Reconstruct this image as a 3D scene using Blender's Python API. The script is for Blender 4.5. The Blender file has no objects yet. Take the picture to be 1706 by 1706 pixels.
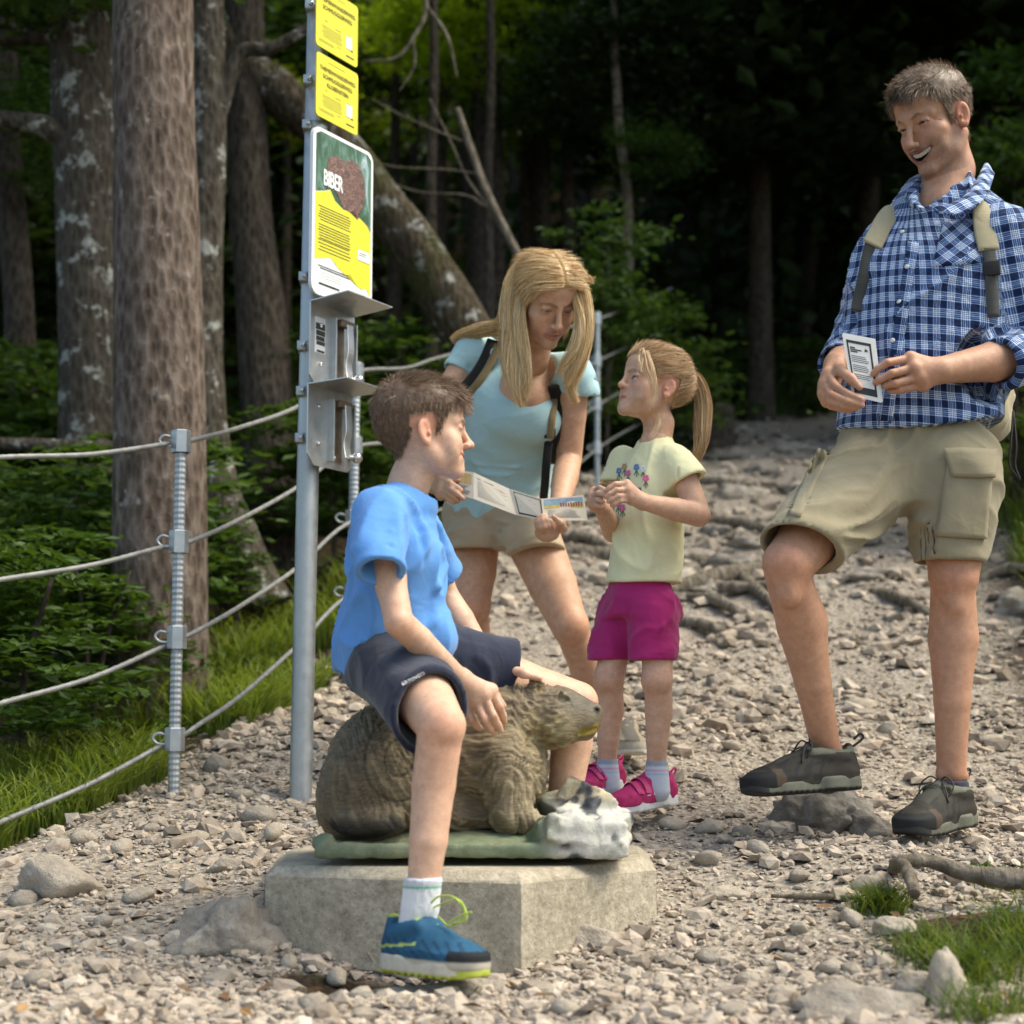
import bpy, bmesh, math, random
import numpy as np
from mathutils import Vector, Matrix, Quaternion

S = bpy.context.scene
COL = S.collection
rng = np.random.default_rng(7)
random.seed(7)

# ------------------------------------------------------------------ camera
FPX, CPX, ZC = 2800.0, 853.0, 0.48
TILT = math.atan(347.0 / FPX)
cam_d = bpy.data.cameras.new("camera")
cam = bpy.data.objects.new("camera", cam_d); COL.objects.link(cam)
cam.location = (0, 0, ZC); cam.rotation_euler = (math.pi / 2 + TILT, 0, 0)
cam_d.sensor_width = 36; cam_d.lens = 36 * FPX / 1706; cam_d.clip_end = 400; cam_d.clip_start = 0.05
cam_d.dof.use_dof = True; cam_d.dof.focus_distance = 3.8; cam_d.dof.aperture_fstop = 3.5
S.camera = cam

# ------------------------------------------------------------------ light
W = bpy.data.worlds.new("World"); S.world = W; W.use_nodes = True
SUN_EL, SUN_AZ = 56.0, 98.0         # azimuth from +Y towards +X
nt = W.node_tree; bg = nt.nodes["Background"]
sky = nt.nodes.new("ShaderNodeTexSky"); sky.sky_type = 'NISHITA'; sky.sun_disc = False
sky.sun_elevation = math.radians(SUN_EL); sky.sun_rotation = math.radians(SUN_AZ)
sky.air_density = 1.0; sky.dust_density = 2.5; sky.ozone_density = 0.6
nt.links.new(sky.outputs[0], bg.inputs[0]); bg.inputs[1].default_value = 0.15
sl = bpy.data.lights.new("sun", 'SUN'); sl.energy = 2.0; sl.angle = math.radians(38); sl.color = (1.0, 0.93, 0.82)
so = bpy.data.objects.new("sun", sl); COL.objects.link(so)
_e, _a = math.radians(SUN_EL), math.radians(SUN_AZ)
_dir = Vector((math.cos(_e) * math.sin(_a), math.cos(_e) * math.cos(_a), math.sin(_e)))
so.rotation_euler = _dir.to_track_quat('Z', 'Y').to_euler(); so.location = (3, 3, 8)
S.view_settings.view_transform = 'Standard'; S.view_settings.look = 'None'
S.view_settings.exposure = 1.02; S.view_settings.gamma = 1.0
S.view_settings.use_white_balance = True; S.view_settings.white_balance_temperature = 6850; S.view_settings.white_balance_tint = 3
S.render.engine = 'CYCLES'
S.cycles.use_denoising = True
S.cycles.max_bounces = 6; S.cycles.diffuse_bounces = 3; S.cycles.glossy_bounces = 2
S.cycles.transmission_bounces = 3; S.cycles.transparent_max_bounces = 4
S.cycles.caustics_reflective = False; S.cycles.caustics_refractive = False

def P(u, v, D):
    """point of the place seen at photo pixel (u, v) standing D metres into the scene"""
    x = (u - CPX) / FPX; y = (CPX - v) / FPX
    c, s = math.cos(TILT), math.sin(TILT)
    fy = c - y * s; fz = s + y * c
    return np.array([x * D / fy, D, ZC + fz * D / fy])

# ------------------------------------------------------------------ numpy noise
def _hash(i, j, k, seed):
    n = (i * 374761393 + j * 668265263 + k * 2147483647 + seed * 144665) & 0xffffffff
    n = ((n ^ (n >> 13)) * 1274126177) & 0xffffffff
    n = ((n ^ (n >> 15)) * 2246822519) & 0xffffffff
    return ((n ^ (n >> 16)) & 0xffff).astype(np.float64) / 65535.0
def vnoise(p, seed=0):
    p = np.asarray(p, float); q = np.floor(p).astype(np.int64); f = p - q; f = f * f * (3 - 2 * f)
    i, j, k = q[..., 0], q[..., 1], q[..., 2]; r = 0
    for a in (0, 1):
        for b in (0, 1):
            for c in (0, 1):
                w = (f[..., 0] if a else 1 - f[..., 0]) * (f[..., 1] if b else 1 - f[..., 1]) * (f[..., 2] if c else 1 - f[..., 2])
                r = r + w * _hash(i + a, j + b, k + c, seed)
    return r * 2 - 1
def fbm(p, octv=3, seed=0):
    r = 0; a = 1.0; p = np.asarray(p, float)
    for o in range(octv):
        r = r + a * vnoise(p, seed + o); p = p * 2.03; a *= .5
    return r
def sstep(a, b, x):
    t = np.clip((x - a) / (b - a), 0, 1); return t * t * (3 - 2 * t)
def nrm(v):
    v = np.asarray(v, float); return v / (np.linalg.norm(v) + 1e-12)

# ------------------------------------------------------------------ objects
def tag(o, label=None, cat=None, group=None, kind=None):
    if label: o["label"] = label
    if cat: o["category"] = cat
    if group: o["group"] = group
    if kind: o["kind"] = kind
    return o
def empty(name, loc, label=None, cat=None, group=None):
    o = bpy.data.objects.new(name, None); COL.objects.link(o); o.location = Vector(loc); o.empty_display_size = .1
    return tag(o, label, cat, group)
def org(o):
    """world origin of a (possibly nested) parent: children keep their own translation only"""
    r = np.zeros(3)
    while o is not None: r = r + np.array(o.location); o = o.parent
    return r
def mk(name, V, Fa, mat, parent=None, smooth=True, col=None, uv=None, base=None):
    """link one mesh object. V world coords (N,3); Fa int array (M,3|4) or list of such arrays"""
    V = np.asarray(V, float)
    o0 = org(parent) if parent is not None else (np.zeros(3) if base is None else np.asarray(base, float))
    me = bpy.data.meshes.new(name)
    fl = [np.asarray(f, np.int32) for f in (Fa if isinstance(Fa, list) else [Fa]) if len(f)]
    me.vertices.add(len(V)); me.vertices.foreach_set("co", (V - o0).astype(np.float32).ravel())
    nl = sum(f.size for f in fl); nf = sum(len(f) for f in fl)
    me.loops.add(nl); me.loops.foreach_set("vertex_index", np.concatenate([f.ravel() for f in fl]))
    me.polygons.add(nf)
    sz = np.concatenate([np.full(len(f), f.shape[1], np.int32) for f in fl])
    st = np.concatenate([[0], np.cumsum(sz)[:-1]]).astype(np.int32)
    me.polygons.foreach_set("loop_start", st)
    try: me.polygons.foreach_set("loop_total", sz)
    except Exception: pass
    if col is not None:
        c = np.ones((len(V), 4), np.float32); c[:, :3] = col
        a = me.attributes.new("col", 'FLOAT_COLOR', 'POINT'); a.data.foreach_set("color", c.ravel())
    if uv is not None:
        a = me.attributes.new("puv", 'FLOAT_VECTOR', 'POINT')
        u = np.zeros((len(V), 3), np.float32); u[:, :uv.shape[1]] = uv; a.data.foreach_set("vector", u.ravel())
    me.update(calc_edges=True); me.validate()
    me.polygons.foreach_set("use_smooth", np.full(len(me.polygons), smooth))
    if mat is not None: me.materials.append(mat)
    o = bpy.data.objects.new(name, me); COL.objects.link(o)
    if parent is not None: o.parent = parent
    else: o.location = Vector(o0)
    return o
class MB:
    """mesh builder collecting pieces"""
    def __init__(s): s.V = []; s.F3 = []; s.F4 = []; s.n = 0; s.C = []; s.hasc = False
    def add(s, V, F, c=None):
        V = np.asarray(V, float); F = np.asarray(F, np.int64)
        s.V.append(V); (s.F3 if F.shape[1] == 3 else s.F4).append(F + s.n); s.n += len(V)
        if c is not None: s.hasc = True
        s.C.append(np.tile(np.asarray(c if c is not None else (1, 1, 1), float), (len(V), 1)) if np.ndim(c) < 2 else np.asarray(c, float))
        return s
    def addf(s, V, F3, F4, c=None):
        V = np.asarray(V, float); s.V.append(V)
        if len(F3): s.F3.append(np.asarray(F3, np.int64) + s.n)
        if len(F4): s.F4.append(np.asarray(F4, np.int64) + s.n)
        s.n += len(V); s.C.append(np.tile(np.asarray(c if c is not None else (1, 1, 1), float), (len(V), 1)))
        if c is not None: s.hasc = True
        return s
    def build(s, name, mat, parent=None, smooth=True, base=None):
        fl = []
        if s.F3: fl.append(np.concatenate(s.F3))
        if s.F4: fl.append(np.concatenate(s.F4))
        return mk(name, np.concatenate(s.V), fl, mat, parent, smooth, col=np.concatenate(s.C) if s.hasc else None, base=base)

def frame_from(z, up=(0, 0, 1)):
    z = nrm(z); up = np.asarray(up, float)
    if abs(np.dot(z, up)) > .98: up = np.array([1., 0, 0])
    x = nrm(np.cross(up, z)); y = np.cross(z, x); return x, y, z
def tube(pts, rad, n=8, caps=True, rib=None):
    """tapered tube along a polyline -> V, F3, F4"""
    pts = np.asarray(pts, float); m = len(pts); rad = np.broadcast_to(np.asarray(rad, float), (m,))
    T = np.gradient(pts, axis=0); T /= np.linalg.norm(T, axis=1, keepdims=True) + 1e-12
    x, y, _ = frame_from(T[0]); V = np.zeros((m, n, 3)); ang = np.arange(n) * 2 * math.pi / n
    for i in range(m):
        x = nrm(x - T[i] * np.dot(x, T[i])); y = np.cross(T[i], x)
        V[i] = pts[i] + rad[i] * (np.cos(ang)[:, None] * x + np.sin(ang)[:, None] * y)
    I = np.arange(m * n).reshape(m, n); a = I[:-1]; b = I[1:]
    F4 = np.stack([a, np.roll(a, -1, 1), np.roll(b, -1, 1), b], -1).reshape(-1, 4)
    V = V.reshape(-1, 3); F3 = np.zeros((0, 3), int)
    if caps:
        k = len(V); V = np.concatenate([V, pts[:1], pts[-1:]])
        r0, r1 = I[0], I[-1]
        F3 = np.concatenate([np.stack([np.roll(r0, -1), r0, np.full(n, k)], -1), np.stack([r1, np.roll(r1, -1), np.full(n, k + 1)], -1)])
    return V, F3, F4
def smooth_path(pts, n=24):
    """catmull-rom through control points (any dimension)"""
    p = np.asarray(pts, float); p = np.concatenate([2 * p[:1] - p[1:2], p, 2 * p[-1:] - p[-2:-1]]); out = []
    seg = len(p) - 3; t = np.linspace(0, seg, n)
    for tt in t:
        i = min(int(tt), seg - 1); u = tt - i; a, b, c, d = p[i:i + 4]
        out.append(.5 * (2 * b + (c - a) * u + (2 * a - 5 * b + 4 * c - d) * u * u + (3 * b - a - 3 * c + d) * u ** 3))
    return np.array(out)
def boxV(c, half, R=None, bev=0.0):
    """box with optional bevelled edges -> V,F"""
    h = np.asarray(half, float); R = np.eye(3) if R is None else np.asarray(R)
    if bev <= 0:
        s = np.array([[x, y, z] for x in (-1, 1) for y in (-1, 1) for z in (-1, 1)], float)
        V = s * h; F3 = np.zeros((0, 3), int)
        F4 = np.array([[0, 1, 3, 2], [4, 6, 7, 5], [0, 4, 5, 1], [2, 3, 7, 6], [0, 2, 6, 4], [1, 5, 7, 3]])
    else:
        bm = bmesh.new(); bmesh.ops.create_cube(bm, size=1)
        for v in bm.verts: v.co = Vector(np.array(v.co) * 2 * h)
        bmesh.ops.bevel(bm, geom=list(bm.edges), offset=bev, segments=2, affect='EDGES', profile=.5)
        bm.verts.index_update(); V = np.array([v.co[:] for v in bm.verts])
        F3 = np.array([[v.index for v in f.verts] for f in bm.faces if len(f.verts) == 3]).reshape(-1, 3)
        F4 = np.array([[v.index for v in f.verts] for f in bm.faces if len(f.verts) == 4]).reshape(-1, 4); bm.free()
    return V @ R.T + np.asarray(c), F3, F4
def uvsphere(c, r, n=12, m=8, R=None):
    th = np.linspace(0, math.pi, m + 1)[1:-1]; ph = np.arange(n) * 2 * math.pi / n
    V = np.array([[math.sin(t) * math.cos(p), math.sin(t) * math.sin(p), math.cos(t)] for t in th for p in ph])
    V = np.concatenate([V, [[0, 0, 1], [0, 0, -1]]]) * np.asarray(r)
    if R is not None: V = V @ np.asarray(R).T
    I = np.arange((m - 1) * n).reshape(m - 1, n); a, b = I[:-1], I[1:]
    F4 = np.stack([a, b, np.roll(b, -1, 1), np.roll(a, -1, 1)], -1).reshape(-1, 4)
    k = (m - 1) * n; F3 = np.concatenate([np.stack([np.full(n, k), I[0], np.roll(I[0], -1)], -1), np.stack([np.full(n, k + 1), np.roll(I[-1], -1), I[-1]], -1)])
    return V + np.asarray(c), F3, F4
def strands(paths, width, col, wseed=0, taper=.25):
    """flat ribbons for hair: paths (N,m,3), width scalar or (N,), col (N,3). two crossed-free ribbons facing random ways"""
    N, m, _ = paths.shape; T = np.gradient(paths, axis=1); T /= np.linalg.norm(T, axis=2, keepdims=True) + 1e-12
    r = np.random.default_rng(wseed).normal(size=(N, 1, 3)); sd = np.cross(T, r); sd /= np.linalg.norm(sd, axis=2, keepdims=True) + 1e-12
    w = np.broadcast_to(np.asarray(width, float).reshape(-1, 1, 1), (N, 1, 1)) * .5
    pr = np.interp(np.linspace(0, 1, m), [0, .6, 1], [1, .9, taper])[None, :, None]
    V = np.stack([paths - sd * w * pr, paths + sd * w * pr], 2).reshape(-1, 3)
    I = np.arange(N * m * 2).reshape(N, m, 2)
    Fq = np.stack([I[:, :-1, 0], I[:, :-1, 1], I[:, 1:, 1], I[:, 1:, 0]], -1).reshape(-1, 4)
    C = np.repeat(np.asarray(col).reshape(N, -1, 3) if np.ndim(col) == 2 else col, m * 2 if np.ndim(col) == 2 else 2, axis=1).reshape(-1, 3)
    return V, Fq, C

# ------------------------------------------------------------------ signed distance sculpting
class Grid:
    def __init__(s, lo, hi, h):
        h = h * (1.32 if h >= .0025 else 1.08); s.lo = np.asarray(lo, np.float32); s.h = h
        s.n = np.ceil((np.asarray(hi) - np.asarray(lo)) / h).astype(int) + 1
        s.d = np.full(s.n, 1.0, np.float32)
        s.ax = [s.lo[i] + np.float32(h) * np.arange(s.n[i], dtype=np.float32) for i in range(3)]
    def sl(s, lo, hi):
        a = np.clip(np.floor((np.asarray(lo) - s.lo) / s.h).astype(int), 0, s.n)
        b = np.clip(np.ceil((np.asarray(hi) - s.lo) / s.h).astype(int) + 1, 0, s.n)
        return tuple(slice(a[i], b[i]) for i in range(3)), bool(np.all(b > a))
    def op(s, prim, k=.004, mode='u'):
        fn, lo, hi = prim; m = k + 2.5 * s.h; k = max(k, 1e-5)
        sl, ok = s.sl(np.asarray(lo) - m, np.asarray(hi) + m)
        if not ok: return s
        X = s.ax[0][sl[0]][:, None, None]; Y = s.ax[1][sl[1]][None, :, None]; Z = s.ax[2][sl[2]][None, None, :]
        d = fn(X, Y, Z).astype(np.float32); o = s.d[sl]
        if mode == 's': d = -d
        hh = np.maximum(k - np.abs(o - d), 0); q = hh * hh * np.float32(.25 / k)
        s.d[sl] = (np.minimum(o, d) - q) if mode == 'u' else (np.maximum(o, d) + q)
        return s
    def u(s, *prims, k=.004):
        for p in prims: s.op(p, k)
        return s
    def s_(s, *prims, k=.002):
        for p in prims: s.op(p, k, 's')
        return s
    def cut(s, point, normal, k=.001):
        """remove the side the normal points to"""
        n = nrm(normal); p = np.asarray(point)
        X = s.ax[0][:, None, None]; Y = s.ax[1][None, :, None]; Z = s.ax[2][None, None, :]
        d = ((X - p[0]) * n[0] + (Y - p[1]) * n[1] + (Z - p[2]) * n[2]).astype(np.float32)
        s.d = np.maximum(s.d, d); return s
    def mesh(s):
        d = s.d; ins = d < 0; n = s.n
        c = np.zeros(n - 1, np.uint8)
        for a in (0, 1):
            for b in (0, 1):
                for e in (0, 1): c += ins[a:n[0] - 1 + a, b:n[1] - 1 + b, e:n[2] - 1 + e]
        act = np.argwhere((c > 0) & (c < 8)); idx = np.full(n - 1, -1, np.int32)
        i, j, k = act.T; idx[i, j, k] = np.arange(len(act))
        cs = [(a, b, e) for a in (0, 1) for b in (0, 1) for e in (0, 1)]
        val = {q: d[i + q[0], j + q[1], k + q[2]] for q in cs}
        acc = np.zeros((len(act), 3)); cnt = np.zeros(len(act))
        for q in cs:
            for ax in range(3):
                if q[ax] == 0:
                    r = list(q); r[ax] = 1; v0, v1 = val[q], val[tuple(r)]; m = (v0 < 0) != (v1 < 0)
                    t = np.where(m, v0 / np.where(m, v0 - v1, 1), 0)
                    pt = np.tile(np.array(q, float), (len(act), 1)); pt[:, ax] = t
                    acc[m] += pt[m]; cnt[m] += 1
        V = s.lo + s.h * (act + acc / cnt[:, None])
        Fs = []
        for ax in range(3):
            sa = [slice(None)] * 3; sb = [slice(None)] * 3; sa[ax] = slice(0, n[ax] - 1); sb[ax] = slice(1, n[ax])
            e = np.argwhere(ins[tuple(sa)] != ins[tuple(sb)])
            o1, o2 = [x for x in range(3) if x != ax]
            e = e[(e[:, o1] > 0) & (e[:, o2] > 0) & (e[:, o1] < n[o1] - 1) & (e[:, o2] < n[o2] - 1)]
            q = []
            for (p1, p2) in ((1, 1), (0, 1), (0, 0), (1, 0)):
                f = e.copy(); f[:, o1] -= p1; f[:, o2] -= p2; q.append(idx[f[:, 0], f[:, 1], f[:, 2]])
            q = np.stack(q, 1); fl = ins[e[:, 0], e[:, 1], e[:, 2]]
            if ax == 1: fl = ~fl
            q[~fl] = q[~fl][:, ::-1]; Fs.append(q)
        return V, np.concatenate(Fs)
def cap(a, b, ra, rb=None):
    a = np.asarray(a, float); b = np.asarray(b, float); rb = ra if rb is None else rb; ab = b - a; L = float(ab @ ab) + 1e-12
    r = max(ra, rb)
    def fn(X, Y, Z):
        x, y, z = X - a[0], Y - a[1], Z - a[2]
        t = np.clip((x * ab[0] + y * ab[1] + z * ab[2]) / L, 0, 1)
        return np.sqrt((x - t * ab[0]) ** 2 + (y - t * ab[1]) ** 2 + (z - t * ab[2]) ** 2) - (ra + t * (rb - ra))
    return fn, np.minimum(a, b) - r, np.maximum(a, b) + r
def chain(pts, rads):
    return [cap(pts[i], pts[i + 1], rads[i], rads[i + 1]) for i in range(len(pts) - 1)]
def ell(c, r, R=None):
    c = np.asarray(c, float); r = np.broadcast_to(np.asarray(r, float), (3,)); R = np.eye(3) if R is None else np.asarray(R)
    e = np.sqrt(((R * r) ** 2).sum(1))
    def fn(X, Y, Z):
        x, y, z = X - c[0], Y - c[1], Z - c[2]
        q = [(x * R[0, i] + y * R[1, i] + z * R[2, i]) / r[i] for i in range(3)]
        k0 = np.sqrt(q[0] ** 2 + q[1] ** 2 + q[2] ** 2)
        k1 = np.sqrt((q[0] / r[0]) ** 2 + (q[1] / r[1]) ** 2 + (q[2] / r[2]) ** 2) + 1e-6
        return k0 * (k0 - 1) / k1
    return fn, c - e, c + e
def rbox(c, half, R=None, rd=.005):
    c = np.asarray(c, float); hf = np.asarray(half, float); R = np.eye(3) if R is None else np.asarray(R)
    e = (np.abs(R) * hf).sum(1)
    def fn(X, Y, Z):
        x, y, z = X - c[0], Y - c[1], Z - c[2]
        q = [np.abs(x * R[0, i] + y * R[1, i] + z * R[2, i]) - hf[i] + rd for i in range(3)]
        o = np.sqrt(sum(np.maximum(t, 0) ** 2 for t in q)); return o + np.minimum(np.maximum(np.maximum(q[0], q[1]), q[2]), 0) - rd
    return fn, c - e, c + e
def loft(o, ax_z, ax_x, table, flat=True):
    """elliptical sections along an axis. table rows: z, cx, cy, a, b  (cx,a along ax_x; cy,b along z x x)"""
    o = np.asarray(o, float); z = nrm(ax_z); x = nrm(np.asarray(ax_x, float) - z * np.dot(ax_x, z)); y = np.cross(z, x)
    T = np.asarray(table, float); T = T[np.argsort(T[:, 0])]; zz = np.linspace(T[0, 0], T[-1, 0], 80)
    # monotone-ish smooth interpolation
    D = np.stack([np.interp(zz, T[:, 0], T[:, i]) for i in range(1, 5)], 1)
    for _ in range(14): D[1:-1] = .25 * D[:-2] + .5 * D[1:-1] + .25 * D[2:]
    pts = [o + z * zz[i] + x * (D[i, 0] + sx * D[i, 2]) + y * (D[i, 1] + sy * D[i, 3]) for i in range(0, 80, 6) for sx in (-1, 1) for sy in (-1, 1)]
    pts = np.array(pts); z0, z1 = T[0, 0], T[-1, 0]
    def fn(X, Y, Z):
        px, py, pz = X - o[0], Y - o[1], Z - o[2]
        w = px * z[0] + py * z[1] + pz * z[2]; u = px * x[0] + py * x[1] + pz * x[2]; v = px * y[0] + py * y[1] + pz * y[2]
        wi = np.clip((w - z0) / (z1 - z0) * 79, 0, 79); i0 = np.minimum(wi.astype(np.int32), 78); f = wi - i0
        g = [D[i0, c] * (1 - f) + D[i0 + 1, c] * f for c in range(4)]
        a, b = g[2], g[3]; qu = (u - g[0]) / a; qv = (v - g[1]) / b
        k0 = np.sqrt(qu * qu + qv * qv); k1 = np.sqrt((qu / a) ** 2 + (qv / b) ** 2) + 1e-6
        d = k0 * (k0 - 1) / k1
        return np.maximum(d, np.maximum(w - z1, z0 - w))
    return fn, pts.min(0), pts.max(0)
def rot_axes(x, y, z):
    """matrix whose columns are the axes"""
    return np.stack([nrm(x), nrm(y), nrm(z)], 1)
def vnormals(V, Fq):
    n = np.cross(V[Fq[:, 2]] - V[Fq[:, 0]], V[Fq[:, 3 if Fq.shape[1] == 4 else 1]] - V[Fq[:, 1 if Fq.shape[1] == 4 else 0]])
    N = np.zeros_like(V)
    for c in range(Fq.shape[1]): np.add.at(N, Fq[:, c], n)
    return N / (np.linalg.norm(N, axis=1, keepdims=True) + 1e-12)
def seg_dist(V, a, b):
    a = np.asarray(a); b = np.asarray(b); ab = b - a; t = np.clip(((V - a) @ ab) / (ab @ ab + 1e-12), 0, 1)
    return np.linalg.norm(V - a - t[:, None] * ab, axis=1), t

def orient(V, Fq):
    c = V.mean(0); v = V[Fq[:, 0]] - c
    if np.sum(np.cross(V[Fq[:, 1]] - V[Fq[:, 0]], V[Fq[:, 2]] - V[Fq[:, 0]]) * v) < 0: Fq = Fq[:, ::-1]
    return Fq
# ------------------------------------------------------------------ materials
MATS = {}
class NT:
    def __init__(s, name):
        s.m = bpy.data.materials.new(name); s.m.use_nodes = True; s.t = s.m.node_tree; s.b = s.t.nodes["Principled BSDF"]
        s.out = s.t.nodes["Material Output"]
    def n(s, typ, **kw):
        nd = s.t.nodes.new("ShaderNode" + typ)
        for k, v in kw.items():
            if k.startswith("i_"):
                key = k[2:].replace("_", " "); nd.inputs[key].default_value = v
            else: setattr(nd, k, v)
        return nd
    def l(s, a, b): s.t.links.new(a, b); return b
    def set(s, **kw):
        for k, v in kw.items(): s.b.inputs[k.replace("_", " ")].default_value = v
        return s
    def coord(s, kind="Object"): return s.n("TexCoord").outputs[kind]
    def attr(s, name): return s.n("Attribute", attribute_name=name).outputs["Vector" if name == "puv" else "Color"]
    def mapped(s, scale=(1, 1, 1), src=None, rot=(0, 0, 0)):
        mp = s.n("Mapping"); mp.inputs["Scale"].default_value = scale; mp.inputs["Rotation"].default_value = rot
        s.l(src if src is not None else s.coord(), mp.inputs["Vector"]); return mp.outputs[0]
    def noise(s, scale=10, detail=4, rough=.55, vec=None, dist=0):
        nd = s.n("TexNoise"); nd.inputs["Scale"].default_value = scale; nd.inputs["Detail"].default_value = detail
        nd.inputs["Roughness"].default_value = rough; nd.inputs["Distortion"].default_value = dist
        s.l(vec if vec is not None else s.coord(), nd.inputs["Vector"]); return nd.outputs["Fac"]
    def vor(s, scale=10, feat='F1', vec=None, out="Distance"):
        nd = s.n("TexVoronoi"); nd.feature = feat; nd.inputs["Scale"].default_value = scale
        s.l(vec if vec is not None else s.coord(), nd.inputs["Vector"]); return nd.outputs[out]
    def ramp(s, fac, stops):
        r = s.n("ValToRGB"); e = r.color_ramp.elements
        while len(e) > 1: e.remove(e[-1])
        for i, (p, c) in enumerate(stops):
            q = e[0] if i == 0 else e.new(p); q.position = p; q.color = (*c, 1) if len(c) == 3 else c
        s.l(fac, r.inputs[0]); return r.outputs[0]
    def mix(s, a, b, fac, typ='MIX'):
        m = s.n("Mix", data_type='RGBA', blend_type=typ); 
        for v, i in ((a, 6), (b, 7), (fac, 0)):
            if isinstance(v, (int, float)): m.inputs[i].default_value = v
            elif isinstance(v, (tuple, list)): m.inputs[i].default_value = (*v, 1) if len(v) == 3 else v
            else: s.l(v, m.inputs[i])
        return m.outputs[2]
    def math(s, op, a, b=0.0, c=None):
        m = s.n("Math", operation=op)
        for i, v in enumerate((a, b, c)):
            if v is None: continue
            if isinstance(v, (int, float)): m.inputs[i].default_value = v
            else: s.l(v, m.inputs[i])
        return m.outputs[0]
    def color(s, c):
        if isinstance(c, (tuple, list)): s.b.inputs["Base Color"].default_value = (*c, 1)
        else: s.l(c, s.b.inputs["Base Color"])
        return s
    def bump(s, h, strength=.3, dist=.005, prev=None):
        b = s.n("Bump"); b.inputs["Strength"].default_value = strength; b.inputs["Distance"].default_value = dist
        s.l(h, b.inputs["Height"]); 
        if prev is not None: s.l(prev, b.inputs["Normal"])
        s.l(b.outputs[0], s.b.inputs["Normal"]); return b.outputs[0]
def simple(name, c, rough=.6, metal=0, var=.12, nscale=25, bump=0, bdist=.002, bscale=None, spec=.5):
    if name in MATS: return MATS[name]
    t = NT(name); t.set(Roughness=rough, Metallic=metal); t.b.inputs["Specular IOR Level"].default_value = spec
    f = t.noise(nscale, 4)
    t.color(t.ramp(f, [(.25, tuple(x * (1 - var) for x in c)), (.75, tuple(min(x * (1 + var), 1) for x in c))]))
    if bump: t.bump(t.noise(bscale or nscale * 4, 4), bump, bdist)
    MATS[name] = t.m; return t.m
def text_verts(body, size=1.0, extr=0.0, align='LEFT', spacing=1.0):
    cu = bpy.data.curves.new("lettering", 'FONT'); cu.body = body; cu.size = size; cu.extrude = extr; cu.align_x = align; cu.resolution_u = 3; cu.space_character = spacing
    ob = bpy.data.objects.new("lettering", cu); COL.objects.link(ob); bpy.context.view_layer.update()
    me = bpy.data.meshes.new_from_object(ob.evaluated_get(bpy.context.evaluated_depsgraph_get()))
    V = np.array([v.co[:] for v in me.vertices]).reshape(-1, 3); me.calc_loop_triangles(); Fa = np.array([t.vertices[:] for t in me.loop_triangles]).reshape(-1, 3)
    bpy.data.objects.remove(ob); bpy.data.curves.remove(cu); bpy.data.meshes.remove(me); return V, Fa
def text_on(name, body, o, xd, yd, size, mat, parent, align='LEFT', spacing=1.0, bold=0.0, sx=1.0, lift=.0008):
    V, Fa = text_verts(body, size, 0, align, spacing); xd = nrm(xd); yd = nrm(np.asarray(yd) - xd * np.dot(xd, yd)); n = np.cross(xd, yd)
    m = MB()
    for k, (dx, dy) in enumerate([(0, 0)] + ([(bold, 0), (-bold, 0), (0, bold), (0, -bold)] if bold else [])):
        m.add(np.asarray(o) + np.outer(V[:, 0] * sx + dx, xd) + np.outer(V[:, 1] + dy, yd) + n * (lift + k * 6e-5), Fa)
    return m.build(name, mat, parent, False)
def strip3d(pts, width, side, th=.004):
    """a strap: flat band along 3D points; side vectors per point"""
    pts = np.asarray(pts); n = len(pts); T = np.gradient(pts, axis=0); T /= np.linalg.norm(T, axis=1, keepdims=True); S_ = np.broadcast_to(np.asarray(side, float), (n, 3)); S_ = S_ - T * np.sum(S_ * T, 1, keepdims=True); S_ /= np.linalg.norm(S_, axis=1, keepdims=True)
    U = np.cross(T, S_); w = np.broadcast_to(np.asarray(width, float), (n,))[:, None] / 2
    prof = [(-1, 0), (-.85, .5), (0, .6), (.85, .5), (1, 0), (.85, -.5), (0, -.5), (-.85, -.5)]; V = np.stack([pts + S_ * w * a + U * th * c for a, c in prof], 1); k = len(prof)
    I = np.arange(n * k).reshape(n, k); F4 = np.stack([I[:-1], np.roll(I[:-1], -1, 1), np.roll(I[1:], -1, 1), I[1:]], -1).reshape(-1, 4)
    ends = np.array([[I[e, 0], I[e, q], I[e, q + 1]] for e in (0, n - 1) for q in range(1, k - 1)]); return V.reshape(-1, 3), ends, F4
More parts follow.
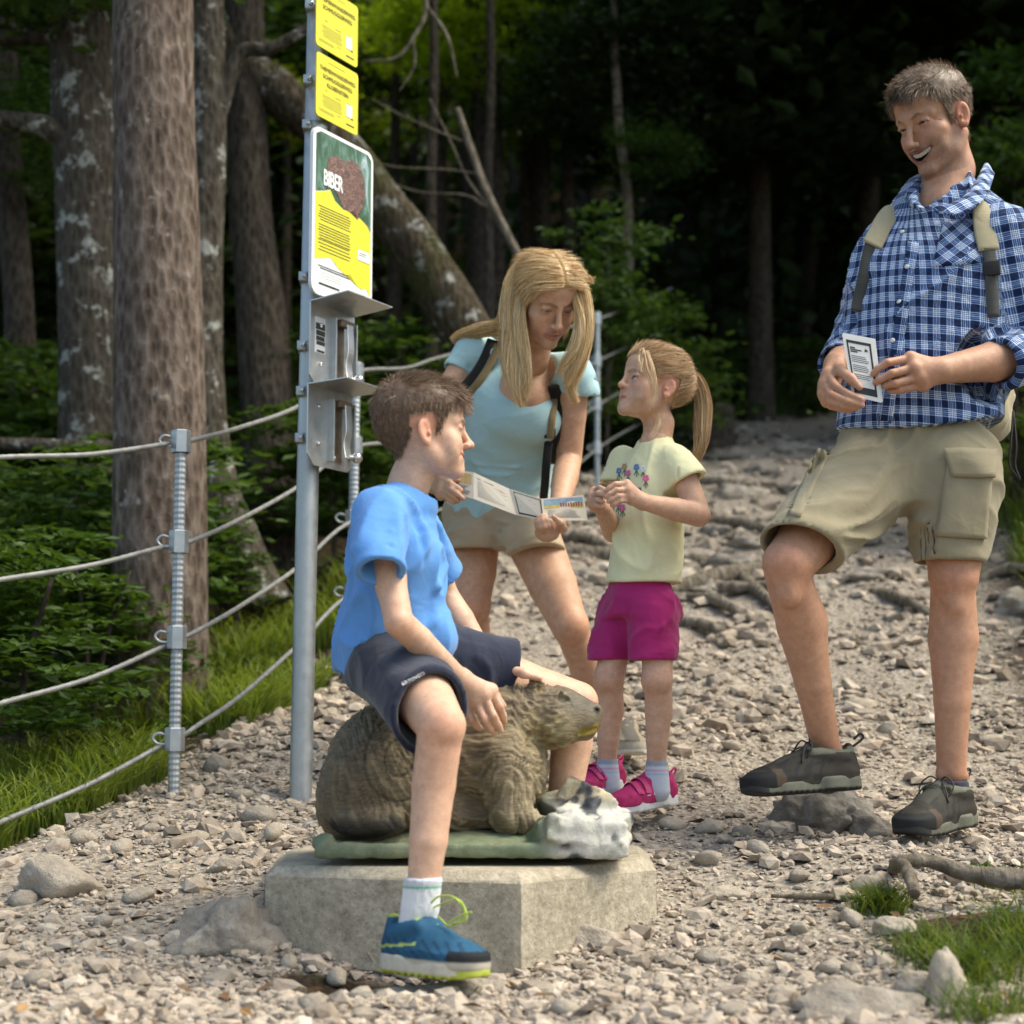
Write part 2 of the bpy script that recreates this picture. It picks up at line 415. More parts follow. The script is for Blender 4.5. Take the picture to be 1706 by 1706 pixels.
# ================================================================== terrain
_gy = np.array([-6, 0, 2.4, 3.0, 3.5, 4.0, 4.5, 4.8, 6.0, 7.0, 8.5, 10.2, 13, 17, 20, 30, 60, 90])
_gz = np.array([-.3, -.03, .005, .02, .105, .20, .275, .34, .63, .92, 1.40, 1.90, 2.62, 3.55, 4.2, 12.5, 42, 70])
def fence_s(x, y):      # metres left of the fence line
    return -((x + .895) * .971 - (y - 4.45) * .238)
def bank_s(x, y):       # metres right of the right edge of the path
    xe = np.interp(y, [0, 3, 4.5, 7, 10, 17, 30, 60], [1.3, 1.25, 1.45, 1.95, 2.6, 3.9, 7.5, 12]); return x - xe
def Hg(x, y, fine=True):
    x = np.asarray(x, float); y = np.asarray(y, float); x, y = np.broadcast_arrays(x, y)
    z = np.interp(y, _gy, _gz); z = .5 * z + .25 * (np.interp(y - .25, _gy, _gz) + np.interp(y + .25, _gy, _gz))
    s = fence_s(x, y); sl_ = np.maximum(s - .12, 0)
    z = z - np.minimum(.34 * sl_, .55 + .04 * sl_)
    b = np.maximum(bank_s(x, y), 0)
    z = z + np.minimum(.62 * b * sstep(0, .5, b), 1.3 + .12 * b) * sstep(3.3, 5.5, y)
    # soil mound in the near right corner, hollow at the foot of the block
    z = z + .075 * np.exp(-(((x - .97) / .27) ** 2 + ((y - 3.12) / .24) ** 2)) + .03 * np.exp(-(((x - 1.0) / .3) ** 2 + ((y - 2.6) / .3) ** 2))
    z = z - .060 * np.exp(-(((x + .2) / .26) ** 2 + ((y - 3.10) / .17) ** 2))
    z = z + .050 * np.exp(-(((x - .92) / .5) ** 2 + ((y - 3.72) / .22) ** 2))
    if fine:
        p = np.stack([x, y, 0 * x], -1)
        far = sstep(4.5, 8, y)
        z = z + .012 * fbm(p * 4.3, 3, 3) * (1 + 2.5 * far) + .05 * far * fbm(p * 1.1, 2, 9) + .12 * sstep(.3, 2.5, np.maximum(s, b)) * fbm(p * 1.6, 3, 21)
    return z
def path_mask(x, y):
    n = .16 * fbm(np.stack([x * 2.5, y * 2.5, 0 * x], -1), 3, 31)
    m = (1 - sstep(.12, .42, fence_s(x, y) + n)) * (1 - sstep(-.05, .3, bank_s(x, y) + n * 1.5))
    d = np.minimum(((x - 1.0) / .34) ** 2 + ((y - 3.12) / .24) ** 2 + n * 2.0, ((x + .27) / .24) ** 2 + ((y - 3.11) / .10) ** 2 + .5 + n * 2.5)
    return m * sstep(.75, 1.25, d) * (1 - sstep(17.5, 20, y))
def ground_sheet():
    ys = np.concatenate([np.linspace(-6, 2.2, 14)[:-1], np.linspace(2.2, 6, 120)[:-1], np.linspace(6, 13, 80)[:-1], np.linspace(13, 30, 40)[:-1], np.linspace(30, 90, 24)])
    t = np.linspace(-1, 1, 181); xs0 = np.sign(t) * (np.abs(t) ** 2.3)
    U, Yg = np.meshgrid(xs0, ys, indexing='ij'); sc = np.interp(ys, [-6, 2, 6, 13, 30, 90], [14, 12, 16, 26, 45, 80]); X = U * sc[None, :]
    # finer near the middle of the picture
    Z = Hg(X, Yg); n, m = X.shape; I = np.arange(n * m).reshape(n, m)
    Fq = np.stack([I[:-1, :-1], I[1:, :-1], I[1:, 1:], I[:-1, 1:]], -1).reshape(-1, 4)
    pm = path_mask(X, Yg).ravel()
    col = np.stack([pm, fbm(np.stack([X, Yg, Z], -1).reshape(-1, 3) * 1.3, 3, 5) * .5 + .5, np.clip(fence_s(X, Yg), 0, 1).ravel()], 1)
    t = NT("trail_dirt"); t.set(Roughness=.95); t.b.inputs["Specular IOR Level"].default_value = .15
    sp = t.n("SeparateColor"); t.l(t.attr("col"), sp.inputs[0])
    n1 = t.noise(9, 6, .65); n2 = t.noise(60, 4, .6); v = t.vor(55)
    grit = t.ramp(t.vor(70, out="Color"), [(.1, (.20, .165, .13)), (.5, (.34, .29, .235)), (.9, (.47, .42, .36))])
    dust = t.mix(t.ramp(n1, [(.3, (.20, .163, .125)), (.7, (.33, .28, .225))]), grit, .7)
    soil = t.ramp(n1, [(.3, (.018, .012, .008)), (.55, (.04, .027, .017)), (.75, (.07, .048, .029))])
    litter = t.mix(soil, (.12, .065, .03), t.ramp(t.vor(38, out="Color"), [(.62, (0, 0, 0)), (.7, (.6, .6, .6))]))
    moss = t.mix(litter, (.035, .055, .012), t.ramp(t.noise(3.5, 4), [(.5, (0, 0, 0)), (.65, (.8, .8, .8))]))
    t.color(t.mix(moss, dust, sp.outputs[0]))
    t.bump(t.math('ADD', t.math('MULTIPLY', v, .7), t.math('MULTIPLY', n2, .8)), 1.0, .014)
    return tag(mk("ground", np.stack([X, Yg, Z], -1).reshape(-1, 3), Fq, t.m, None, True, col=col), kind="structure")
ground = ground_sheet()

# ------------------------------------------------------------------ stones
def ico(sub=0):
    bm = bmesh.new(); bmesh.ops.create_icosphere(bm, subdivisions=sub + 1, radius=1); bm.verts.index_update()
    V = np.array([v.co[:] for v in bm.verts]); Fa = np.array([[v.index for v in f.verts] for f in bm.faces]); bm.free(); return V, Fa
OCT = (np.array([[1, 0, 0], [-1, 0, 0], [0, 1, 0], [0, -1, 0], [0, 0, 1], [0, 0, -1.]]),
       np.array([[0, 2, 4], [2, 1, 4], [1, 3, 4], [3, 0, 4], [2, 0, 5], [1, 2, 5], [3, 1, 5], [0, 3, 5]]))
ICO0 = ico(0); _fz = ICO0[0][ICO0[1]].mean(1)[:, 2]; ICOT = (ICO0[0], ICO0[1][_fz > -.6]); PYR = (OCT[0][:5], OCT[1][:4])
def stone_mat():
    t = NT("limestone_gravel"); t.set(Roughness=.92); t.b.inputs["Specular IOR Level"].default_value = .2
    n = t.noise(40, 5, .65)
    t.color(t.mix(t.attr("col"), t.ramp(n, [(.3, (.62, .58, .54)), (.5, (.9, .9, .9)), (.7, (1.12, 1.1, 1.08))]), 1.0, 'MULTIPLY'))
    t.bump(t.noise(160, 4, .7), .5, .003); return t.m
M_STONE = stone_mat()
def pebble_cloud(N, seed, base, rlo, rhi, sig, pts):
    r = np.random.default_rng(seed); B, Fb = base; nb = len(B)
    x, y = pts(N, r); m = r.random(len(x)) < path_mask(x, y) ** .5 * np.clip(.80 + .6 * fbm(np.stack([x * 1.7, y * 1.7, 0 * x], 1), 2, 44) - (.16 if rlo > .0045 else 0) * sstep(3.5, 4.4, y), .12, 1); x, y = x[m], y[m]; N = len(x)
    rad = np.clip(np.exp(r.normal(math.log(math.sqrt(rlo * rhi)), sig, N)), rlo, rhi) * np.clip(.45 + .55 * y / 3.2, .85, 2.0)
    shp = B[None] * r.uniform(.62, 1.3, (N, nb, 1)) * np.stack([r.uniform(.8, 1.35, N), r.uniform(.6, 1.0, N), r.uniform(.4, .75, N)], 1)[:, None]
    a = r.uniform(0, 6.283, N); tl = r.normal(0, .28, N); ca, sa = np.cos(a)[:, None], np.sin(a)[:, None]; ct, st = np.cos(tl)[:, None], np.sin(tl)[:, None]
    X, Y, Z = shp[..., 0], shp[..., 1], shp[..., 2]; X, Z = X * ct - Z * st, X * st + Z * ct; X, Y = X * ca - Y * sa, X * sa + Y * ca
    V = np.stack([X, Y, Z], -1) * rad[:, None, None]
    V += np.stack([x, y, Hg(x, y) + rad * .22], -1)[:, None]
    tone = np.clip(r.normal(1, .20, N), .5, 1.45); warm = r.random(N)[:, None]
    c = (np.array([.43, .37, .305]) * (1 - warm) + np.array([.40, .325, .255]) * warm) * tone[:, None]
    Fa = Fb[None] + (np.arange(N) * nb)[:, None, None]
    return V.reshape(-1, 3), Fa.reshape(-1, 3), np.repeat(c, nb, 0)
def frustum_pts(y0, y1, pw):
    def f(N, r):
        t = r.random(N); e = 1 - pw; y = (y0 ** e + t * (y1 ** e - y0 ** e)) ** (1 / e); return r.uniform(-1, 1, N) * (.33 * y + .35), y
    return f
gm = MB()
for args in ((30000, 1, ICOT, .0046, .017, .42, frustum_pts(2.25, 9, 2.3)), (2400, 2, ICOT, .014, .032, .3, frustum_pts(2.25, 16, 1.7)),
             (70000, 3, PYR, .003, .0085, .35, frustum_pts(2.25, 9, 1.7)), (7000, 4, ICOT, .008, .03, .5, frustum_pts(5, 18, 1.1))):
    gm.add(*pebble_cloud(*args))
tag(gm.build("gravel", M_STONE, smooth=False), "loose pale limestone gravel covering the path", "gravel", kind="stuff")

def rock_mat(name, c1, c2, c3, scale=8):
    t = NT(name); t.set(Roughness=.9); t.b.inputs["Specular IOR Level"].default_value = .2
    n = t.noise(scale, 7, .7, dist=.6); v = t.vor(scale * 1.3, 'DISTANCE_TO_EDGE', vec=t.mix(t.mapped((1, 1.7, .8)), t.n('TexNoise').outputs[1], .35))
    c = t.ramp(n, [(.3, c1), (.5, c2), (.72, c3)])
    c = t.mix(c, tuple(x * .35 for x in c1), t.ramp(v, [(0, (.45, .45, .45)), (.02, (0, 0, 0))]))
    t.color(c); t.bump(t.math('ADD', t.math('MULTIPLY', n, 1.0), t.math('MULTIPLY', t.noise(scale * 9, 5, .7), .35)), .85, .02); return t.m
M_ROCK = rock_mat("weathered_limestone", (.18, .152, .122), (.33, .285, .235), (.50, .45, .385), 9)
M_ROCKD = rock_mat("dark_limestone", (.10, .09, .075), (.22, .195, .165), (.40, .365, .32), 11)
M_SLAB = rock_mat("grey_limestone", (.27, .225, .175), (.39, .335, .27), (.52, .455, .375), 6)
def rock(name, c, r, rotz, seed, mat, label=None, group=None, sub=4, rough=.22, facet=.0, cat="rock", sink=.3, tilt=0, flat=0):
    B, Fa = ico(sub - 1); d = B.copy()
    # chop by random planes for flat broken faces
    rr = np.random.default_rng(seed); rad = np.ones(len(d))
    pl = rr.normal(size=(9 + int(facet * 10), 3)); pl /= np.linalg.norm(pl, axis=1, keepdims=True); off = rr.uniform(.62, .95, len(pl))
    for n_, o_ in zip(pl, off):
        q = d @ n_; rad = np.where(q > 1e-3, np.minimum(rad, o_ / np.maximum(q, 1e-3)), rad)
    rad = rad * (1 + rough * (.6 * fbm(d * 1.7 + seed, 2, seed) + .25 * fbm(d * 5 + seed, 3, seed + 1)))
    V = d * rad[:, None] * np.asarray(r)
    ct, st = math.cos(tilt), math.sin(tilt); V = V @ np.array([[ct, 0, st], [0, 1, 0], [-st, 0, ct]]).T
    ca, sa = math.cos(rotz), math.sin(rotz); V = V @ np.array([[ca, -sa, 0], [sa, ca, 0], [0, 0, 1]]).T
    o = mk(name, V + np.asarray(c), Fa, mat, None, True, base=np.asarray(c))
    tag(o, label, cat, group); return o
def on_ground(u, v, D, dz=0.0):
    p = P(u, v, D); p[2] = float(Hg(p[0], p[1])) + dz; return p
def ray_ground(u, v):
    D = np.linspace(2.0, 20, 1500); pts = np.array([P(u, v, d) for d in D]); g = Hg(pts[:, 0], pts[:, 1])
    k = np.argmax(pts[:, 2] < g) if np.any(pts[:, 2] < g) else 0
    # first crossing from above
    below = pts[:, 2] < g; i = int(np.argmax(below)); p = pts[i].copy(); p[2] = g[i]; return p
# the named rocks
rock("slab_rock", ray_ground(95, 1490) + [0, .03, .015], (.125, .10, .062), .35, 11, M_SLAB, "flat grey slab of rock tipped up on the gravel at the left edge", facet=.6, rough=.12, tilt=.22, sub=4)
rock("boulder", ray_ground(370, 1590) + [0, .06, .0], (.112, .095, .088), .5, 23, M_ROCK, "rounded cracked boulder half buried beside the left end of the concrete block", rough=.35, sub=5)
rock("embedded_rock", ray_ground(830, 1655) + [-.07, .0, -.02], (.20, .075, .045), -.12, 31, M_ROCK, "long low rock embedded in the ground just in front of the boy's shoe", rough=.3, sub=4)
rock("wedge_rock", ray_ground(985, 1585) + [0, .03, .012], (.078, .05, .04), -.1, 45, M_SLAB, "wedge-shaped pale rock leaning against the right face of the concrete block", facet=.7, rough=.12)
rock("step_rock", ray_ground(1375, 1385) + [0, .05, .01], (.135, .10, .085), .1, 57, M_ROCKD, "lumpy brownish rock under the man's raised shoe", rough=.4, sub=5)
rock("step_rock_lobe", ray_ground(1440, 1392) + [0, .02, .0], (.07, .06, .058), -.3, 58, M_ROCKD, "smaller lump of rock between the man's two shoes", rough=.3, sub=4)
rock("foreground_rock", ray_ground(1450, 1690) + [.0, .02, -.01], (.125, .10, .058), .1, 61, M_ROCK, "large grey rock at the bottom edge below the grass tufts", rough=.3, sub=4)
rock("foreground_stone", ray_ground(1540, 1665) + [0, .03, .0], (.045, .045, .045), .3, 63, M_SLAB, "round pale stone pressed against the big rock at the bottom edge", rough=.2)
rock("upright_stone", ray_ground(1570, 1690) + [.02, .05, .01], (.034, .03, .085), .2, 66, M_SLAB, "narrow pale stone standing upright by the grass at the bottom right", rough=.25, sub=4)
rock("flat_stone", ray_ground(1495, 1555) + [0, .02, .005], (.05, .035, .026), .2, 69, M_SLAB, "flat greyish brown stone just below the round grass tuft", facet=.5)
rock("flat_stone", ray_ground(1210, 1500) + [0, .03, .0], (.06, .04, .028), -.35, 71, M_SLAB, "blue-grey stone lying on the gravel right of the concrete block", facet=.5)
rock("flat_stone", ray_ground(380, 1450) + [0, .02, .0], (.05, .035, .026), .3, 73, M_ROCK, "pale oval stone on the gravel between pole foot and boulder", facet=.4)
_r = np.random.default_rng(99)
_lst = [(40, 1505), (170, 1545), (262, 1650), (60, 1640), (150, 1690), (330, 1690), (520, 1680), (600, 1665), (205, 1420), (250, 1385), (140, 1405), (330, 1400), (430, 1370), (455, 1395), (400, 1330), (360, 1285), (560, 1640),
        (1140, 1560), (1180, 1600), (1100, 1640), (1250, 1640), (1310, 1600), (1330, 1555), (1420, 1540), (1220, 1690), (1300, 1660), (1390, 1620), (1020, 1690), (940, 1690), (1150, 1690), (1330, 1470), (1180, 1440), (1260, 1420), (1440, 1480),
        (1180, 1385), (1120, 1380), (1240, 1390), (1650, 1330), (1650, 1240), (1480, 1220), (1430, 1180), (1220, 1250), (1190, 1140), (1260, 1070), (700, 1600), (650, 1610), (480, 1610), (230, 1500)]
for i, (u, v) in enumerate(_lst):
    s = _r.uniform(.018, .034); p = ray_ground(u, v); s *= min(p[1] / 3.2, 1.6)
    rock("loose_stone", p + [0, 0, s * .25], (s * _r.uniform(1, 1.4), s * _r.uniform(.7, 1.1), s * _r.uniform(.5, .8)), _r.uniform(0, 6), 200 + i, M_SLAB if i % 3 else M_ROCK,
         "fist-sized broken pale stone lying loose in the gravel", "fist-sized loose stones on the path", sub=2, facet=.8, rough=.12, cat="stone", tilt=_r.uniform(-.3, .3))
# rocks and root steps further up the path
for i, (u, v, a, b, c) in enumerate([(1130, 1000, .22, .12, .07), (1180, 985, .16, .1, .06), (1220, 940, .2, .12, .08), (1150, 930, .25, .15, .1), (1190, 890, .22, .14, .09), (1245, 905, .2, .12, .08), (1160, 860, .2, .16, .1), (1230, 830, .32, .2, .14), (1330, 820, .26, .16, .1),
                                     (1180, 800, .25, .2, .12), (1260, 790, .25, .18, .12), (1160, 1035, .15, .1, .06), (930, 1000, .18, .1, .06), (975, 960, .2, .12, .07), (940, 900, .2, .12, .09), (1690, 1010, .2, .12, .1), (1430, 900, .22, .14, .1), (1450, 960, .16, .1, .06), (1210, 760, .3, .2, .13), (1320, 755, .3, .2, .12)]):
    p = ray_ground(u, v); rock("trail_rock", p + [0, 0, -c * .15], (a * .62, b * .8, c * .75), _r.uniform(-.4, .4), 300 + i, M_ROCK if i % 2 else M_ROCKD, "weathered grey rock set in the rising path behind the family", "rocks in the rising path", sub=4, rough=.5, facet=.6)
# ================================================================== forest
def bark_mat(name, c1, c2, c3, lichen=None, la=.62, sx=1.0, moss=None):
    t = NT(name); t.set(Roughness=.92); t.b.inputs["Specular IOR Level"].default_value = .15
    co = t.mapped((9 * sx, 9 * sx, 2.6 * sx)); n = t.noise(2.2, 8, .7, vec=co, dist=1.2); v = t.vor(3.4, 'F1', vec=t.mapped((11 * sx, 11 * sx, 4.2 * sx)), out="Distance"); fine = t.noise(60, 5, .7)
    c = t.ramp(t.math('ADD', t.math('MULTIPLY', n, .7), t.math('MULTIPLY', v, .35)), [(.28, c1), (.50, c2), (.72, c3)])
    if lichen: c = t.mix(c, lichen, t.ramp(t.math('ADD', t.math('MULTIPLY', t.noise(9, 4, .6), .75), t.math('MULTIPLY', t.noise(34, 3), .3)), [(la - .02, (0, 0, 0)), (la + .04, (.85, .85, .85))]))
    if moss: c = t.mix(c, moss, t.ramp(t.noise(3, 4), [(.5, (0, 0, 0)), (.65, (.8, .8, .8))]))
    t.color(c); t.bump(t.math('ADD', t.math('ADD', n, t.math('MULTIPLY', v, .8)), t.math('MULTIPLY', fine, .25)), .9, .03); return t.m
M_SPRUCE = bark_mat("spruce_bark", (.042, .030, .023), (.135, .100, .078), (.27, .215, .18), (.36, .32, .28), .66)
M_BEECH = bark_mat("beech_bark", (.030, .024, .018), (.075, .062, .047), (.135, .118, .095), (.42, .42, .38), .60)
M_DARKB = bark_mat("dark_bark", (.022, .017, .013), (.062, .049, .038), (.115, .095, .075))
M_MOSSB = bark_mat("mossy_bark", (.025, .019, .012), (.07, .055, .035), (.13, .105, .075), (.38, .38, .36), .60, moss=(.055, .06, .015))
M_DEAD = bark_mat("dead_wood", (.09, .075, .055), (.20, .165, .125), (.30, .26, .205))
def leaf_mat(name, c1, c2, trans=.35):
    t = NT(name); t.set(Roughness=.55); t.b.inputs["Specular IOR Level"].default_value = .3
    c = t.ramp(t.math('FRACT', t.math('MULTIPLY', t.noise(3.1, 2), 5.0)), [(0, c1), (1, c2)]); t.color(c)
    tr = t.n("BsdfTranslucent"); t.l(t.mix(c, (1.25, 1.3, .55), 1.0, 'MULTIPLY'), tr.inputs[0]); mx = t.n("MixShader"); mx.inputs[0].default_value = trans
    t.l(t.b.outputs[0], mx.inputs[1]); t.l(tr.outputs[0], mx.inputs[2]); t.l(mx.outputs[0], t.out.inputs[0]); return t.m
M_LEAF = leaf_mat("broad_leaves", (.042, .080, .017), (.090, .150, .030)); M_LEAFB = leaf_mat("sunny_leaves", (.22, .31, .022), (.36, .43, .045), .65); M_LEAFD = leaf_mat("dark_leaves", (.020, .040, .013), (.048, .085, .024), .3); M_GRASS = leaf_mat("grass_blades", (.07, .12, .018), (.16, .20, .036), .4)  # bright leaves carry painted sunlight, dark ones painted forest shade, in their colour
M_GRASSY = leaf_mat("dry_grass_blades", (.13, .19, .028), (.24, .28, .055), .4)
def trunk_mesh(name, pts, rads, mat, parent, seed, n=26, m=60, rough=.06, fine=.03):
    path = smooth_path(pts, m); rd = smooth_path(np.asarray(rads, float)[:, None], m)[:, 0]; V, F3, F4 = tube(path, rd, n); N = np.zeros_like(V); k = m * n
    N[:k] = (V[:k].reshape(m, n, 3) - path[:, None]).reshape(-1, 3); L = np.linalg.norm(N, axis=1, keepdims=True) + 1e-9; q = V * [7, 7, 2.2] / max(rads[0] * 6, .25)
    V = V + N / L * (L * (rough * fbm(q * .8, 2, seed)[:, None] + fine * (1 - np.abs(vnoise(V * [26, 26, 8], seed + 5)))[:, None]))
    return mk(name, V, [F3, F4], mat, parent, True)
def leaf_cloud(seed, nclu, per, R=(1, 1, .8), flat=.22, size=.055, clr=.28, shell=.55):
    """a crown of leaf-sized diamond faces gathered in layered sprays. unit radius"""
    r = np.random.default_rng(seed); d = r.normal(size=(nclu, 3)); d /= np.linalg.norm(d, axis=1, keepdims=True); C = d * (shell + (1 - shell) * r.random((nclu, 1)) ** .6) * np.asarray(R)
    C += .25 * np.stack([vnoise(C * 2 + i * 9, seed + i) for i in range(3)], 1)
    n = nclu * per; c = np.repeat(C, per, 0) + r.normal(size=(n, 3)) * clr * np.repeat(r.uniform(.6, 1.25, (nclu, 1)), per, 0) * [1, 1, flat]
    nn = r.normal(size=(n, 3)) * [.55, .55, .35] + [0, 0, .8]; nn /= np.linalg.norm(nn, axis=1, keepdims=True); a = r.normal(size=(n, 3)); a = np.cross(nn, a); a /= np.linalg.norm(a, axis=1, keepdims=True); b = np.cross(nn, a); s = size * r.uniform(.6, 1.3, (n, 1))
    V = np.stack([c - a * s, c + b * s * .55 + nn * s * .1, c + a * s * 1.1 - nn * s * .15, c - b * s * .55 + nn * s * .1], 1).reshape(-1, 3); return V, np.arange(n * 4).reshape(n, 4)
CROWNS = {}
def crown_mesh(key, mat, *a, **k):
    if key not in CROWNS:
        V, Fq = leaf_cloud(*a, **k); o = mk("crown", V, Fq, mat, None, False); CROWNS[key] = o.data; bpy.data.objects.remove(o)
    return CROWNS[key]
def add_crown(parent, key, c, sc, rz, name="crown"):
    o = bpy.data.objects.new(name, CROWNS[key]); COL.objects.link(o); o.parent = parent; o.location = Vector(np.asarray(c) - org(parent)); o.scale = sc if np.ndim(sc) else (sc, sc, sc * .8); o.rotation_euler = (0, 0, rz); return o
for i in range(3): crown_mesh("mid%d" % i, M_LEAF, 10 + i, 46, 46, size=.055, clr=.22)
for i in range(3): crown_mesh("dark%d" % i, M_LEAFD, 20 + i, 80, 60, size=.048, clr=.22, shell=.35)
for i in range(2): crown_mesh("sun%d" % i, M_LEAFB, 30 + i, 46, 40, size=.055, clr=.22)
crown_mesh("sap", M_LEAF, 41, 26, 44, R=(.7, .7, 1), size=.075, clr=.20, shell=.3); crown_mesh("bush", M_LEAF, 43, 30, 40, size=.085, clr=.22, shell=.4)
def tree(name, pts, rads, mat, label, seed, crowns=(), group=None, n=26, m=60, base=None, limbs=(), rough=.06):
    b = np.asarray(pts[0], float); t = empty(name, b, label, "tree", group); trunk_mesh("trunk", pts, rads, mat, t, seed, n, m, rough)
    for lp, lr in limbs: trunk_mesh("limb", lp, lr, mat, t, seed + 7, 12, 24)
    for key, c, sc, rz in crowns: add_crown(t, key, c, sc, rz)
    return t
def gz(x, y): return float(Hg(x, y))
Z3 = lambda p, z: np.array([p[0], p[1], z])
up = lambda p, q, z: p + (q - p) * ((z - p[2]) / (q[2] - p[2]))        # carry a line up to height z
# near trunks on the left
b0 = P(268, 1215, 6.0); t0 = P(255, 0, 6.0); tree("spruce_tree", [b0 - [0, 0, .25], b0, P(266, 1100, 6.0), P(266, 700, 6.0), P(262, 350, 6.0), t0, up(P(262, 350, 6.0), t0, 8.0)], [.26, .205, .172, .164, .152, .142, .09], M_SPRUCE, "thick reddish-brown conifer trunk right behind the wire fence", 3, [("dark0", Z3(t0, 8.6), 2.0, 1.0)], n=40, m=110)
b1 = P(150, 1010, 8.0); tree("beech_tree", [b1 - [0, 0, .3], b1, P(152, 700, 8.0), P(150, 450, 8.0), P(140, 200, 8.0), P(132, 0, 8.0), P(120, -300, 8.0), P(110, -900, 8.0)], [.22, .17, .145, .150, .145, .135, .11, .07], M_BEECH, "lichen-spotted grey trunk with side limbs, left of the reddish trunk", 5,
     [("dark1", P(90, -1000, 8.2), 2.2, 0), ("mid0", P(20, -150, 7.6), .9, 2)], limbs=[([P(140, 90, 8), P(80, 62, 7.95), P(-60, 66, 7.9)], [.06, .045, .035]), ([P(140, 290, 8), P(85, 215, 7.9), P(-60, 195, 7.8)], [.075, .055, .04]), ([P(150, 500, 8), P(118, 300, 8.02), P(105, 150, 8.1), P(100, -60, 8.2)], [.08, .075, .06, .05])], n=30, m=90, rough=.12)
b2 = P(392, 905, 7.6); tree("beech_tree", [b2 - [-.1, 0, .3], b2, P(362, 800, 7.6), P(340, 620, 7.6), P(342, 400, 7.6), P(348, 200, 7.6), P(345, 0, 7.6), P(338, -700, 7.6)], [.17, .12, .095, .083, .085, .082, .078, .05], M_BEECH, "slim pale-spotted trunk with a curved foot, just right of the reddish trunk", 8, [("dark2", P(330, -900, 7.7), 1.8, 2)], limbs=[([P(352, 215, 7.6), P(400, 92, 7.6), P(450, 82, 7.55), P(520, 42, 7.5)], [.05, .036, .03, .02])], n=26, m=80, rough=.10)
b3 = P(450, 870, 9.0); tree("beech_tree", [b3 - [0, 0, .3], b3, P(440, 600, 9), P(415, 300, 9), P(408, 0, 9), P(400, -700, 9)], [.19, .155, .138, .115, .10, .07], M_DARKB, "straight dark trunk standing behind the sign pole", 11, [("dark0", P(400, -900, 9.2), 2.0, 3)], n=24, m=60)
b6 = P(70, 1010, 9.5); tree("beech_tree", [b6 - [0, 0, .3], b6, P(45, 800, 9.5), P(30, 500, 9.5), P(15, 280, 9.5), P(5, -50, 9.5), P(0, -700, 9.5)], [.12, .10, .09, .085, .08, .07, .05], M_DARKB, "slender leaning trunk at the far left edge", 13, [("dark1", P(0, -800, 9.6), 1.6, 5), ("mid1", P(30, 210, 9.0), .55, 0)], n=20, m=50)
tree("leaning_trunk", [P(800, 600, 9.0), P(735, 480, 9.0), P(660, 370, 9.0), P(560, 240, 9.0), P(470, 160, 9.0), P(400, 95, 9.0), P(300, -40, 9.0)], [.15, .14, .130, .12, .115, .105, .09], M_MOSSB, "thick mossy trunk leaning diagonally behind the signs and the woman", 17, n=28, m=70, rough=.08)
o = trunk_mesh("fallen_branch", [P(-60, 738, 7.4), P(60, 742, 7.4), P(150, 748, 7.35), P(215, 752, 7.3)], [.028, .032, .036, .04], M_BEECH, None, 19, 12, 24); tag(o, "thick bare branch running level behind the topmost wire at the left", "branch")
# thin stems and dead wood in the middle
ds = empty("dead_sapling", P(870, 440, 9.5), "bare dead sapling leaning up to the left above the woman's head", "tree"); trunk_mesh("trunk", [P(905, 520, 9.5), P(870, 440, 9.5), P(815, 330, 9.5), P(785, 250, 9.5), P(762, 180, 9.5)], [.028, .026, .024, .022, .016], M_DEAD, ds, 23, 10, 40)
for k, (pp, rr) in enumerate((([P(815, 345, 9.5), P(780, 300, 9.5), P(748, 230, 9.6), P(716, 165, 9.7)], [.010, .008, .006, .004]), ([P(810, 345, 9.5), P(775, 325, 9.5), P(700, 320, 9.6), P(640, 300, 9.6)], [.008, .006, .005, .003]), ([P(770, 235, 9.5), P(720, 215, 9.5), P(665, 190, 9.6), P(620, 165, 9.6)], [.007, .006, .004, .003]), ([P(800, 290, 9.5), P(740, 282, 9.5), P(660, 278, 9.5), P(610, 265, 9.5)], [.007, .005, .004, .003]))): trunk_mesh("twig", pp, rr, M_DEAD, ds, 30 + k, 6, 20)
hb = empty("hanging_branch", P(710, 0, 8.5), "pale bare forked branch hanging into the top of the picture", "branch")
for k, (pp, rr) in enumerate((([P(705, -120, 8.5), P(710, 10, 8.5), P(690, 60, 8.5), P(660, 96, 8.5), P(605, 102, 8.5)], [.014, .012, .010, .008, .004]), ([P(709, 8, 8.5), P(745, 60, 8.5), P(762, 130, 8.5)], [.010, .008, .003]), ([P(688, 62, 8.5), P(690, 110, 8.5), P(665, 152, 8.5)], [.007, .005, .003]))): trunk_mesh("branch", pp, rr, M_DEAD, hb, 40 + k, 8, 24)
b9 = P(1045, 620, 14.0); tree("birch_tree", [b9 - [0, 0, .5], b9, P(1045, 420, 14), P(1046, 330, 14), P(1032, 220, 14), P(1024, 80, 14), P(1022, -60, 14), P(1020, -500, 14)], [.065, .055, .048, .045, .042, .036, .03, .02], M_DEAD, "slim pale young trunk rising above the girl's head", 25, [("dark0", P(1060, 120, 14.5), (1.0, .9, .7), 0), ("mid2", P(1085, 250, 13.6), (.50, .4, .30), 1), ("dark2", P(985, 190, 14.5), (.7, .7, .35), 2), ("dark1", P(1100, 40, 14.5), (.9, .8, .5), 3)], n=14, m=60, rough=.12)
for u, D in ((720, 12), (815, 13)):
    b = P(u, 470, D); tree("birch_tree", [b - [0, 0, 1.2], b, P(u - 2, 300, D), P(u + 3, 100, D), P(u - 4, -150, D)], [.05, .045, .04, .035, .03], M_DARKB, "thin dark stem behind the leaning mossy trunk" if u == 720 else "thin dark stem behind the woman's head", int(u), n=10, m=30)
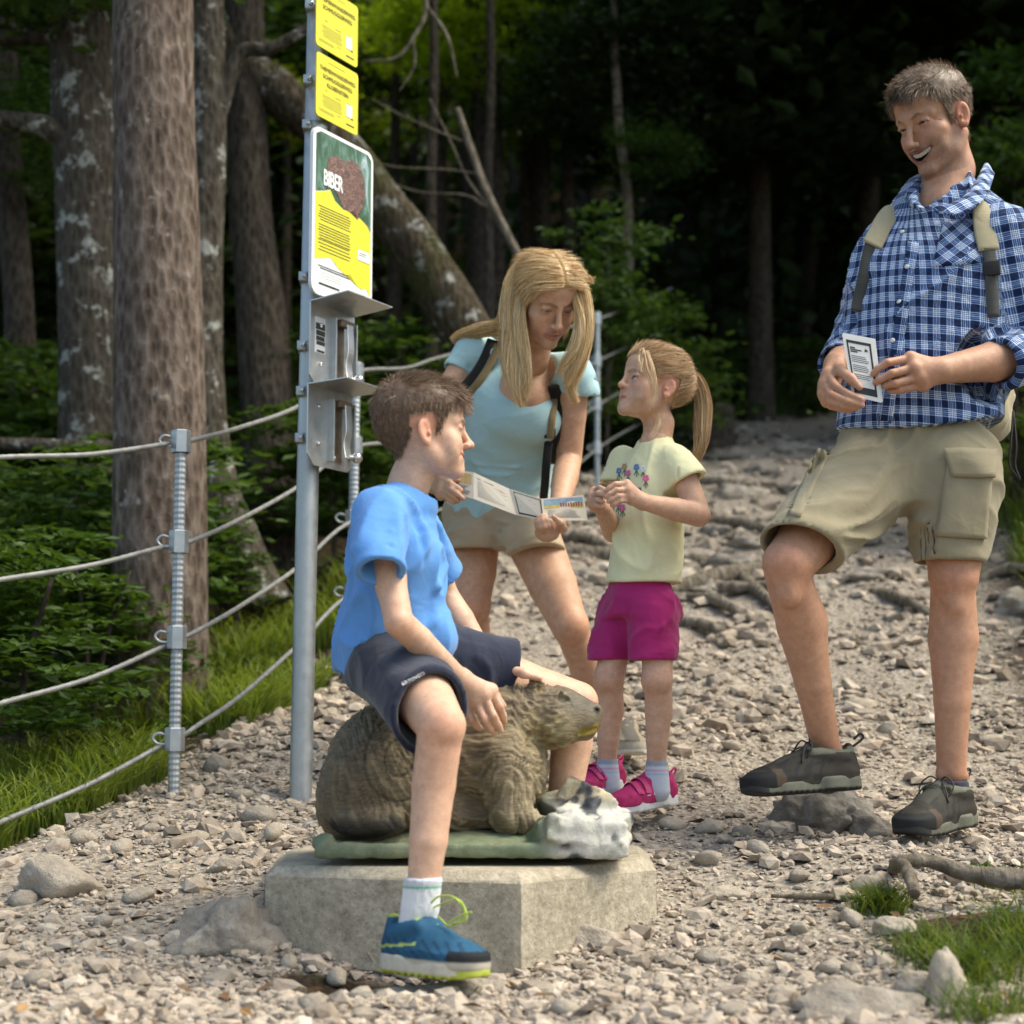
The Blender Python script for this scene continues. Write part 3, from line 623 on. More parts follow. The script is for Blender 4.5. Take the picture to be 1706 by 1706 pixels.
# saplings and bushes with leaves one can make out
def sapling(u, v, D, h, wd, label, key="sap", stems=2, n=3):
    p = P(u, v, D); p[2] = min(p[2], gz(p[0], p[1]) + .2); t = empty("sapling", p, label, "plant", "leafy saplings in the undergrowth"); r = np.random.default_rng(int(u + v))
    for k in range(stems):
        a = r.uniform(-.3, .3, 2); trunk_mesh("stem", [p - [0, 0, .1], p + [a[0] * h * .3, a[1] * h * .3, h * .5], p + [a[0] * h, a[1] * h, h]], [.012, .009, .004], M_DARKB, t, int(u) + k, 6, 12)
    for k in range(n): add_crown(t, key, p + np.array([r.uniform(-.3, .3) * wd, r.uniform(-.3, .3) * wd, h * (.45 + .55 * k / max(n - 1, 1))]), (wd * .62 * (1.1 - .3 * k / n), wd * .62, h * .32), r.uniform(0, 6), "leaves")
    return t
sapling(1010, 640, 10.8, 1.25, .75, "leafy green sapling behind the girl's head"); sapling(1085, 640, 11.5, .75, .8, "low leafy sapling right of the steel fence post behind the girl"); sapling(985, 500, 12.5, 1.0, .7, "taller leafy sapling in the shade above the steel post")
for k, (u, v, D, h, wd, lab) in enumerate(((60, 1120, 6.4, .75, .8, "leafy bush left of the reddish trunk, behind the wires"), (150, 1230, 5.6, .55, .6, "leafy bush at the foot of the reddish trunk, left side"), (20, 1280, 5.0, .55, .55, "low leafy bush at the left edge below the third wire"), (120, 880, 7.2, .8, .9, "leafy bush in the shade behind the third wire"), (40, 700, 8.6, 1.2, 1.0, "tall leafy bush behind the slender leaning trunk"), (130, 620, 9.2, 1.0, .9, "leafy bush between the left edge and the reddish trunk"),
                                           (395, 925, 7.2, .28, .35, "broad-leaved plant right of the reddish trunk's foot"), (20, 420, 9.0, .9, .9, "leafy branch cluster beside the slender leaning trunk"), (640, 700, 9.5, .8, .9, "shaded bush below the leaning mossy trunk"), (560, 780, 8.5, .6, .7, "shaded bush behind the stamping box"))): sapling(u, v, D, h, wd, lab, "bush", 2, 3)
# rows of trees behind: trunk and crown each, dark forest
r_ = np.random.default_rng(77)
def far_tree(x, y, r, h, key, ck, label, grp, mat=M_DARKB, cs=2.4, n=2):
    z = gz(x, y); l = r_.normal(0, .25, 2); t = empty("forest_tree", (x, y, z), label, "tree", grp); trunk_mesh("trunk", [np.array([x, y, z - .5]), np.array([x, y, z + .1]), np.array([x + l[0], y + l[1], z + h * .5]), np.array([x + 2 * l[0], y + 2 * l[1], z + h])], [r * 1.4, r * 1.1, r * .8, r * .3], mat, t, int(abs(x * 100)), 9, 20, .05)
    for k in range(n): add_crown(t, key + str(int(r_.integers(0, ck))), (x + 2 * l[0] + r_.normal(0, .5), y + r_.normal(0, .5), z + h * (.55 + .40 * k / max(n - 1, 1))), (cs * r_.uniform(.8, 1.2), cs * r_.uniform(.8, 1.2), cs * .62), r_.uniform(0, 6))
    return t
LF = "dark trunk in the unlit forest behind the path"
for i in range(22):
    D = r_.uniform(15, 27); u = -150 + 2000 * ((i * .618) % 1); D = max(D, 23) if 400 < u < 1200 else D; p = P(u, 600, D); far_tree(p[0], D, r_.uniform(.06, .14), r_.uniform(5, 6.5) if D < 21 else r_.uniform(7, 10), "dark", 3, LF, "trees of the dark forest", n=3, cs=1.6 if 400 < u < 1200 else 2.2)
for i, (x, y, h) in enumerate(((-6.5, 13, 8), (5.2, 13.5, 7), (7.5, 13, 8), (3.6, 17, 7))): far_tree(x, y, .11, h, "dark", 3, "tree roofing the shaded slope with its crown", "canopy trees over the slope", cs=2.9, n=2)
LB = "tree deep in the forest with sunlight painted into its yellow-green leaves"
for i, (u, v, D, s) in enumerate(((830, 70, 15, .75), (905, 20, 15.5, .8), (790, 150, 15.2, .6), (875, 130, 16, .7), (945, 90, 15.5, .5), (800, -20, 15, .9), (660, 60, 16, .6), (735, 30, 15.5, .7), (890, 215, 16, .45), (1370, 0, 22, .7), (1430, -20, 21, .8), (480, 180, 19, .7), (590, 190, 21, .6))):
    p = P(u, v, D); t = empty("forest_tree", (p[0], p[1], gz(p[0], p[1])), LB, "tree", "trees deep in the forest with sunlight in the leaf colour"); z = gz(p[0], p[1]); trunk_mesh("trunk", [np.array([p[0], p[1], z - .3]), np.array([p[0], p[1], (z + p[2]) / 2]), p], [.09, .07, .03], M_DARKB, t, i, 8, 12); add_crown(t, "sun%d" % (i % 2), p, (s, s, s * .75), i * 1.3)
# the wooded hillside far behind reads as one mass of leaves
def far_leaves(N, seed):
    r = np.random.default_rng(seed); y = r.uniform(19, 32, N); x = r.uniform(-14, 16, N); z = Hg(x, y) + r.random(N) ** 2 * 2.4 - .1; c = np.stack([x, y, z], 1) + .0
    nn = r.normal(size=(N, 3)) + [0, -.3, .9]; nn /= np.linalg.norm(nn, axis=1, keepdims=True); a = np.cross(nn, r.normal(size=(N, 3))); a /= np.linalg.norm(a, axis=1, keepdims=True); b = np.cross(nn, a); s = r.uniform(.10, .22, (N, 1))
    return np.stack([c - a * s, c + b * s * .6, c + a * s, c - b * s * .6], 1).reshape(-1, 3), np.arange(N * 4).reshape(N, 4)
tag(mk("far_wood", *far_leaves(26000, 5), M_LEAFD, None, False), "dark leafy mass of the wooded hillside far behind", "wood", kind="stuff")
# low undergrowth carpet and right bank bushes
for i in range(26):
    y = r_.uniform(11, 20); u = r_.uniform(560, 1706); p = P(u, 640, y); x = p[0]
    if path_mask(np.array(x), np.array(y)) > .1: continue
    z = gz(x, y); t = empty("bush", (x, y, z), "dark bush in the shaded undergrowth behind the path", "bush", "dark bushes in the undergrowth"); add_crown(t, "dark%d" % (i % 3), (x, y, z + .3), (.9, .9, .5), i, "leaves")
for u, v, D, lab in ((1690, 640, 8.5, "bush on the right bank above the man's elbow"), (1660, 560, 12, "bush in shade right behind the man's back"), (1330, 640, 17.5, "low bush at the head of the path"), (1640, 200, 13, "leafy branch hanging right of the man's head"), (1690, 330, 12, "leafy bush behind the man's left shoulder")):
    p = P(u, v, D); t = empty("bush", (p[0], p[1], min(p[2], gz(p[0], p[1]))), lab, "bush"); add_crown(t, "bush", p, (.7, .7, .5), u, "leaves"); zb = gz(p[0], p[1])
    if p[2] > zb: trunk_mesh("stem", [np.array([p[0], p[1], zb - .1]), p - [0, 0, .2], p], [.03, .02, .01], M_DARKB, t, u, 6, 10)
st_ = P(1195, 690, 12.5); st_[2] = gz(st_[0], st_[1]); o = trunk_mesh("tree_stump", [st_ - [0, 0, .1], st_ + [0, 0, .12], st_ + [.02, 0, .36]], [.24, .15, .11], M_DARKB, None, 71, 16, 14, .25); tag(o, "weathered tree stump behind the girl's ponytail", "stump")
# ------------------------------------------------------------------ grass
def blades(N, ptsf, hlo, hhi, seed, bend=.5, wid=.0035, lean=(0, 0)):
    r = np.random.default_rng(seed); x, y, hs = ptsf(N, r); N = len(x); z = Hg(x, y) - .01; h = r.uniform(hlo, hhi, N) * hs; a = r.uniform(0, 6.283, N); b = bend * r.uniform(.4, 1.4, N) * h; dx, dy = np.cos(a) * b + lean[0] * h, np.sin(a) * b + lean[1] * h
    t = np.array([0, .4, .75, 1.0]); Pp = np.stack([x[:, None] + dx[:, None] * t ** 2, y[:, None] + dy[:, None] * t ** 2, z[:, None] + h[:, None] * (t - .28 * t ** 3)], -1); sd = np.stack([-np.sin(a), np.cos(a), 0 * a], -1) + r.normal(0, .4, (N, 3)) * [1, 1, 0]; sd /= np.linalg.norm(sd, axis=1, keepdims=True)
    w = wid * r.uniform(.6, 1.3, N)[:, None, None] * np.array([1, .85, .5, .08])[None, :, None]; V = np.stack([Pp - sd[:, None] * w, Pp + sd[:, None] * w], 2).reshape(-1, 3); I = np.arange(N * 8).reshape(N, 4, 2); return V, np.stack([I[:, :-1, 0], I[:, :-1, 1], I[:, 1:, 1], I[:, 1:, 0]], -1).reshape(-1, 4)
def slope_pts(y0, y1, s0, s1):
    def f_(N, r): y = r.uniform(y0, y1, N); s = s0 + (s1 - s0) * r.random(N) ** 1.3; x = -.895 + (y - 4.45) * .245 - s / .971; k = vnoise(np.stack([x * 2.2, y * 2.2, 0 * x], 1), 61) > -.25; return x[k], y[k], np.clip(.6 + s[k] * .9, .5, 1.2)
    return f_
def bank_pts(N, r): y = r.uniform(4.6, 10, N); xe = np.interp(y, [3, 4.5, 7, 10], [1.25, 1.45, 1.95, 2.6]); return xe + .2 + r.random(N) * 1.1, y, np.ones(N)
def tuft_pts(lst, sp):
    def f_(N, r): c = np.array([ray_ground(u, v)[:2] for u, v in lst]); i = r.integers(0, len(c), N); q = c[i] + r.normal(0, sp, (N, 2)); return q[:, 0], q[:, 1], np.ones(N)
    return f_
tag(mk("grass", *blades(15000, slope_pts(4.0, 8.6, .14, 1.0), .10, .30, 1, .75, .0042, (.15, -.1)), M_GRASSY, None, False), "long yellow-green grass on the slope behind the fence", "grass", kind="stuff")
tag(mk("grass", *blades(4500, slope_pts(3.4, 6.5, .22, 1.3), .06, .22, 2, .6, .005), M_GRASS, None, False), "green grass and herbs along the left edge of the path", "grass", kind="stuff")
tag(mk("grass", *blades(5000, bank_pts, .10, .30, 3, .6, .005), M_GRASS, None, False), "green grass on the bank behind the man", "grass", kind="stuff")
for lst, sp, N, h0, h1, lab in (([(1470, 1520)], .022, 420, .05, .095, "round tuft of fine green grass beside the root"), ([(1545, 1590)], .03, 190, .05, .10, "sparse grass tuft below the dark soil"), ([(1640, 1640), (1600, 1625)], .04, 420, .06, .13, "long-bladed grass tuft in the bottom right corner"), ([(1690, 1560), (1700, 1600)], .03, 260, .06, .12, "grass tuft on the soil at the right edge"), ([(1690, 1700), (1640, 1700)], .04, 240, .05, .10, "low grass tuft at the bottom edge"), ([(1700, 1490)], .03, 120, .04, .09, "small grass tuft on the soil below the root")):
    p = ray_ground(*lst[0]); o = mk("grass_tuft", *blades(N, tuft_pts(lst, sp), h0, h1, int(lst[0][0]), .85, .0016), M_GRASS, None, False, base=p); tag(o, lab, "grass tuft")
# bare roots crossing the rising path
for i, (u, v, du, dv, lab) in enumerate(((1190, 1010, 90, 40, "long bare root sloping across the path just right of the girl's shirt"), (1250, 985, 60, 50, "dark root end beside the man's bent knee"), (1165, 1050, 80, 20, "low root right of the girl's shorts"), (970, 905, 70, 8, "root lying across the path between woman and girl"), (1215, 880, 110, 14, "root step across the path behind the girl's elbow"), (1200, 815, 120, 10, "root higher up the path behind the girl's ponytail"), (1500, 1010, 70, 25, "root on the path between the man's legs"), (1680, 960, 60, -15, "root at the right edge behind the man"))):
    a, b_, c_ = ray_ground(u - du, v - dv), ray_ground(u, v), ray_ground(u + du, v + dv); k = .008 + .0035 * b_[1]; mid1, mid2 = (a + b_) / 2, (b_ + c_) / 2
    for q, e in ((a, -.02), (mid1, .35 * k), (b_, .8 * k), (mid2, .3 * k), (c_, -.02)): q[2] = gz(q[0], q[1]) + e
    mid1[1] += .03; mid2[1] -= .04; o = trunk_mesh("root", [a, mid1, b_, mid2, c_], [k * .35, k * .7, k * .8, k * .55, k * .2], M_DEAD, None, 140 + i, 9, 30, .25); tag(o, lab, "root")
# leafy weeds at the left edge of the path
def weed(u, v, h, n, label, sz=.05):
    p = ray_ground(u, v); r = np.random.default_rng(int(u * 3 + v)); t = empty("weed", p, label, "plant"); m = MB(); 
    st = smooth_path([p - [0, 0, .02], p + [r.normal(0, .1) * h, r.normal(0, .1) * h, h * .55], p + [r.normal(0, .2) * h, -.1 * h, h]], 10); m.addf(*tube(st, np.linspace(.004, .0015, 10), 6)); m.build("stem", M_GRASS, t)
    m = MB()
    for k in range(n):
        c = st[2 + int((k / n) * 7.9)]; a = k * 2.4 + r.normal(0, .3); d = np.array([math.cos(a), math.sin(a), r.uniform(-.25, .35)]); L = sz * r.uniform(.8, 1.6); pp = [c, c + d * L * .5 + [0, 0, .006], c + d * L + [0, 0, -.012]]; s_ = nrm(np.cross(d, [0, 0, 1])) * L * .24
        Vv = [pp[0], pp[1] - s_ + [0, 0, .004], pp[1] - [0, 0, .003], pp[1] + s_ + [0, 0, .004], pp[2]]; m.add(np.array(Vv), np.array([[0, 1, 2], [0, 2, 3], [1, 4, 2], [2, 4, 3]]))
    m.build("leaves", M_LEAF, t, False); return t
for u, v, h, n, lab in ((45, 1345, .26, 16, "broad-leaved weed at the left edge of the path below the lowest wire"), (105, 1330, .22, 12, "leafy weed just right of the left edge weed"), (150, 1345, .10, 9, "tiny clover-like weed at the path edge"), (195, 1315, .14, 10, "small weed at the path edge nearer the steel post"), (360, 1010, .20, 14, "light green weed right of the reddish trunk"), (395, 950, .24, 14, "taller light green weed below the dark trunk"), (580, 850, .2, 12, "weed showing between pole and boy"), (1640, 1480, .05, 6, "small seedling on the soil by the root")): weed(u, v, h, n, lab, .03 if h < .12 else .055)
# root and twigs near right
rp = [ray_ground(1487, 1450) + [0, 0, .0], P(1502, 1437, 3.36), P(1545, 1434, 3.36), P(1600, 1452, 3.34), P(1660, 1462, 3.32), P(1760, 1466, 3.3)]; rp = [np.array([q[0], q[1], max(q[2], gz(q[0], q[1]) - .002)]) for q in rp]; o = trunk_mesh("root", rp, [.010, .015, .014, .016, .017, .022], M_DEAD, None, 91, 12, 50, .2); tag(o, "bare tree root arching along the soil at the right edge", "root")
o = trunk_mesh("root", [P(1503, 1438, 3.35), P(1517, 1462, 3.26), P(1524, 1490, 3.20)], [.014, .013, .010], M_DEAD, None, 92, 10, 24, .15); tag(o, "broken root stub pointing down beside the round grass tuft", "root")
for i, (u, v, a, L) in enumerate(((1360, 1505, .2, .09), (1185, 985, .5, .3), (1010, 930, .2, .5), (1230, 960, -.5, .45), (880, 930, .4, .3))):
    p = ray_ground(u, v); d = np.array([math.cos(a), -math.sin(a), 0]) * L; q = [p - d + [0, 0, .01], p + [0, 0, .03], p + d + [0, 0, .0]]; q = [np.array([s_[0], s_[1], gz(s_[0], s_[1]) + .012]) for s_ in q]; o = trunk_mesh("root" if L > .2 else "stick", q, [.012 + L * .05, .014 + L * .06, .01 + L * .03] if L > .2 else [.004, .006, .004], M_DEAD, None, 95 + i, 10, 20, .2)
    tag(o, ["short pale stick on the gravel left of the grass tuft", "bare root crossing the path right of the girl", "bare root crossing the path behind the girl's back", "dark root step right of the girl's elbow", "bare root behind the woman's shorts"][i], "root" if L > .2 else "stick")
# fallen leaves and needles blown along the path
def litter(N, seed):
    r = np.random.default_rng(seed); y = 2.4 + 6.5 * r.random(N) ** 1.5; x = r.uniform(-1, 1, N) * (.33 * y + .2); k = path_mask(x, y) > .05; x, y = x[k], y[k]; n = len(x); z = Hg(x, y) + .012 + .006 * r.random(n); a = r.uniform(0, 6.283, n); L = r.uniform(.008, .022, n) * np.where(r.random(n) < .35, 1.6, 1); w = np.where(r.random(n) < .5, .12, .42) * L
    d = np.stack([np.cos(a), np.sin(a), r.normal(0, .2, n)], 1); s_ = np.stack([-np.sin(a), np.cos(a), r.normal(0, .3, n)], 1); c = np.stack([x, y, z], 1); V = np.stack([c - d * L[:, None], c + s_ * w[:, None] + [0, 0, .003], c + d * L[:, None], c - s_ * w[:, None] + [0, 0, .003]], 1).reshape(-1, 3); col = np.array([[.20, .10, .04], [.28, .15, .055], [.13, .075, .035], [.34, .20, .08]])[r.integers(0, 4, n)]; return V, np.arange(n * 4).reshape(n, 4), np.repeat(col, 4, 0)
_V, _F, _C = litter(420, 9); _t = NT("dry_leaf"); _t.set(Roughness=.8); _t.color(_t.attr("col")); tag(mk("leaf_litter", _V, _F, _t.m, None, False, col=_C), "scattered brown leaves and needles on the gravel", "leaf litter", kind="stuff")
# ================================================================== wire fence and sign post
def metal(name, c, rough=.42, var=.12, nscale=30):
    t = NT(name); t.set(Roughness=rough, Metallic=.85); n = t.noise(nscale, 5, .6); t.color(t.ramp(n, [(.3, tuple(x * (1 - var) for x in c)), (.7, tuple(min(1, x * (1 + var)) for x in c))])); t.l(t.ramp(n, [(.3, (rough - .08,) * 3), (.7, (rough + .12,) * 3)]), t.b.inputs["Roughness"]); t.bump(t.noise(200, 3), .15, .001); return t.m
M_GALV = metal("galvanised_steel", (.42, .44, .45), .48); M_STEEL = metal("brushed_steel", (.52, .52, .51), .36); M_BALL = metal("polished_steel", (.62, .61, .60), .18); M_RUST = metal("stained_steel", (.28, .22, .16), .55, .35)
def rope_mat():
    t = NT("wire_rope"); t.set(Roughness=.6, Metallic=.25); t.color(t.ramp(t.noise(40, 3), [(.3, (.17, .17, .165)), (.7, (.27, .27, .26))])); return t.m
M_ROPE = rope_mat()
def rope(pts, r, n=10, seg=220, tw=.028):
    p = smooth_path(pts, seg); L = np.concatenate([[0], np.cumsum(np.linalg.norm(np.diff(p, axis=0), axis=1))]); V, F3, F4 = tube(p, r, n); k = seg * n; ang = np.tile(np.arange(n) * 2 * math.pi / n, seg); N = (V[:k].reshape(seg, n, 3) - p[:, None]).reshape(-1, 3)
    V[:k] += N * (.13 * np.cos(6 * ang - np.repeat(L, n) / tw * 6.283))[:, None]; return V, F3, F4
def fence_post(u_top, v_top, u_bot, v_bot, D, r, clamps, label, ch, m_ribs=True, eye=True):
    b = P(u_bot, v_bot, D); t = P(u_top, v_top, D); root = empty("fence_post", b, label, "fence post", "steel posts of the wire fence"); n = 130 if m_ribs else 60
    p = np.linspace(0, 1, n)[:, None] * (t - b) + b - (t - b) * 0.0; p = np.concatenate([[b - [0, 0, .15]], p]); rd = np.concatenate([[r], r * (1 + .09 * (np.arange(n) % 2))]); V, F3, F4 = tube(p, rd, 12); mk("rod", V, [F3, F4], M_GALV, root, False)
    px = 2800 / D
    for k, v in enumerate(clamps):
        s = (v - v_bot) / (v_top - v_bot); c = b + (t - b) * s; a = np.arange(7) * 2 * math.pi / 6 + .25; m = MB(); hh = ch / 2; R6 = r * 1.75; ring = np.stack([np.cos(a[:6]) * R6, np.sin(a[:6]) * R6, 0 * a[:6]], 1); V = np.concatenate([c + ring + [0, 0, -hh], c + ring + [0, 0, hh], c + ring * .9 + [0, 0, hh + .003], [c + [0, 0, hh + .003]]]); I = np.arange(6); J_ = np.roll(I, -1)
        m.addf(V, np.stack([I + 12, J_ + 12, np.full(6, 18)], 1), np.concatenate([np.stack([I, J_, J_ + 6, I + 6], 1), np.stack([I + 6, J_ + 6, J_ + 12, I + 12], 1)])); cl = m.build("clamp", M_GALV, root, False)
        if eye: lp = [c + np.array(q) * r / .0155 for q in ([-.022, 0, .012], [-.045, -.004, .018], [-.058, -.006, .006], [-.050, -.006, -.008], [-.030, -.004, -.012], [-.018, 0, -.006])]; V, F3, F4 = tube(smooth_path(lp, 22), .0042 * r / .0155, 7); mk("eye_bolt", V, [F3, F4], M_GALV, cl)
    return root
fence_post(302, 720, 289, 1345, 4.45, .0150, (737, 907, 1067, 1235), "ribbed steel fence post standing in front of the reddish tree trunk", .058)
p2b = P(585, 1130, 6.0); fence_post(593, 606, 584, 1130, 6.0, .0165, (620, 745, 868, 990), "ribbed steel fence post rising behind the stamping boxes", .060)
fence_post(995, 522, 995, 802, 10.2, .016, (532, 602, 676, 748), "steel fence post between the woman and the girl", .075, False)
W_ = [[(-90, 775, 3.85), (0, 762, 4.05), (150, 757, 4.25), (275, 740, 4.44), (302, 737, 4.45), (330, 731, 4.5), (400, 712, 4.8), (495, 678, 5.35), (593, 620, 6.0), (680, 612, 7.0), (760, 588, 7.9), (995, 532, 10.2), (1120, 480, 13)],
      [(-90, 985, 3.85), (0, 966, 4.05), (150, 942, 4.25), (268, 912, 4.44), (298, 907, 4.45), (330, 897, 4.5), (400, 865, 4.8), (495, 812, 5.35), (591, 745, 6.0), (700, 735, 7.0), (800, 705, 8.2), (995, 602, 10.2), (1120, 545, 13)],
      [(-90, 1200, 3.85), (0, 1172, 4.05), (150, 1130, 4.25), (266, 1080, 4.44), (294, 1067, 4.45), (330, 1050, 4.5), (400, 1010, 4.8), (495, 946, 5.35), (589, 868, 6.0), (700, 858, 7.0), (800, 815, 8.2), (995, 676, 10.2), (1120, 610, 13)],
      [(-90, 1412, 3.85), (0, 1370, 4.05), (150, 1306, 4.25), (262, 1246, 4.44), (290, 1235, 4.45), (330, 1208, 4.5), (400, 1160, 4.8), (495, 1076, 5.35), (587, 990, 6.0), (700, 975, 7.0), (800, 925, 8.2), (995, 748, 10.2), (1120, 680, 13)]]
for k, w in enumerate(W_):
    pts = [P(*q) for q in w]; V, F3, F4 = rope(pts, .0068, seg=420); o = mk("wire_rope", V, [F3, F4], M_ROPE, None, True, base=pts[4]); tag(o, ["topmost", "second from the top", "third from the top", "lowest"][k] + " grey steel wire rope of the fence", "wire rope", "ropes of the wire fence")

def build_sign():
    base = P(500, 1368, 4.5); root = empty("sign_post", base, "galvanised pole carrying yellow trail signs and metal stamping boxes", "sign post"); tp = P(533, -120, 4.5)
    V, F3, F4 = tube(np.array([base - [0, 0, .1], base, base * .5 + tp * .5, tp]), .0300, 28); mk("pole", V, [F3, F4], M_GALV, root)
    X = nrm([.49, .87, 0]); Nn = np.array([.87, -.49, 0]); Zv = np.array([0, 0, 1.]); O0 = P(527, 300, 4.43) + Nn * .004
    def pl(u, v, h=0.0):
        d = nrm(P(u, v, 4.5) - CAMPOS); t = np.dot(O0 + Nn * h - CAMPOS, Nn) / np.dot(d, Nn); q = CAMPOS + d * t; return np.array([(q - O0) @ X, q[2]])
    W3 = lambda q, h=0.0: O0 * [1, 1, 0] + X * q[0] + Zv * q[1] + Nn * h
    def plate(name, x0, x1, z0, z1, rad, th, mat, h=0.0, parent=root, n=6, col=None):
        cs = []
        for cx, cz, a0 in ((x1 - rad, z1 - rad, 0), (x0 + rad, z1 - rad, 90), (x0 + rad, z0 + rad, 180), (x1 - rad, z0 + rad, 270)):
            for a in np.radians(np.linspace(a0, a0 + 90, n)): cs.append((cx + rad * math.cos(a), cz + rad * math.sin(a)))
        k = len(cs); V = np.array([W3(c, h + th / 2) for c in cs] + [W3(c, h - th / 2) for c in cs] + [W3(((x0 + x1) / 2, (z0 + z1) / 2), h + th / 2), W3(((x0 + x1) / 2, (z0 + z1) / 2), h - th / 2)]); I = np.arange(k); J_ = np.roll(I, -1)
        return mk(name, V, [np.concatenate([np.stack([I, J_, np.full(k, 2 * k)], 1), np.stack([J_ + k, I + k, np.full(k, 2 * k + 1)], 1)]), np.stack([J_, I, I + k, J_ + k], 1)], mat, parent, False)
    MYl = simple("yellow_sign_paint", (.74, .66, .03), .38, var=.02); MBk = simple("sign_ink", (.035, .035, .02), .5); MWh = simple("white_sign_paint", (.80, .80, .80), .38, var=.02)
    def lines(par, x0, x1, zs, th, mat=MBk, h=.0016, rag=.2, seed=0):
        m = MB(); r = np.random.default_rng(seed)
        for z in zs: m.addf(*boxV((W3((x0, z), h) + W3((x1 - rag * r.random() * (x1 - x0), z), h)) / 2, (.5 * abs(x1 - x0) * (1 - rag * .5), .0002, th / 2), rot_axes(X, -Nn, Zv)))
        return m.build("small_print", mat, par, False)
    # two yellow plates
    for k, (vt, vb, words) in enumerate(((-32, 73, ["THEMENWANDERWEG", "SCHMUGGLERWEG", ""]), (84, 190, ["THEMENWANDERWEG", "SCHMUGGLERWEG", "KLOBENSTEIN"]))):
        x0, z1 = pl(527, vt); _, z0 = pl(525, vb); x1 = x0 + .200; pn = plate("yellow_sign", x0, x1, z0, z1, .012, .003, MYl); H_ = z1 - z0; cx = (x0 + x1) / 2
        for i, wd in enumerate(words):
            if wd: text_on("lettering", wd, W3((cx, z1 - H_ * (.25 + .118 * i)), .0017), X, Zv, .0168, MBk, pn, 'CENTER', 1.0, bold=.00016, sx=.96)
        lines(pn, x0 + .055, x1 - .055, [z1 - H_ * .09], .0012, seed=1); lines(pn, x0 + .03, x0 + .13, [z0 + H_ * (.20 + .032 * i) for i in range(6)], .0013, seed=2); lines(pn, x0 + .012, x0 + .09, [z0 + H_ * .10, z0 + H_ * .125], .0012, seed=3); lines(pn, x1 - .055, x1 - .012, [z0 + H_ * .10], .0045, seed=4); lines(pn, x0 + .10, x0 + .12, [z0 + H_ * .15], .0014, seed=5)
        q = np.array([W3((x1 - .036, z0 + H_ * .20), .0017), W3((x1 - .028, z0 + H_ * .25), .0017), W3((x1 - .022, z0 + H_ * .20), .0017)]); mk("emblem", q, np.array([[0, 1, 2]]), MBk, pn, False)
        lines(pn, x0 + .04, x0 + .055, [z1 - H_ * .545], .0015, seed=6); lines(pn, x0 + .09, x0 + .12, [z1 - H_ * .585], .0015, seed=6); lines(pn, x0 + .145, x0 + .165, [z1 - H_ * .57], .0015, seed=7); plate("white_label", x1 - .058, x1 - .030, z0 + H_ * .22, z0 + H_ * .42, .002, .0012, MWh, .0022, pn)
    # the animal panel
    x0, z1 = pl(518, 207); _, z0 = pl(512, 486); x1 = x0 + .288; H_ = z1 - z0; pn = plate("beaver_sign", x0, x1, z0, z1, .030, .010, MWh, .004); h = .0098
    def poly(name, pts, mat, hh, par=pn):
        P_ = np.array([W3((x0 + a * (x1 - x0), z1 - b * H_), hh) for a, b in pts]); bm = bmesh.new(); vs = [bm.verts.new(p) for p in P_]; fc = bm.faces.new(vs); bmesh.ops.triangulate(bm, faces=[fc]); bm.verts.index_update(); Fa = np.array([[v.index for v in f_.verts] for f_ in bm.faces]); bm.free(); return mk(name, P_, Fa, mat, par, False)
    t = NT("sign_water_print"); t.set(Roughness=.4); nz = t.noise(1, 4, .6, vec=t.mapped((30, 30, 9), rot=(0, .5, 0)), dist=1.0); t.color(t.ramp(nz, [(.35, (.018, .05, .028)), (.5, (.05, .12, .06)), (.60, (.12, .22, .17)), (.72, (.45, .55, .60))])); MWt = t.m
    t = NT("sign_fur_print"); t.set(Roughness=.4); nz = t.noise(1, 6, .75, vec=t.mapped((55, 55, 85)), dist=1.5); t.color(t.ramp(nz, [(.3, (.02, .012, .012)), (.5, (.15, .075, .055)), (.62, (.30, .18, .13)), (.75, (.55, .45, .40))])); MFu = t.m
    ed = [(.045, .045), (.12, .022), (.90, .022), (.962, .05)]
    poly("water_picture", ed + [(.965, .50), (.90, .465), (.80, .44), (.70, .40), (.62, .42), (.5, .43), (.36, .40), (.28, .345), (.20, .365), (.045, .392)], MWt, h)
    poly("yellow_field", [(.045, .396), (.20, .369), (.28, .349), (.36, .404), (.5, .434), (.62, .424), (.70, .404), (.80, .444), (.90, .469), (.965, .504), (.965, .90), (.88, .855), (.84, .875), (.74, .865), (.62, .805), (.55, .825), (.42, .80), (.30, .755), (.18, .775), (.045, .795)], MYl, h)
    poly("beaver_picture", [(.24, .16), (.36, .125), (.52, .135), (.62, .10), (.76, .12), (.84, .19), (.86, .29), (.82, .36), (.76, .41), (.74, .455), (.70, .45), (.68, .40), (.60, .43), (.50, .425), (.40, .36), (.30, .30), (.22, .24)], MFu, h + .0008)
    text_on("lettering", "BIBER", W3((x0 + .045, z1 - H_ * .335), h + .0012), X + Zv * .0, Zv, .062, MWh, pn, 'LEFT', .95, bold=.0016, sx=.62)
    for a, b, n_ in ((.47, .55, 6), (.58, .66, 6), (.67, .73, 4)): lines(pn, x0 + .030, x0 + .185, [z1 - H_ * q for q in np.linspace(a, b, n_)], .0022, h=h + .0004, rag=.12, seed=int(a * 99))
    plate("white_label", x1 - .075, x1 - .016, z1 - H_ * .70, z1 - H_ * .635, .002, .0012, MWh, h + .0008, pn); lines(pn, x1 - .068, x1 - .03, [z1 - H_ * .655, z1 - H_ * .668], .0014, h=h + .0018, seed=8)
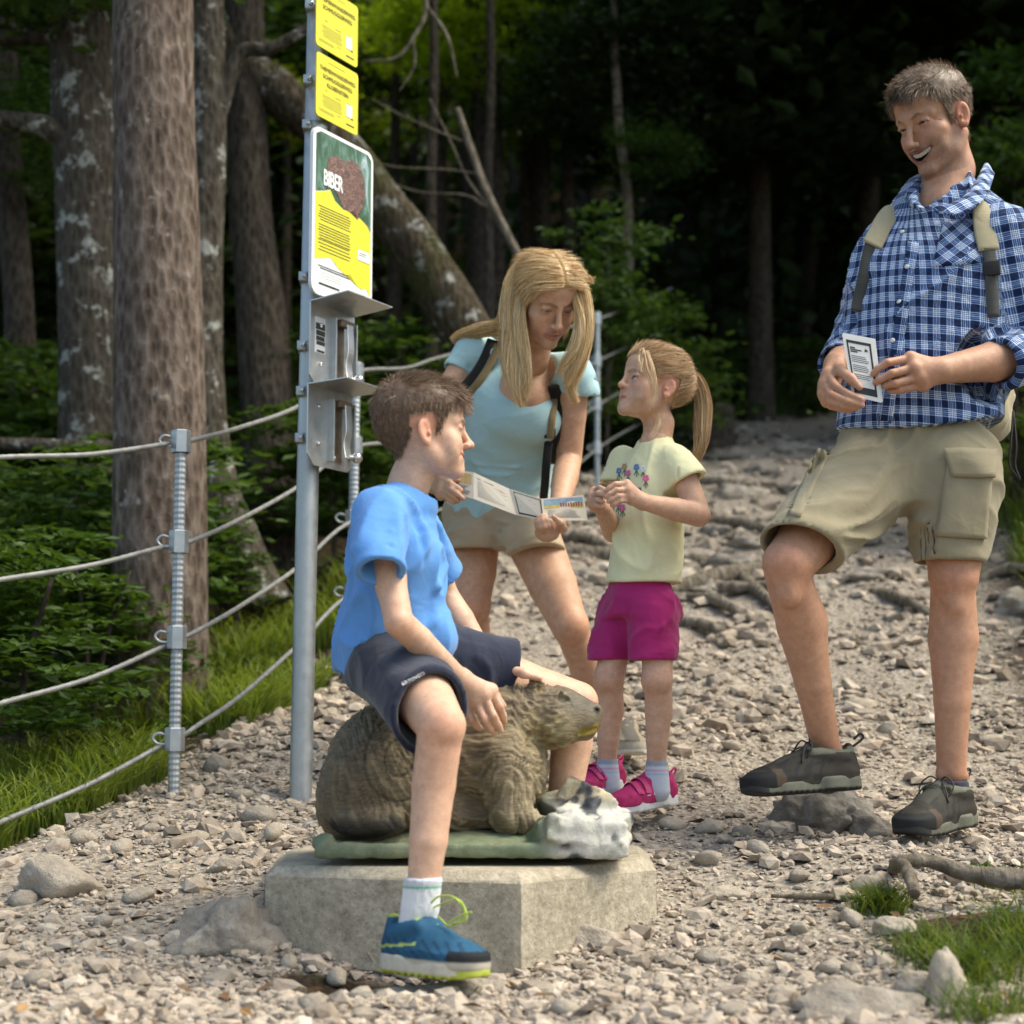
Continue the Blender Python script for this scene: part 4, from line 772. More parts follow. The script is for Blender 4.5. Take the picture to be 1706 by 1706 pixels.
    lines(pn, x0 + .034, x0 + .19, [z1 - H_ * .825, z1 - H_ * .838], .0020, h=h + .0004, seed=9); lines(pn, x0 + .034, x0 + .13, [z1 - H_ * .93], .0048, h=h + .0004, rag=.02, seed=10); lines(pn, x0 + .034, x0 + .15, [z1 - H_ * (.86 + .015 * i) for i in range(3)], .0008, simple("faint_print", (.45, .45, .45), .5), h=h + .0004, seed=12)
    # clamps on the pole
    for v in (25, 155, 232, 490, 605, 680, 757):
        c = base + (tp - base) * ((1368 - v) / (1368 + 120)); m = MB(); m.addf(*tube(np.array([c - [0, 0, .014], c + [0, 0, .014]]), .0335, 22)); 
        for dz in (0,): m.addf(*boxV(c + np.array([-.020, -.030, 0]), (.012, .012, .013), None, .002))
        cl = m.build("pole_clamp", M_GALV, root); Vb, F3, F4 = uvsphere(c + np.array([-.014, -.046, 0]), .007, 10, 6); mk("bolt", Vb, [F3, F4], M_BALL, cl)
    # two stamping boxes
    for k, (vt, vb, sticker) in enumerate(((502, 640, True), (640, 772, False))):
        x0, z1 = pl(516 if k == 0 else 512, vt, .004); _, z0 = pl(512 if k == 0 else 508, vb, .004); x1 = x0 + .205; c_ = .028
        q = [(x0, z1), (x1, z1), (x1, z0 + c_ * .6), (x1 - c_ * .7, z0), (x0 + c_, z0), (x0, z0 + c_)]; m = len(q); V = np.array([W3(a, .008) for a in q] + [W3(a, .004) for a in q]); I = np.arange(m); J_ = np.roll(I, -1); F3 = np.array([[0, i + 1, i] for i in range(1, m - 1)] + [[m, m + i, m + i + 1] for i in range(1, m - 1)])
        bx = mk("stamping_box", V, [F3, np.stack([I, J_, J_ + m, I + m], 1)], M_STEEL, root, False)
        # roof: sheet folded out over the box, slightly sloping down
        a0, a1 = W3((x0 - .002, z1), .006), W3((x1 + .004, z1), .006); L = .125; dn = Nn * L + Zv * (.012 if k == 0 else .004); V = np.array([a0, a1, a1 + dn, a0 + dn]); tt = np.array([0, 0, .003]); V = np.concatenate([V, V + tt]); mk("roof", V, np.array([[3, 2, 1, 0], [4, 5, 6, 7], [0, 1, 5, 4], [1, 2, 6, 5], [2, 3, 7, 6], [3, 0, 4, 7]]), M_STEEL, bx, False)
        R_ = rot_axes(X, -Nn, Zv); H2 = z1 - z0; xm = x0 + .118
        m = MB(); m.addf(*boxV(W3((xm - .022, (z0 + z1) / 2 - .004), .016), (.003, .010, H2 * .40), R_, .001)); m.addf(*boxV(W3((x1 - .012, (z0 + z1) / 2 + .004), .016), (.003, .010, H2 * .36), R_, .001)); m.build("guide_rail", M_STEEL, bx, False)
        V, F3, F4 = boxV(W3((xm + .012, (z0 + z1) / 2 - .004), .0095), (.022, .0012, H2 * .38), R_); mk("worn_plate", V, [F3, F4], M_RUST, bx, False)
        V, F3, F4 = boxV(W3((xm + .018, z1 - H2 * .17), .026), (.030, .010, .009), R_, .002); mk("hinge", V, [F3, F4], M_RUST, bx, False)
        m = MB(); pth = np.array([W3((xm + .026, z1 - H2 * .18), .036), W3((xm + .026, z1 - H2 * .5), .040), W3((xm + .022, z1 - H2 * .68), .036), W3((xm + .020, z1 - H2 * .86), .044)]); V, F3, F4 = strip3d(smooth_path(pth, 14), .030, X, .0025); mk("lever", V, [F3, F4], M_STEEL, bx, False)
        V, F3, F4 = uvsphere(W3((xm + .050, z0 + H2 * .16), .050), .0155, 18, 12); kb = mk("ball_knob", V, [F3, F4], M_BALL, bx); V, F3, F4 = tube(np.array([W3((xm + .018, z0 + H2 * .16), .040), W3((xm + .05, z0 + H2 * .16), .050)]), .005, 8); mk("knob_stem", V, [F3, F4], M_STEEL, bx)
        for a, b in ((x0 + .045, z1 - H2 * .25), (x0 + .045, z0 + H2 * .28), (xm + .0, z0 + H2 * .14)): V, F3, F4 = uvsphere(W3((a, b), .0095), (.0068, .0068, .0068), 10, 6); mk("bolt", V, [F3, F4], M_BALL, bx)
        if sticker:
            sx0, sz1 = x0 + .018, z1 - H2 * .16; m = MB(); sp = plate("sticker", sx0, sx0 + .048, sz1 - .098, sz1, .002, .001, MWh, .0086, bx); m = MB()
            for a, b, c2, d in ((.004, .016, .046, .034), (.006, .036, .046, .050), (.006, .052, .044, .064), (.008, .0655, .046, .076), (.010, .090, .044, .096)): m.addf(*boxV(W3((sx0 + (a + c2) / 2, sz1 - (b + d) / 2), .0095), ((c2 - a) / 2, .0003, (d - b) / 2), R_))
            m.build("black_print", MBk, bx, False)
    return root
CAMPOS = np.array([0, 0, ZC])
sign = build_sign()
# ================================================================== concrete block and beaver sculpture
def build_block():
    top = .205
    pts = [P(443, 1432, 3.27)[:2], P(868, 1455, 3.11)[:2], P(1092, 1432, 3.40)[:2], P(1080, 1420, 3.80)[:2], P(900, 1410, 4.02)[:2], P(560, 1410, 4.0)[:2], P(462, 1410, 3.66)[:2]]
    pts = np.array(pts); c = pts.mean(0); bev = .020
    # prism with a chamfered top; the lower edge of each face is ragged where the ground has washed out
    n = len(pts); m = MB(); rr = np.random.default_rng(4); ce = np.array([*c, 0.])
    inn = np.array([q + (c - q) / np.linalg.norm(c - q) * bev * 1.25 for q in pts])
    for i in range(n):
        a, b = pts[i], pts[(i + 1) % n]; ia, ib = inn[i], inn[(i + 1) % n]; k = max(int(np.linalg.norm(b - a) / .014), 4); tt = np.linspace(0, 1, k + 1)[:, None]; e = a + (b - a) * tt; ie = ia + (ib - ia) * tt
        rag = np.zeros(k + 1)
        if i == 0: rag = np.interp(tt[:, 0], [0, .06, .12, .2, .35, .5, .62, .72, .8, .9, 1], [0, .02, .055, .045, .035, .03, .02, .05, .065, .02, 0]) + .008 * vnoise(np.stack([tt[:, 0] * 40, 0 * tt[:, 0], 0 * tt[:, 0]], 1), 3)
        zb = -.02 + rag; nn = nrm(np.cross(np.array([*(b - a), 0]), [0, 0, 1.])); wob = .0022 * vnoise(np.stack([e[:, 0] * 25, e[:, 1] * 25, 0 * e[:, 0]], 1), 5)
        rows = [np.concatenate([e + nn[:2] * -.05 * (rag > .01)[:, None], (zb + .012)[:, None]], 1), np.concatenate([e - nn[:2] * .008, zb[:, None]], 1), np.concatenate([e, (zb + .006)[:, None]], 1)] + [np.concatenate([e + nn[:2] * (wob + .0018 * vnoise(np.stack([e[:, 0] * 40, e[:, 1] * 40, np.full(len(e), z * 40)], 1), 7))[:, None], np.full((k + 1, 1), z)], 1) for z in (.06, .09, .12, .15, top - bev)] + [np.concatenate([e - nn[:2] * .0035 , np.full((k + 1, 1), top - bev + .004)], 1), np.concatenate([ie, (top - .003 + wob * .6)[:, None]], 1), np.concatenate([ie * .985 + c * .015, np.full((k + 1, 1), top)], 1)]
        G_ = np.stack(rows); I = np.arange(G_.shape[0] * (k + 1)).reshape(G_.shape[0], k + 1); m.add(G_.reshape(-1, 3), np.stack([I[:-1, :-1], I[:-1, 1:], I[1:, 1:], I[1:, :-1]], -1).reshape(-1, 4))
        m.add(np.concatenate([G_[-1], [[*c, top]]]), np.array([[q, q + 1, k + 1] for q in range(k)]))
    t = NT("cast_concrete"); t.set(Roughness=.9); t.b.inputs["Specular IOR Level"].default_value = .2
    n1 = t.noise(7, 8, .7); pits = t.vor(75); fine = t.noise(70, 6, .7); sc = t.noise(42, 2, .5, dist=6.0)
    cc = t.ramp(n1, [(.28, (.27, .235, .18)), (.5, (.44, .39, .31)), (.72, (.58, .52, .425))])
    cc = t.mix(cc, t.ramp(fine, [(.3, (.62, .60, .56)), (.7, (1.22, 1.2, 1.16))]), 1.0, 'MULTIPLY')
    cc = t.mix(cc, (.52, .49, .42), t.ramp(sc, [(.60, (0, 0, 0)), (.66, (.45, .45, .45)), (.72, (0, 0, 0))])); cc = t.mix(cc, (.17, .15, .115), t.ramp(t.noise(50, 2, .5, dist=7.0), [(.58, (0, 0, 0)), (.63, (.5, .5, .5)), (.68, (0, 0, 0))]))
    cc = t.mix(cc, (.05, .045, .035), t.ramp(pits, [(.06, (.9, .9, .9)), (.13, (0, 0, 0))])); cc = t.mix(cc, (.17, .16, .075), t.ramp(t.noise(6, 4), [(.62, (0, 0, 0)), (.80, (.35, .35, .35))]))
    t.color(cc); t.bump(t.math('ADD', t.math('ADD', t.noise(120, 5, .7), t.math('MULTIPLY', pits, .6)), t.math('MULTIPLY', sc, .8)), .55, .004)
    o = m.build("concrete_block", t.m, None, False, base=np.array([*c, .0])); tag(o, "low many-sided cast concrete block carrying the beaver sculpture", "plinth"); return o
block = build_block()

BZ = .222
def build_beaver():
    base = np.array([-.06, 3.44, BZ]); root = empty("beaver_sculpture", base, "painted beaver sculpture with carved fur on a green and white base", "sculpture")
    D0 = 3.44
    Q = lambda u, v, dy=0.0: P(u, v, D0 + dy)
    g = Grid(P(500, 1400, 3.2) * [1, 0, 0] + [0, 3.18, BZ + .0], P(1030, 1100, 3.7) * [1, 0, 1] + [0, 3.70, 0.02], .0027)
    # body
    g.u(ell(Q(638, 1290), (.115, .160, .135)), k=.03); g.u(ell(Q(705, 1258), (.125, .145, .130)), k=.05); g.u(ell(Q(588, 1340), (.070, .15, .085)), k=.04)
    g.u(ell(Q(800, 1250), (.105, .130, .120)), k=.06); g.u(ell(Q(850, 1280), (.075, .115, .105)), k=.05); g.u(ell(Q(820, 1195), (.08, .10, .08)), k=.05)
    g.u(ell(Q(865, 1190), (.062, .085, .062)), k=.04); g.u(ell(Q(740, 1355), (.14, .12, .05)), k=.03)                               # neck
    # head, muzzle towards the right
    g.u(ell(Q(915, 1186, -.012), (.062, .070, .053)), k=.03); g.u(ell(Q(950, 1200, -.012), (.052, .050, .041)), k=.025)
    g.u(cap(Q(945, 1180, -.012), Q(985, 1189, -.012), .036, .023), k=.02); g.u(ell(Q(972, 1205, -.012), (.030, .032, .023)), k=.014)
    g.u(ell(Q(925, 1215, -.05), (.042, .034, .036)), k=.02); g.u(ell(Q(992, 1183, -.012), (.012, .020, .012)), k=.008); g.u(ell(Q(960, 1222, -.012), (.036, .026, .014)), k=.012)
    # mouth, nostril, eye, ear on our side
    g.s_(*chain([Q(948, 1217, -.052), Q(970, 1219, -.046), Q(990, 1213, -.030)], [.0035, .0045, .004]), k=.004)
    g.s_(ell(Q(995, 1183, -.032), (.005, .006, .0035)), k=.003); g.s_(ell(Q(936, 1160, -.070), (.016, .010, .009)), k=.008)
    g.u(ell(Q(937, 1160, -.056), (.0085, .0085, .0085)), k=.002); g.u(*chain([Q(926, 1163, -.066), Q(936, 1153, -.066), Q(948, 1163, -.062), Q(955, 1173, -.058)], [.0025, .003, .003, .002]), k=.003)
    for s, dy in ((-1, -.058), (1, .030)):
        g.u(ell(Q(893, 1143, dy), (.016, .010, .017), rot_axes((1, 0, -.4), (0, 1, 0), (.4, 0, 1))), k=.008); g.s_(ell(Q(899, 1146, dy - .009), (.0095, .009, .011)), k=.004)
    # limbs
    for dy in (-.115, .115):
        g.u(cap(Q(840, 1270, dy * .8), Q(850, 1355, dy * .9), .055, .040), k=.03); g.u(cap(Q(850, 1358, dy * .9), Q(895, 1372, dy * .9), .030, .020), k=.02)
        g.u(ell(Q(615, 1320, dy), (.095, .055, .095)), k=.03); g.u(cap(Q(590, 1366, dy * 1.3), Q(658, 1368, dy * 1.45), .030, .022), k=.015)
        for j in range(5): g.s_(cap(Q(628 + j * 9, 1352, dy * 1.45 - .024), Q(640 + j * 9, 1385, dy * 1.45 - .028), .0030), k=.005)
        for j in range(4): g.s_(cap(Q(876 + j * 8, 1360, dy - .03), Q(886 + j * 8, 1380, dy - .03), .0022), k=.004)
    for dy in (-.15,): g.s_(*chain([Q(795, 1270, dy), Q(806, 1330, dy), Q(812, 1385, dy)], [.006, .012, .014]), k=.02); g.s_(*chain([Q(700, 1320, dy - .01), Q(695, 1385, dy)], [.006, .014]), k=.02); g.s_(*chain([Q(885, 1245, -.10), Q(893, 1230, -.09), Q(915, 1246, -.07)], [.004, .008, .006]), k=.02)
    g.cut(np.array([0, 0, BZ + .010]), (0, 0, -1))
    V, Fq = g.mesh(); Fq = orient(V, Fq); N = vnormals(V, Fq)
    # carved fur: wavy grooves that follow the body
    q = V - base; hx = q[:, 0]; hz = q[:, 2]
    ang = np.where(hx > .19, .18, np.where(hx < -.02, -.55, .0)); ang = np.interp(hx, [-.33, -.2, -.1, .0, .06, .13, .24], [1.25, .80, .25, .30, .70, .18, -.1]) + .25 * vnoise(V * 7, 5)
    chest = sstep(-.02, .05, hx) * (1 - sstep(.15, .21, hz)); ang = ang + chest * .9
    wv = np.stack([vnoise(V * 20 + 9 * i, 11 + i) for i in range(2)], 1) * .011
    sx = (hx + wv[:, 0]) * np.cos(ang) - (hz + wv[:, 1]) * np.sin(ang); sy = (hx + wv[:, 0]) * np.sin(ang) + (hz + wv[:, 1]) * np.cos(ang)
    gro = 1 - np.abs(vnoise(np.stack([sx * 24, sy * 120, q[:, 1] * 30], 1), 3)); gro2 = 1 - np.abs(vnoise(np.stack([sx * 30, sy * 150, q[:, 1] * 30], 1), 17))
    face = sstep(.13, .19, hx) * sstep(.20, .235, hz); foot = ((hz < .05) & (hx < -.1)).astype(float) * 0.8
    dsp = (.0058 * (gro ** 3 - .4) + .0024 * (gro2 ** 3 - .3)) * (1 - .9 * face) * (1 - foot); V = V + N * dsp[:, None]
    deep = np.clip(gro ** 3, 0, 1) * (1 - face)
    c = np.array([.190, .140, .086]) + np.zeros((len(V), 3)); 
    def mixc(m, col):
        m = np.clip(m, 0, 1)[:, None]; c[:] = c * (1 - m) + np.asarray(col) * m
    mixc(sstep(-.02, .07, hx) * (1 - sstep(.15, .23, hz)) * .65, (.38, .31, .20)); mixc(sstep(-.05, -.3, hx) * .3, (.14, .11, .07))
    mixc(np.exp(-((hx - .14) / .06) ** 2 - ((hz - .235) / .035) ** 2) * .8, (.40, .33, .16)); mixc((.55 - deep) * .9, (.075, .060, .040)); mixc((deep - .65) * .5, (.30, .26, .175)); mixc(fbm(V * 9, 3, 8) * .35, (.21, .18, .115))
    mixc(np.exp(-((hx - .20) / .05) ** 2 - ((hz - .30) / .03) ** 2) * .8, (.13, .115, .092))
    ey = np.linalg.norm(V - Q(937, 1160, -.056), axis=1); mixc((ey < .012).astype(float) * .5, (.33, .29, .17))
    earc = np.linalg.norm(V - Q(899, 1146, -.066), axis=1); mixc((1 - sstep(.006, .014, earc)) * .8, (.32, .24, .12))
    nst = np.linalg.norm(V - Q(995, 1183, -.034), axis=1); mixc((1 - sstep(.006, .010, nst)), (.02, .018, .016))
    mo = np.minimum(seg_dist(V, Q(968, 1219, -.046), Q(992, 1213, -.030))[0], 9); mixc((1 - sstep(.006, .014, mo)) * (hx > .13) * .9, (.38, .27, .03))
    ft = sstep(.085, .055, hz) * (np.abs(hx + .20) < .13) * (q[:, 1] < -.135); mixc(ft * .85 * (q[:, 1] < -.10), (.028, .030, .033)); mixc(sstep(.05, .03, hz) * np.exp(-((hx - .08) / .04) ** 2) * .8, (.07, .065, .06))
    # inspection plug carved in the flank
    pc = Q(667, 1262, -.12); rr = np.linalg.norm((V - pc)[:, [0, 2]] * [1, .8], axis=1); ring = np.exp(-((rr - .066) / .0028) ** 2) + np.exp(-((rr - .028) / .0022) ** 2)
    V = V - N * (ring * .0025 * (q[:, 1] < 0))[:, None]; mixc(ring * (q[:, 1] < 0) * .6, (.03, .025, .018))
    t = NT("painted_cast"); t.set(Roughness=.62); t.b.inputs["Specular IOR Level"].default_value = .35; fu = t.noise(1, 4, .6, vec=t.mapped((38, 60, 210), rot=(0, .3, 0)), dist=1.1); t.color(t.mix(t.mix(t.attr("col"), t.ramp(t.noise(30, 5), [(.3, (.78, .78, .78)), (.7, (1.18, 1.16, 1.12))]), 1.0, 'MULTIPLY'), t.ramp(fu, [(.35, (.70, .68, .66)), (.6, (1.12, 1.12, 1.1))]), 1.0, 'MULTIPLY')); t.bump(t.math('ADD', fu, t.math('MULTIPLY', t.noise(220, 4, .65), .4)), .55, .004); t2 = NT('painted_base'); t2.set(Roughness=.6); t2.color(t2.mix(t2.attr('col'), t2.ramp(t2.noise(38, 6, .7), [(.3, (.72, .72, .7)), (.7, (1.2, 1.18, 1.15))]), 1.0, 'MULTIPLY')); t2.bump(t2.noise(90, 5, .7), .6, .004)
    mk("body", V, Fq, t.m, root, True, col=c)
    # base with rock
    g = Grid(np.array([-.40, 3.20, BZ - .015]), np.array([.26, 3.72, BZ + .16]), .0042)
    g.u(rbox(np.array([-.075, 3.45, BZ + .012]), (.298, .205, .014), None, .006), k=.01)
    g.u(cap(P(545, 1400, 3.26), P(530, 1402, 3.30), .013, .013), k=.010); g.u(ell(P(770, 1400, 3.40), (.20, .12, .026)), k=.02)
    rot = lambda a, b_, c_: np.array(Matrix.Rotation(a, 3, 'Z') @ Matrix.Rotation(b_, 3, 'Y') @ Matrix.Rotation(c_, 3, 'X'))
    for u, v, D, hf, ro in ((960, 1392, 3.33, (.080, .085, .026), (.2, .12, -.15)), (985, 1376, 3.37, (.060, .075, .034), (-.3, .35, .2)), (955, 1358, 3.42, (.050, .06, .038), (.5, -.3, .3)), (1000, 1397, 3.36, (.038, .09, .022), (.1, .6, -.2)), (975, 1345, 3.40, (.035, .05, .040), (.9, .5, .2)), (925, 1392, 3.31, (.05, .05, .025), (.4, -.2, -.4))): g.u(rbox(P(u, v, D), hf, rot(*ro), .006), k=.006)
    g.cut(np.array([0, 0, BZ - .004]), (0, 0, -1))
    V, Fq = g.mesh(); Fq = orient(V, Fq); N = vnormals(V, Fq); q = V - base; rk = sstep(.10, .17, q[:, 0])
    V = V + N * ((.0025 + .002 * rk) * fbm(V * 26, 4, 3) + .005 * rk * (.5 - np.abs(vnoise(V * 30, 7))) + .0015 * fbm(V * 60, 2, 5))[:, None]
    c = np.array([.165, .205, .125]) + np.zeros((len(V), 3)); mixc(.5 * np.clip(fbm(V * [10, 10, 40], 3, 2), 0, 1), (.30, .25, .16)); mixc(np.clip(fbm(V * 16, 3, 12), 0, 1) * .4, (.10, .14, .085))
    mixc(rk, (.50, .485, .45)); mixc(rk * sstep(.085, .115, q[:, 2]), (.48, .41, .28)); mixc(rk * sstep(.15, .40, fbm(V * 20, 3, 9)) , (.04, .045, .055)); mixc(rk * np.clip(-fbm(V * 30, 2, 19), 0, 1) * .35, (.33, .33, .24))
    mk("base", V, Fq, t2.m, root, True, col=c); return root
beaver = build_beaver()
# ================================================================== people toolkit
def skin_mat(name, rough=.5, sss=.12):
    t = NT(name); t.set(Roughness=rough); t.b.inputs["Specular IOR Level"].default_value = .35
    n = t.noise(55, 4, .6); c = t.mix(t.attr("col"), t.ramp(n, [(.3, (.86, .82, .80)), (.7, (1.08, 1.07, 1.06))]), 1.0, 'MULTIPLY'); c = t.mix(c, t.ramp(t.noise(330, 3, .7), [(.3, (.88, .86, .85)), (.7, (1.08, 1.08, 1.08))]), 1.0, 'MULTIPLY')
    t.color(c); t.b.inputs["Subsurface Weight"].default_value = sss
    t.b.inputs["Subsurface Radius"].default_value = (1.0, .35, .2); t.b.inputs["Subsurface Scale"].default_value = .006
    t.bump(t.math('ADD', t.noise(420, 3, .6), t.math('MULTIPLY', t.noise(60, 4, .6), .7)), .22, .0012); return t.m
M_SKIN = skin_mat("skin")
def cloth_mat(name, c, rough=.85, weave=900, wb=.25, var=.10, useattr=False, sheen=.15, soft=22):
    t = NT(name); t.set(Roughness=rough); t.b.inputs["Specular IOR Level"].default_value = .2
    t.b.inputs["Sheen Weight"].default_value = sheen; t.b.inputs["Sheen Roughness"].default_value = .5
    n = t.noise(14, 4, .6); base = t.attr("col") if useattr else c
    t.color(t.mix(base, t.ramp(n, [(.3, (1 - var,) * 3), (.7, (1 + var * .6,) * 3)]), 1.0, 'MULTIPLY'))
    b1 = t.bump(t.noise(soft * .55, 4, .5, dist=1.2), .35, .014)
    t.bump(t.noise(weave, 2, .5), wb, .0012, prev=b1); return t.m
def hair_mat(name, rough=.42, spec=.4):
    t = NT(name); t.set(Roughness=rough); t.b.inputs["Specular IOR Level"].default_value = spec
    t.color(t.attr("col")); t.b.inputs["Sheen Weight"].default_value = .1; return t.m
M_HAIR = hair_mat("hair")
M_TEETH = simple("teeth", (.58, .53, .45), .25, var=.06, nscale=120)
M_MOUTH = simple("mouth_inside", (.10, .02, .018), .5)
M_LACE = simple("lace_black", (.02, .02, .02), .8, bump=.5, bscale=900)
def eye_mat(name, iris):
    t = NT(name); t.set(Roughness=.08); t.color(t.attr("col")); return t.m
M_EYE = eye_mat("eye_surface", None)

def fold_disp(V, N, amp=.004, freq=14, along=(0, 0, 1), stretch=3.0, seed=0, mask=None, warp=.6):
    """wrinkles: ridged noise stretched along a direction"""
    a = nrm(along); q = V - np.outer(V @ a, a) * (1 - 1 / stretch)
    w = np.stack([vnoise(V * 5 + 7 * i, seed + 50 + i) for i in range(3)], 1) * warp / freq * 2
    r = 1 - np.abs(vnoise((q + w) * freq, seed)); r2 = 1 - np.abs(vnoise((q + w) * freq * 2.1 + 3, seed + 9))
    d = 1.7 * amp * ((r ** 4) * 1.4 + .35 * r2 ** 3 - .55)
    if mask is not None: d = d * mask
    return V + N * d[:, None]
def hem_mask(V, hems):
    """0 at a sewn hem, 1 well away from it: cloth is stiff where it is stitched"""
    m = np.ones(len(V))
    for c0, d, R_ in hems:
        q = V - np.asarray(c0); m = m * np.where(np.linalg.norm(q, axis=1) < R_, sstep(-.002, .035, -(q @ nrm(d))), 1)
    return m
def creases(V, N, segs, amp=.006, w=.010):
    """single sewn or pulled folds: list of (a, b[, amp, width]) world segments raised as soft ridges with a valley beside"""
    d = np.zeros(len(V))
    for s in segs:
        a, b = np.asarray(s[0]), np.asarray(s[1]); am = s[2] if len(s) > 2 else amp; ww = s[3] if len(s) > 3 else w
        ds, t = seg_dist(V, a, b); d += 1.6 * am * (1.6 * np.exp(-(ds / (ww * .7)) ** 2) - .6 * np.exp(-(ds / (ww * 1.9)) ** 2)) * np.clip(np.sin(math.pi * np.clip(t, .02, .98)), .1, 1)
    return V + N * d[:, None]
def sdfmesh(g):
    V, Fq = g.mesh(); return V, Fq

HEADS = []
class Head:
    """a head modelled in its own frame: x = the person's right, y = forward, z = up, eye level at z = 0"""
    def __init__(s, C, fwd, up, scale=1.0, **p):
        s.C = np.asarray(C, float); f = nrm(fwd); u = np.asarray(up, float); u = nrm(u - f * np.dot(u, f)); r = np.cross(f, u)
        s.R = np.stack([r, f, u], 1); s.s = scale
        d = dict(child=0.0, jaw=1.0, open=0.0, smile=0.0, mw=.025, eye=.0048, nose=1.0, cheek=1.0, lips=1.0, brow=1.0, laugh=0.0, gaze=(0, 0), female=0.0, long=1.0, nosey=0.0)
        d.update(p); s.p = d; HEADS.append(s)
    def w(s, q): return s.C + (np.asarray(q, float) * s.s) @ s.R.T
    def loc(s, q): return ((np.asarray(q, float) - s.C) @ s.R) / s.s
    def build(s, neck, neck_r, skin, lipc, browc, neck_mid=None, h=.0022, stubble=None, blush=.25, lash=.5):
        p = s.p; ch = p['child']; zl = (1 - .13 * ch) * p['long']; fw = 1 - .05 * ch
        nb = s.loc(neck); lo = np.minimum([-.105, -.135, -.16], nb - .05); hi = np.maximum([.105, .15, .142], nb + .05)
        g = Grid(lo, hi, h / s.s)
        L = lambda x, y, z: np.array([x, y, z * zl if z < 0 else z])
        g.u(ell((0, -.014, .036), (.0755 + .003 * ch, .096, .084 + .003 * ch)), k=.01)
        g.u(ell((0, .030, .050), (.060, .062, .055)), k=.03)                       # forehead
        g.u(ell(L(0, .026, -.034), (.0555 * fw, .060, .078 * zl)), k=.03)            # face block
        for sx in (-1, 1):
            g.u(*chain([L(sx * .052 * fw, -.004, -.046), L(sx * .0435 * p['jaw'], .020, -.076), L(sx * .014 * p['jaw'], .073, -.103)], [.015, .0145, .013]), k=.026)
            g.u(ell(L(sx * .043 * fw, .052, -.024), (.024, .022, .018)), k=.022)   # cheekbone
            g.u(ell(L(sx * (.034 + .006 * ch), .056, -.054), (.021 + .006 * ch, .020, .022 + .004 * ch)), k=.022)
            if p['smile']:
                g.u(ell(L(sx * .037, .067, -.036), (.017, .013, .014)), k=.014)
            g.u(cap((sx * .010, .088, .021), (sx * .046, .066, .020), .0085 * p['brow'], .007 * p['brow']), k=.014)
        g.u(ell(L(0, .078, -.101), (.018 * p['jaw'], .015, .013)), k=.016)
        g.u(ell(L(0, .072, -.066), (.030, .019, .024)), k=.02)
        # sockets, lids
        for sx in (-1, 1):
            g.s_(ell((sx * .031, .098, .001), (.0195, .016, .0115)), k=.014)
            E = np.array([sx * .031, .0705, 0]); g.u(ell(E, (.0150, .0143, .0143)), k=.006)
            g.u(cap(E + [-.013, .009, .007 * (1 - p['laugh'] * .3)], E + [.013, .009, .006], .0042), k=.006)
        # nose
        nl = p['nose'] * (1 - .12 * ch); ny = .112 - .007 * ch + p['nosey']
        tip = L(0, ny, -.036 * nl)
        g.u(cap((0, .090, .010), tip, .0068, .0092 - .001 * ch), k=.011)
        g.u(ell(tip + [0, .001, .0005], (.0098, .0100, .0092)), k=.006)
        for sx in (-1, 1):
            g.u(ell(tip + [sx * .0115, -.011, -.0035], (.0078, .0095, .0075)), k=.006)
            g.s_(ell(tip + [sx * .0062, -.003, -.0105], (.0034, .0048, .0036)), k=.003)
        g.s_(cap(L(0, .101, -.050), L(0, .096, -.058), .0022), k=.004)
        # mouth
        zm = -.069 * zl; mw, op, sm = p['mw'], p['open'], p['smile']; yc = .0935 - .003 * ch
        def arc(dz, ddy, n=7, wmul=1.0):
            t = np.linspace(-1, 1, n); return np.stack([t * mw * wmul, yc + ddy - .0145 * np.abs(t) ** 2.2, zm + dz * (1 - t * t) + sm * np.abs(t) ** 1.7], 1)
        lr = .0046 * p['lips']
        up = arc(op * .55 + lr * .62, .001); dn = arc(-op * .75 - lr * .75, -.002)
        rr = [.0022, lr * .8, lr, lr * .93, lr, lr * .8, .0022]
        g.u(*chain(up, rr), k=.0045); rr2 = [.0022, lr * .95, lr * 1.2, lr * 1.25, lr * 1.2, lr * .95, .0022]; g.u(*chain(dn, rr2), k=.0045)
        if op > 0:
            m = arc(-op * .1, .004, 9); rm = op * np.clip(1 - np.linspace(-1, 1, 9) ** 2, .05, 1) * .62 + .0008
            for dy in (.006, .0, -.008, -.016): g.s_(*chain(m + [0, dy, 0], rm), k=.0012)
        else:
            m = arc(0, .0035, 9); g.s_(*chain(m, [.0009] * 9), k=.0022)
        if sm > .002:
            for sx in (-1, 1):
                g.s_(*chain([L(sx * .0175, .097, -.040), L(sx * .030, .088, -.052), (sx * (mw + .0095), .081, zm + sm * .6), (sx * (mw + .007), .0805, zm - .010)], [.0018, .0026, .0026, .0010]), k=.008)
        # eye slits
        eo = p['eye']
        for sx in (-1, 1):
            E = np.array([sx * .031, .0705, 0])
            for t in np.linspace(-1, 1, 7):
                g.s_(ell(E + [t * .0105, .0125 - .0025 * t * t, -.0008 - .0022 * t * t + (.0016 if p['laugh'] else 0)], (.0032, .0085, max(eo * (1 - .75 * t * t), .0009))), k=.0015)
            if p['laugh']:
                for a in (-.35, 0.05, .45):
                    g.s_(cap((sx * .049, .062, .0 - a * .004), (sx * .060, .050, .001 - a * .022), .0012), k=.004)
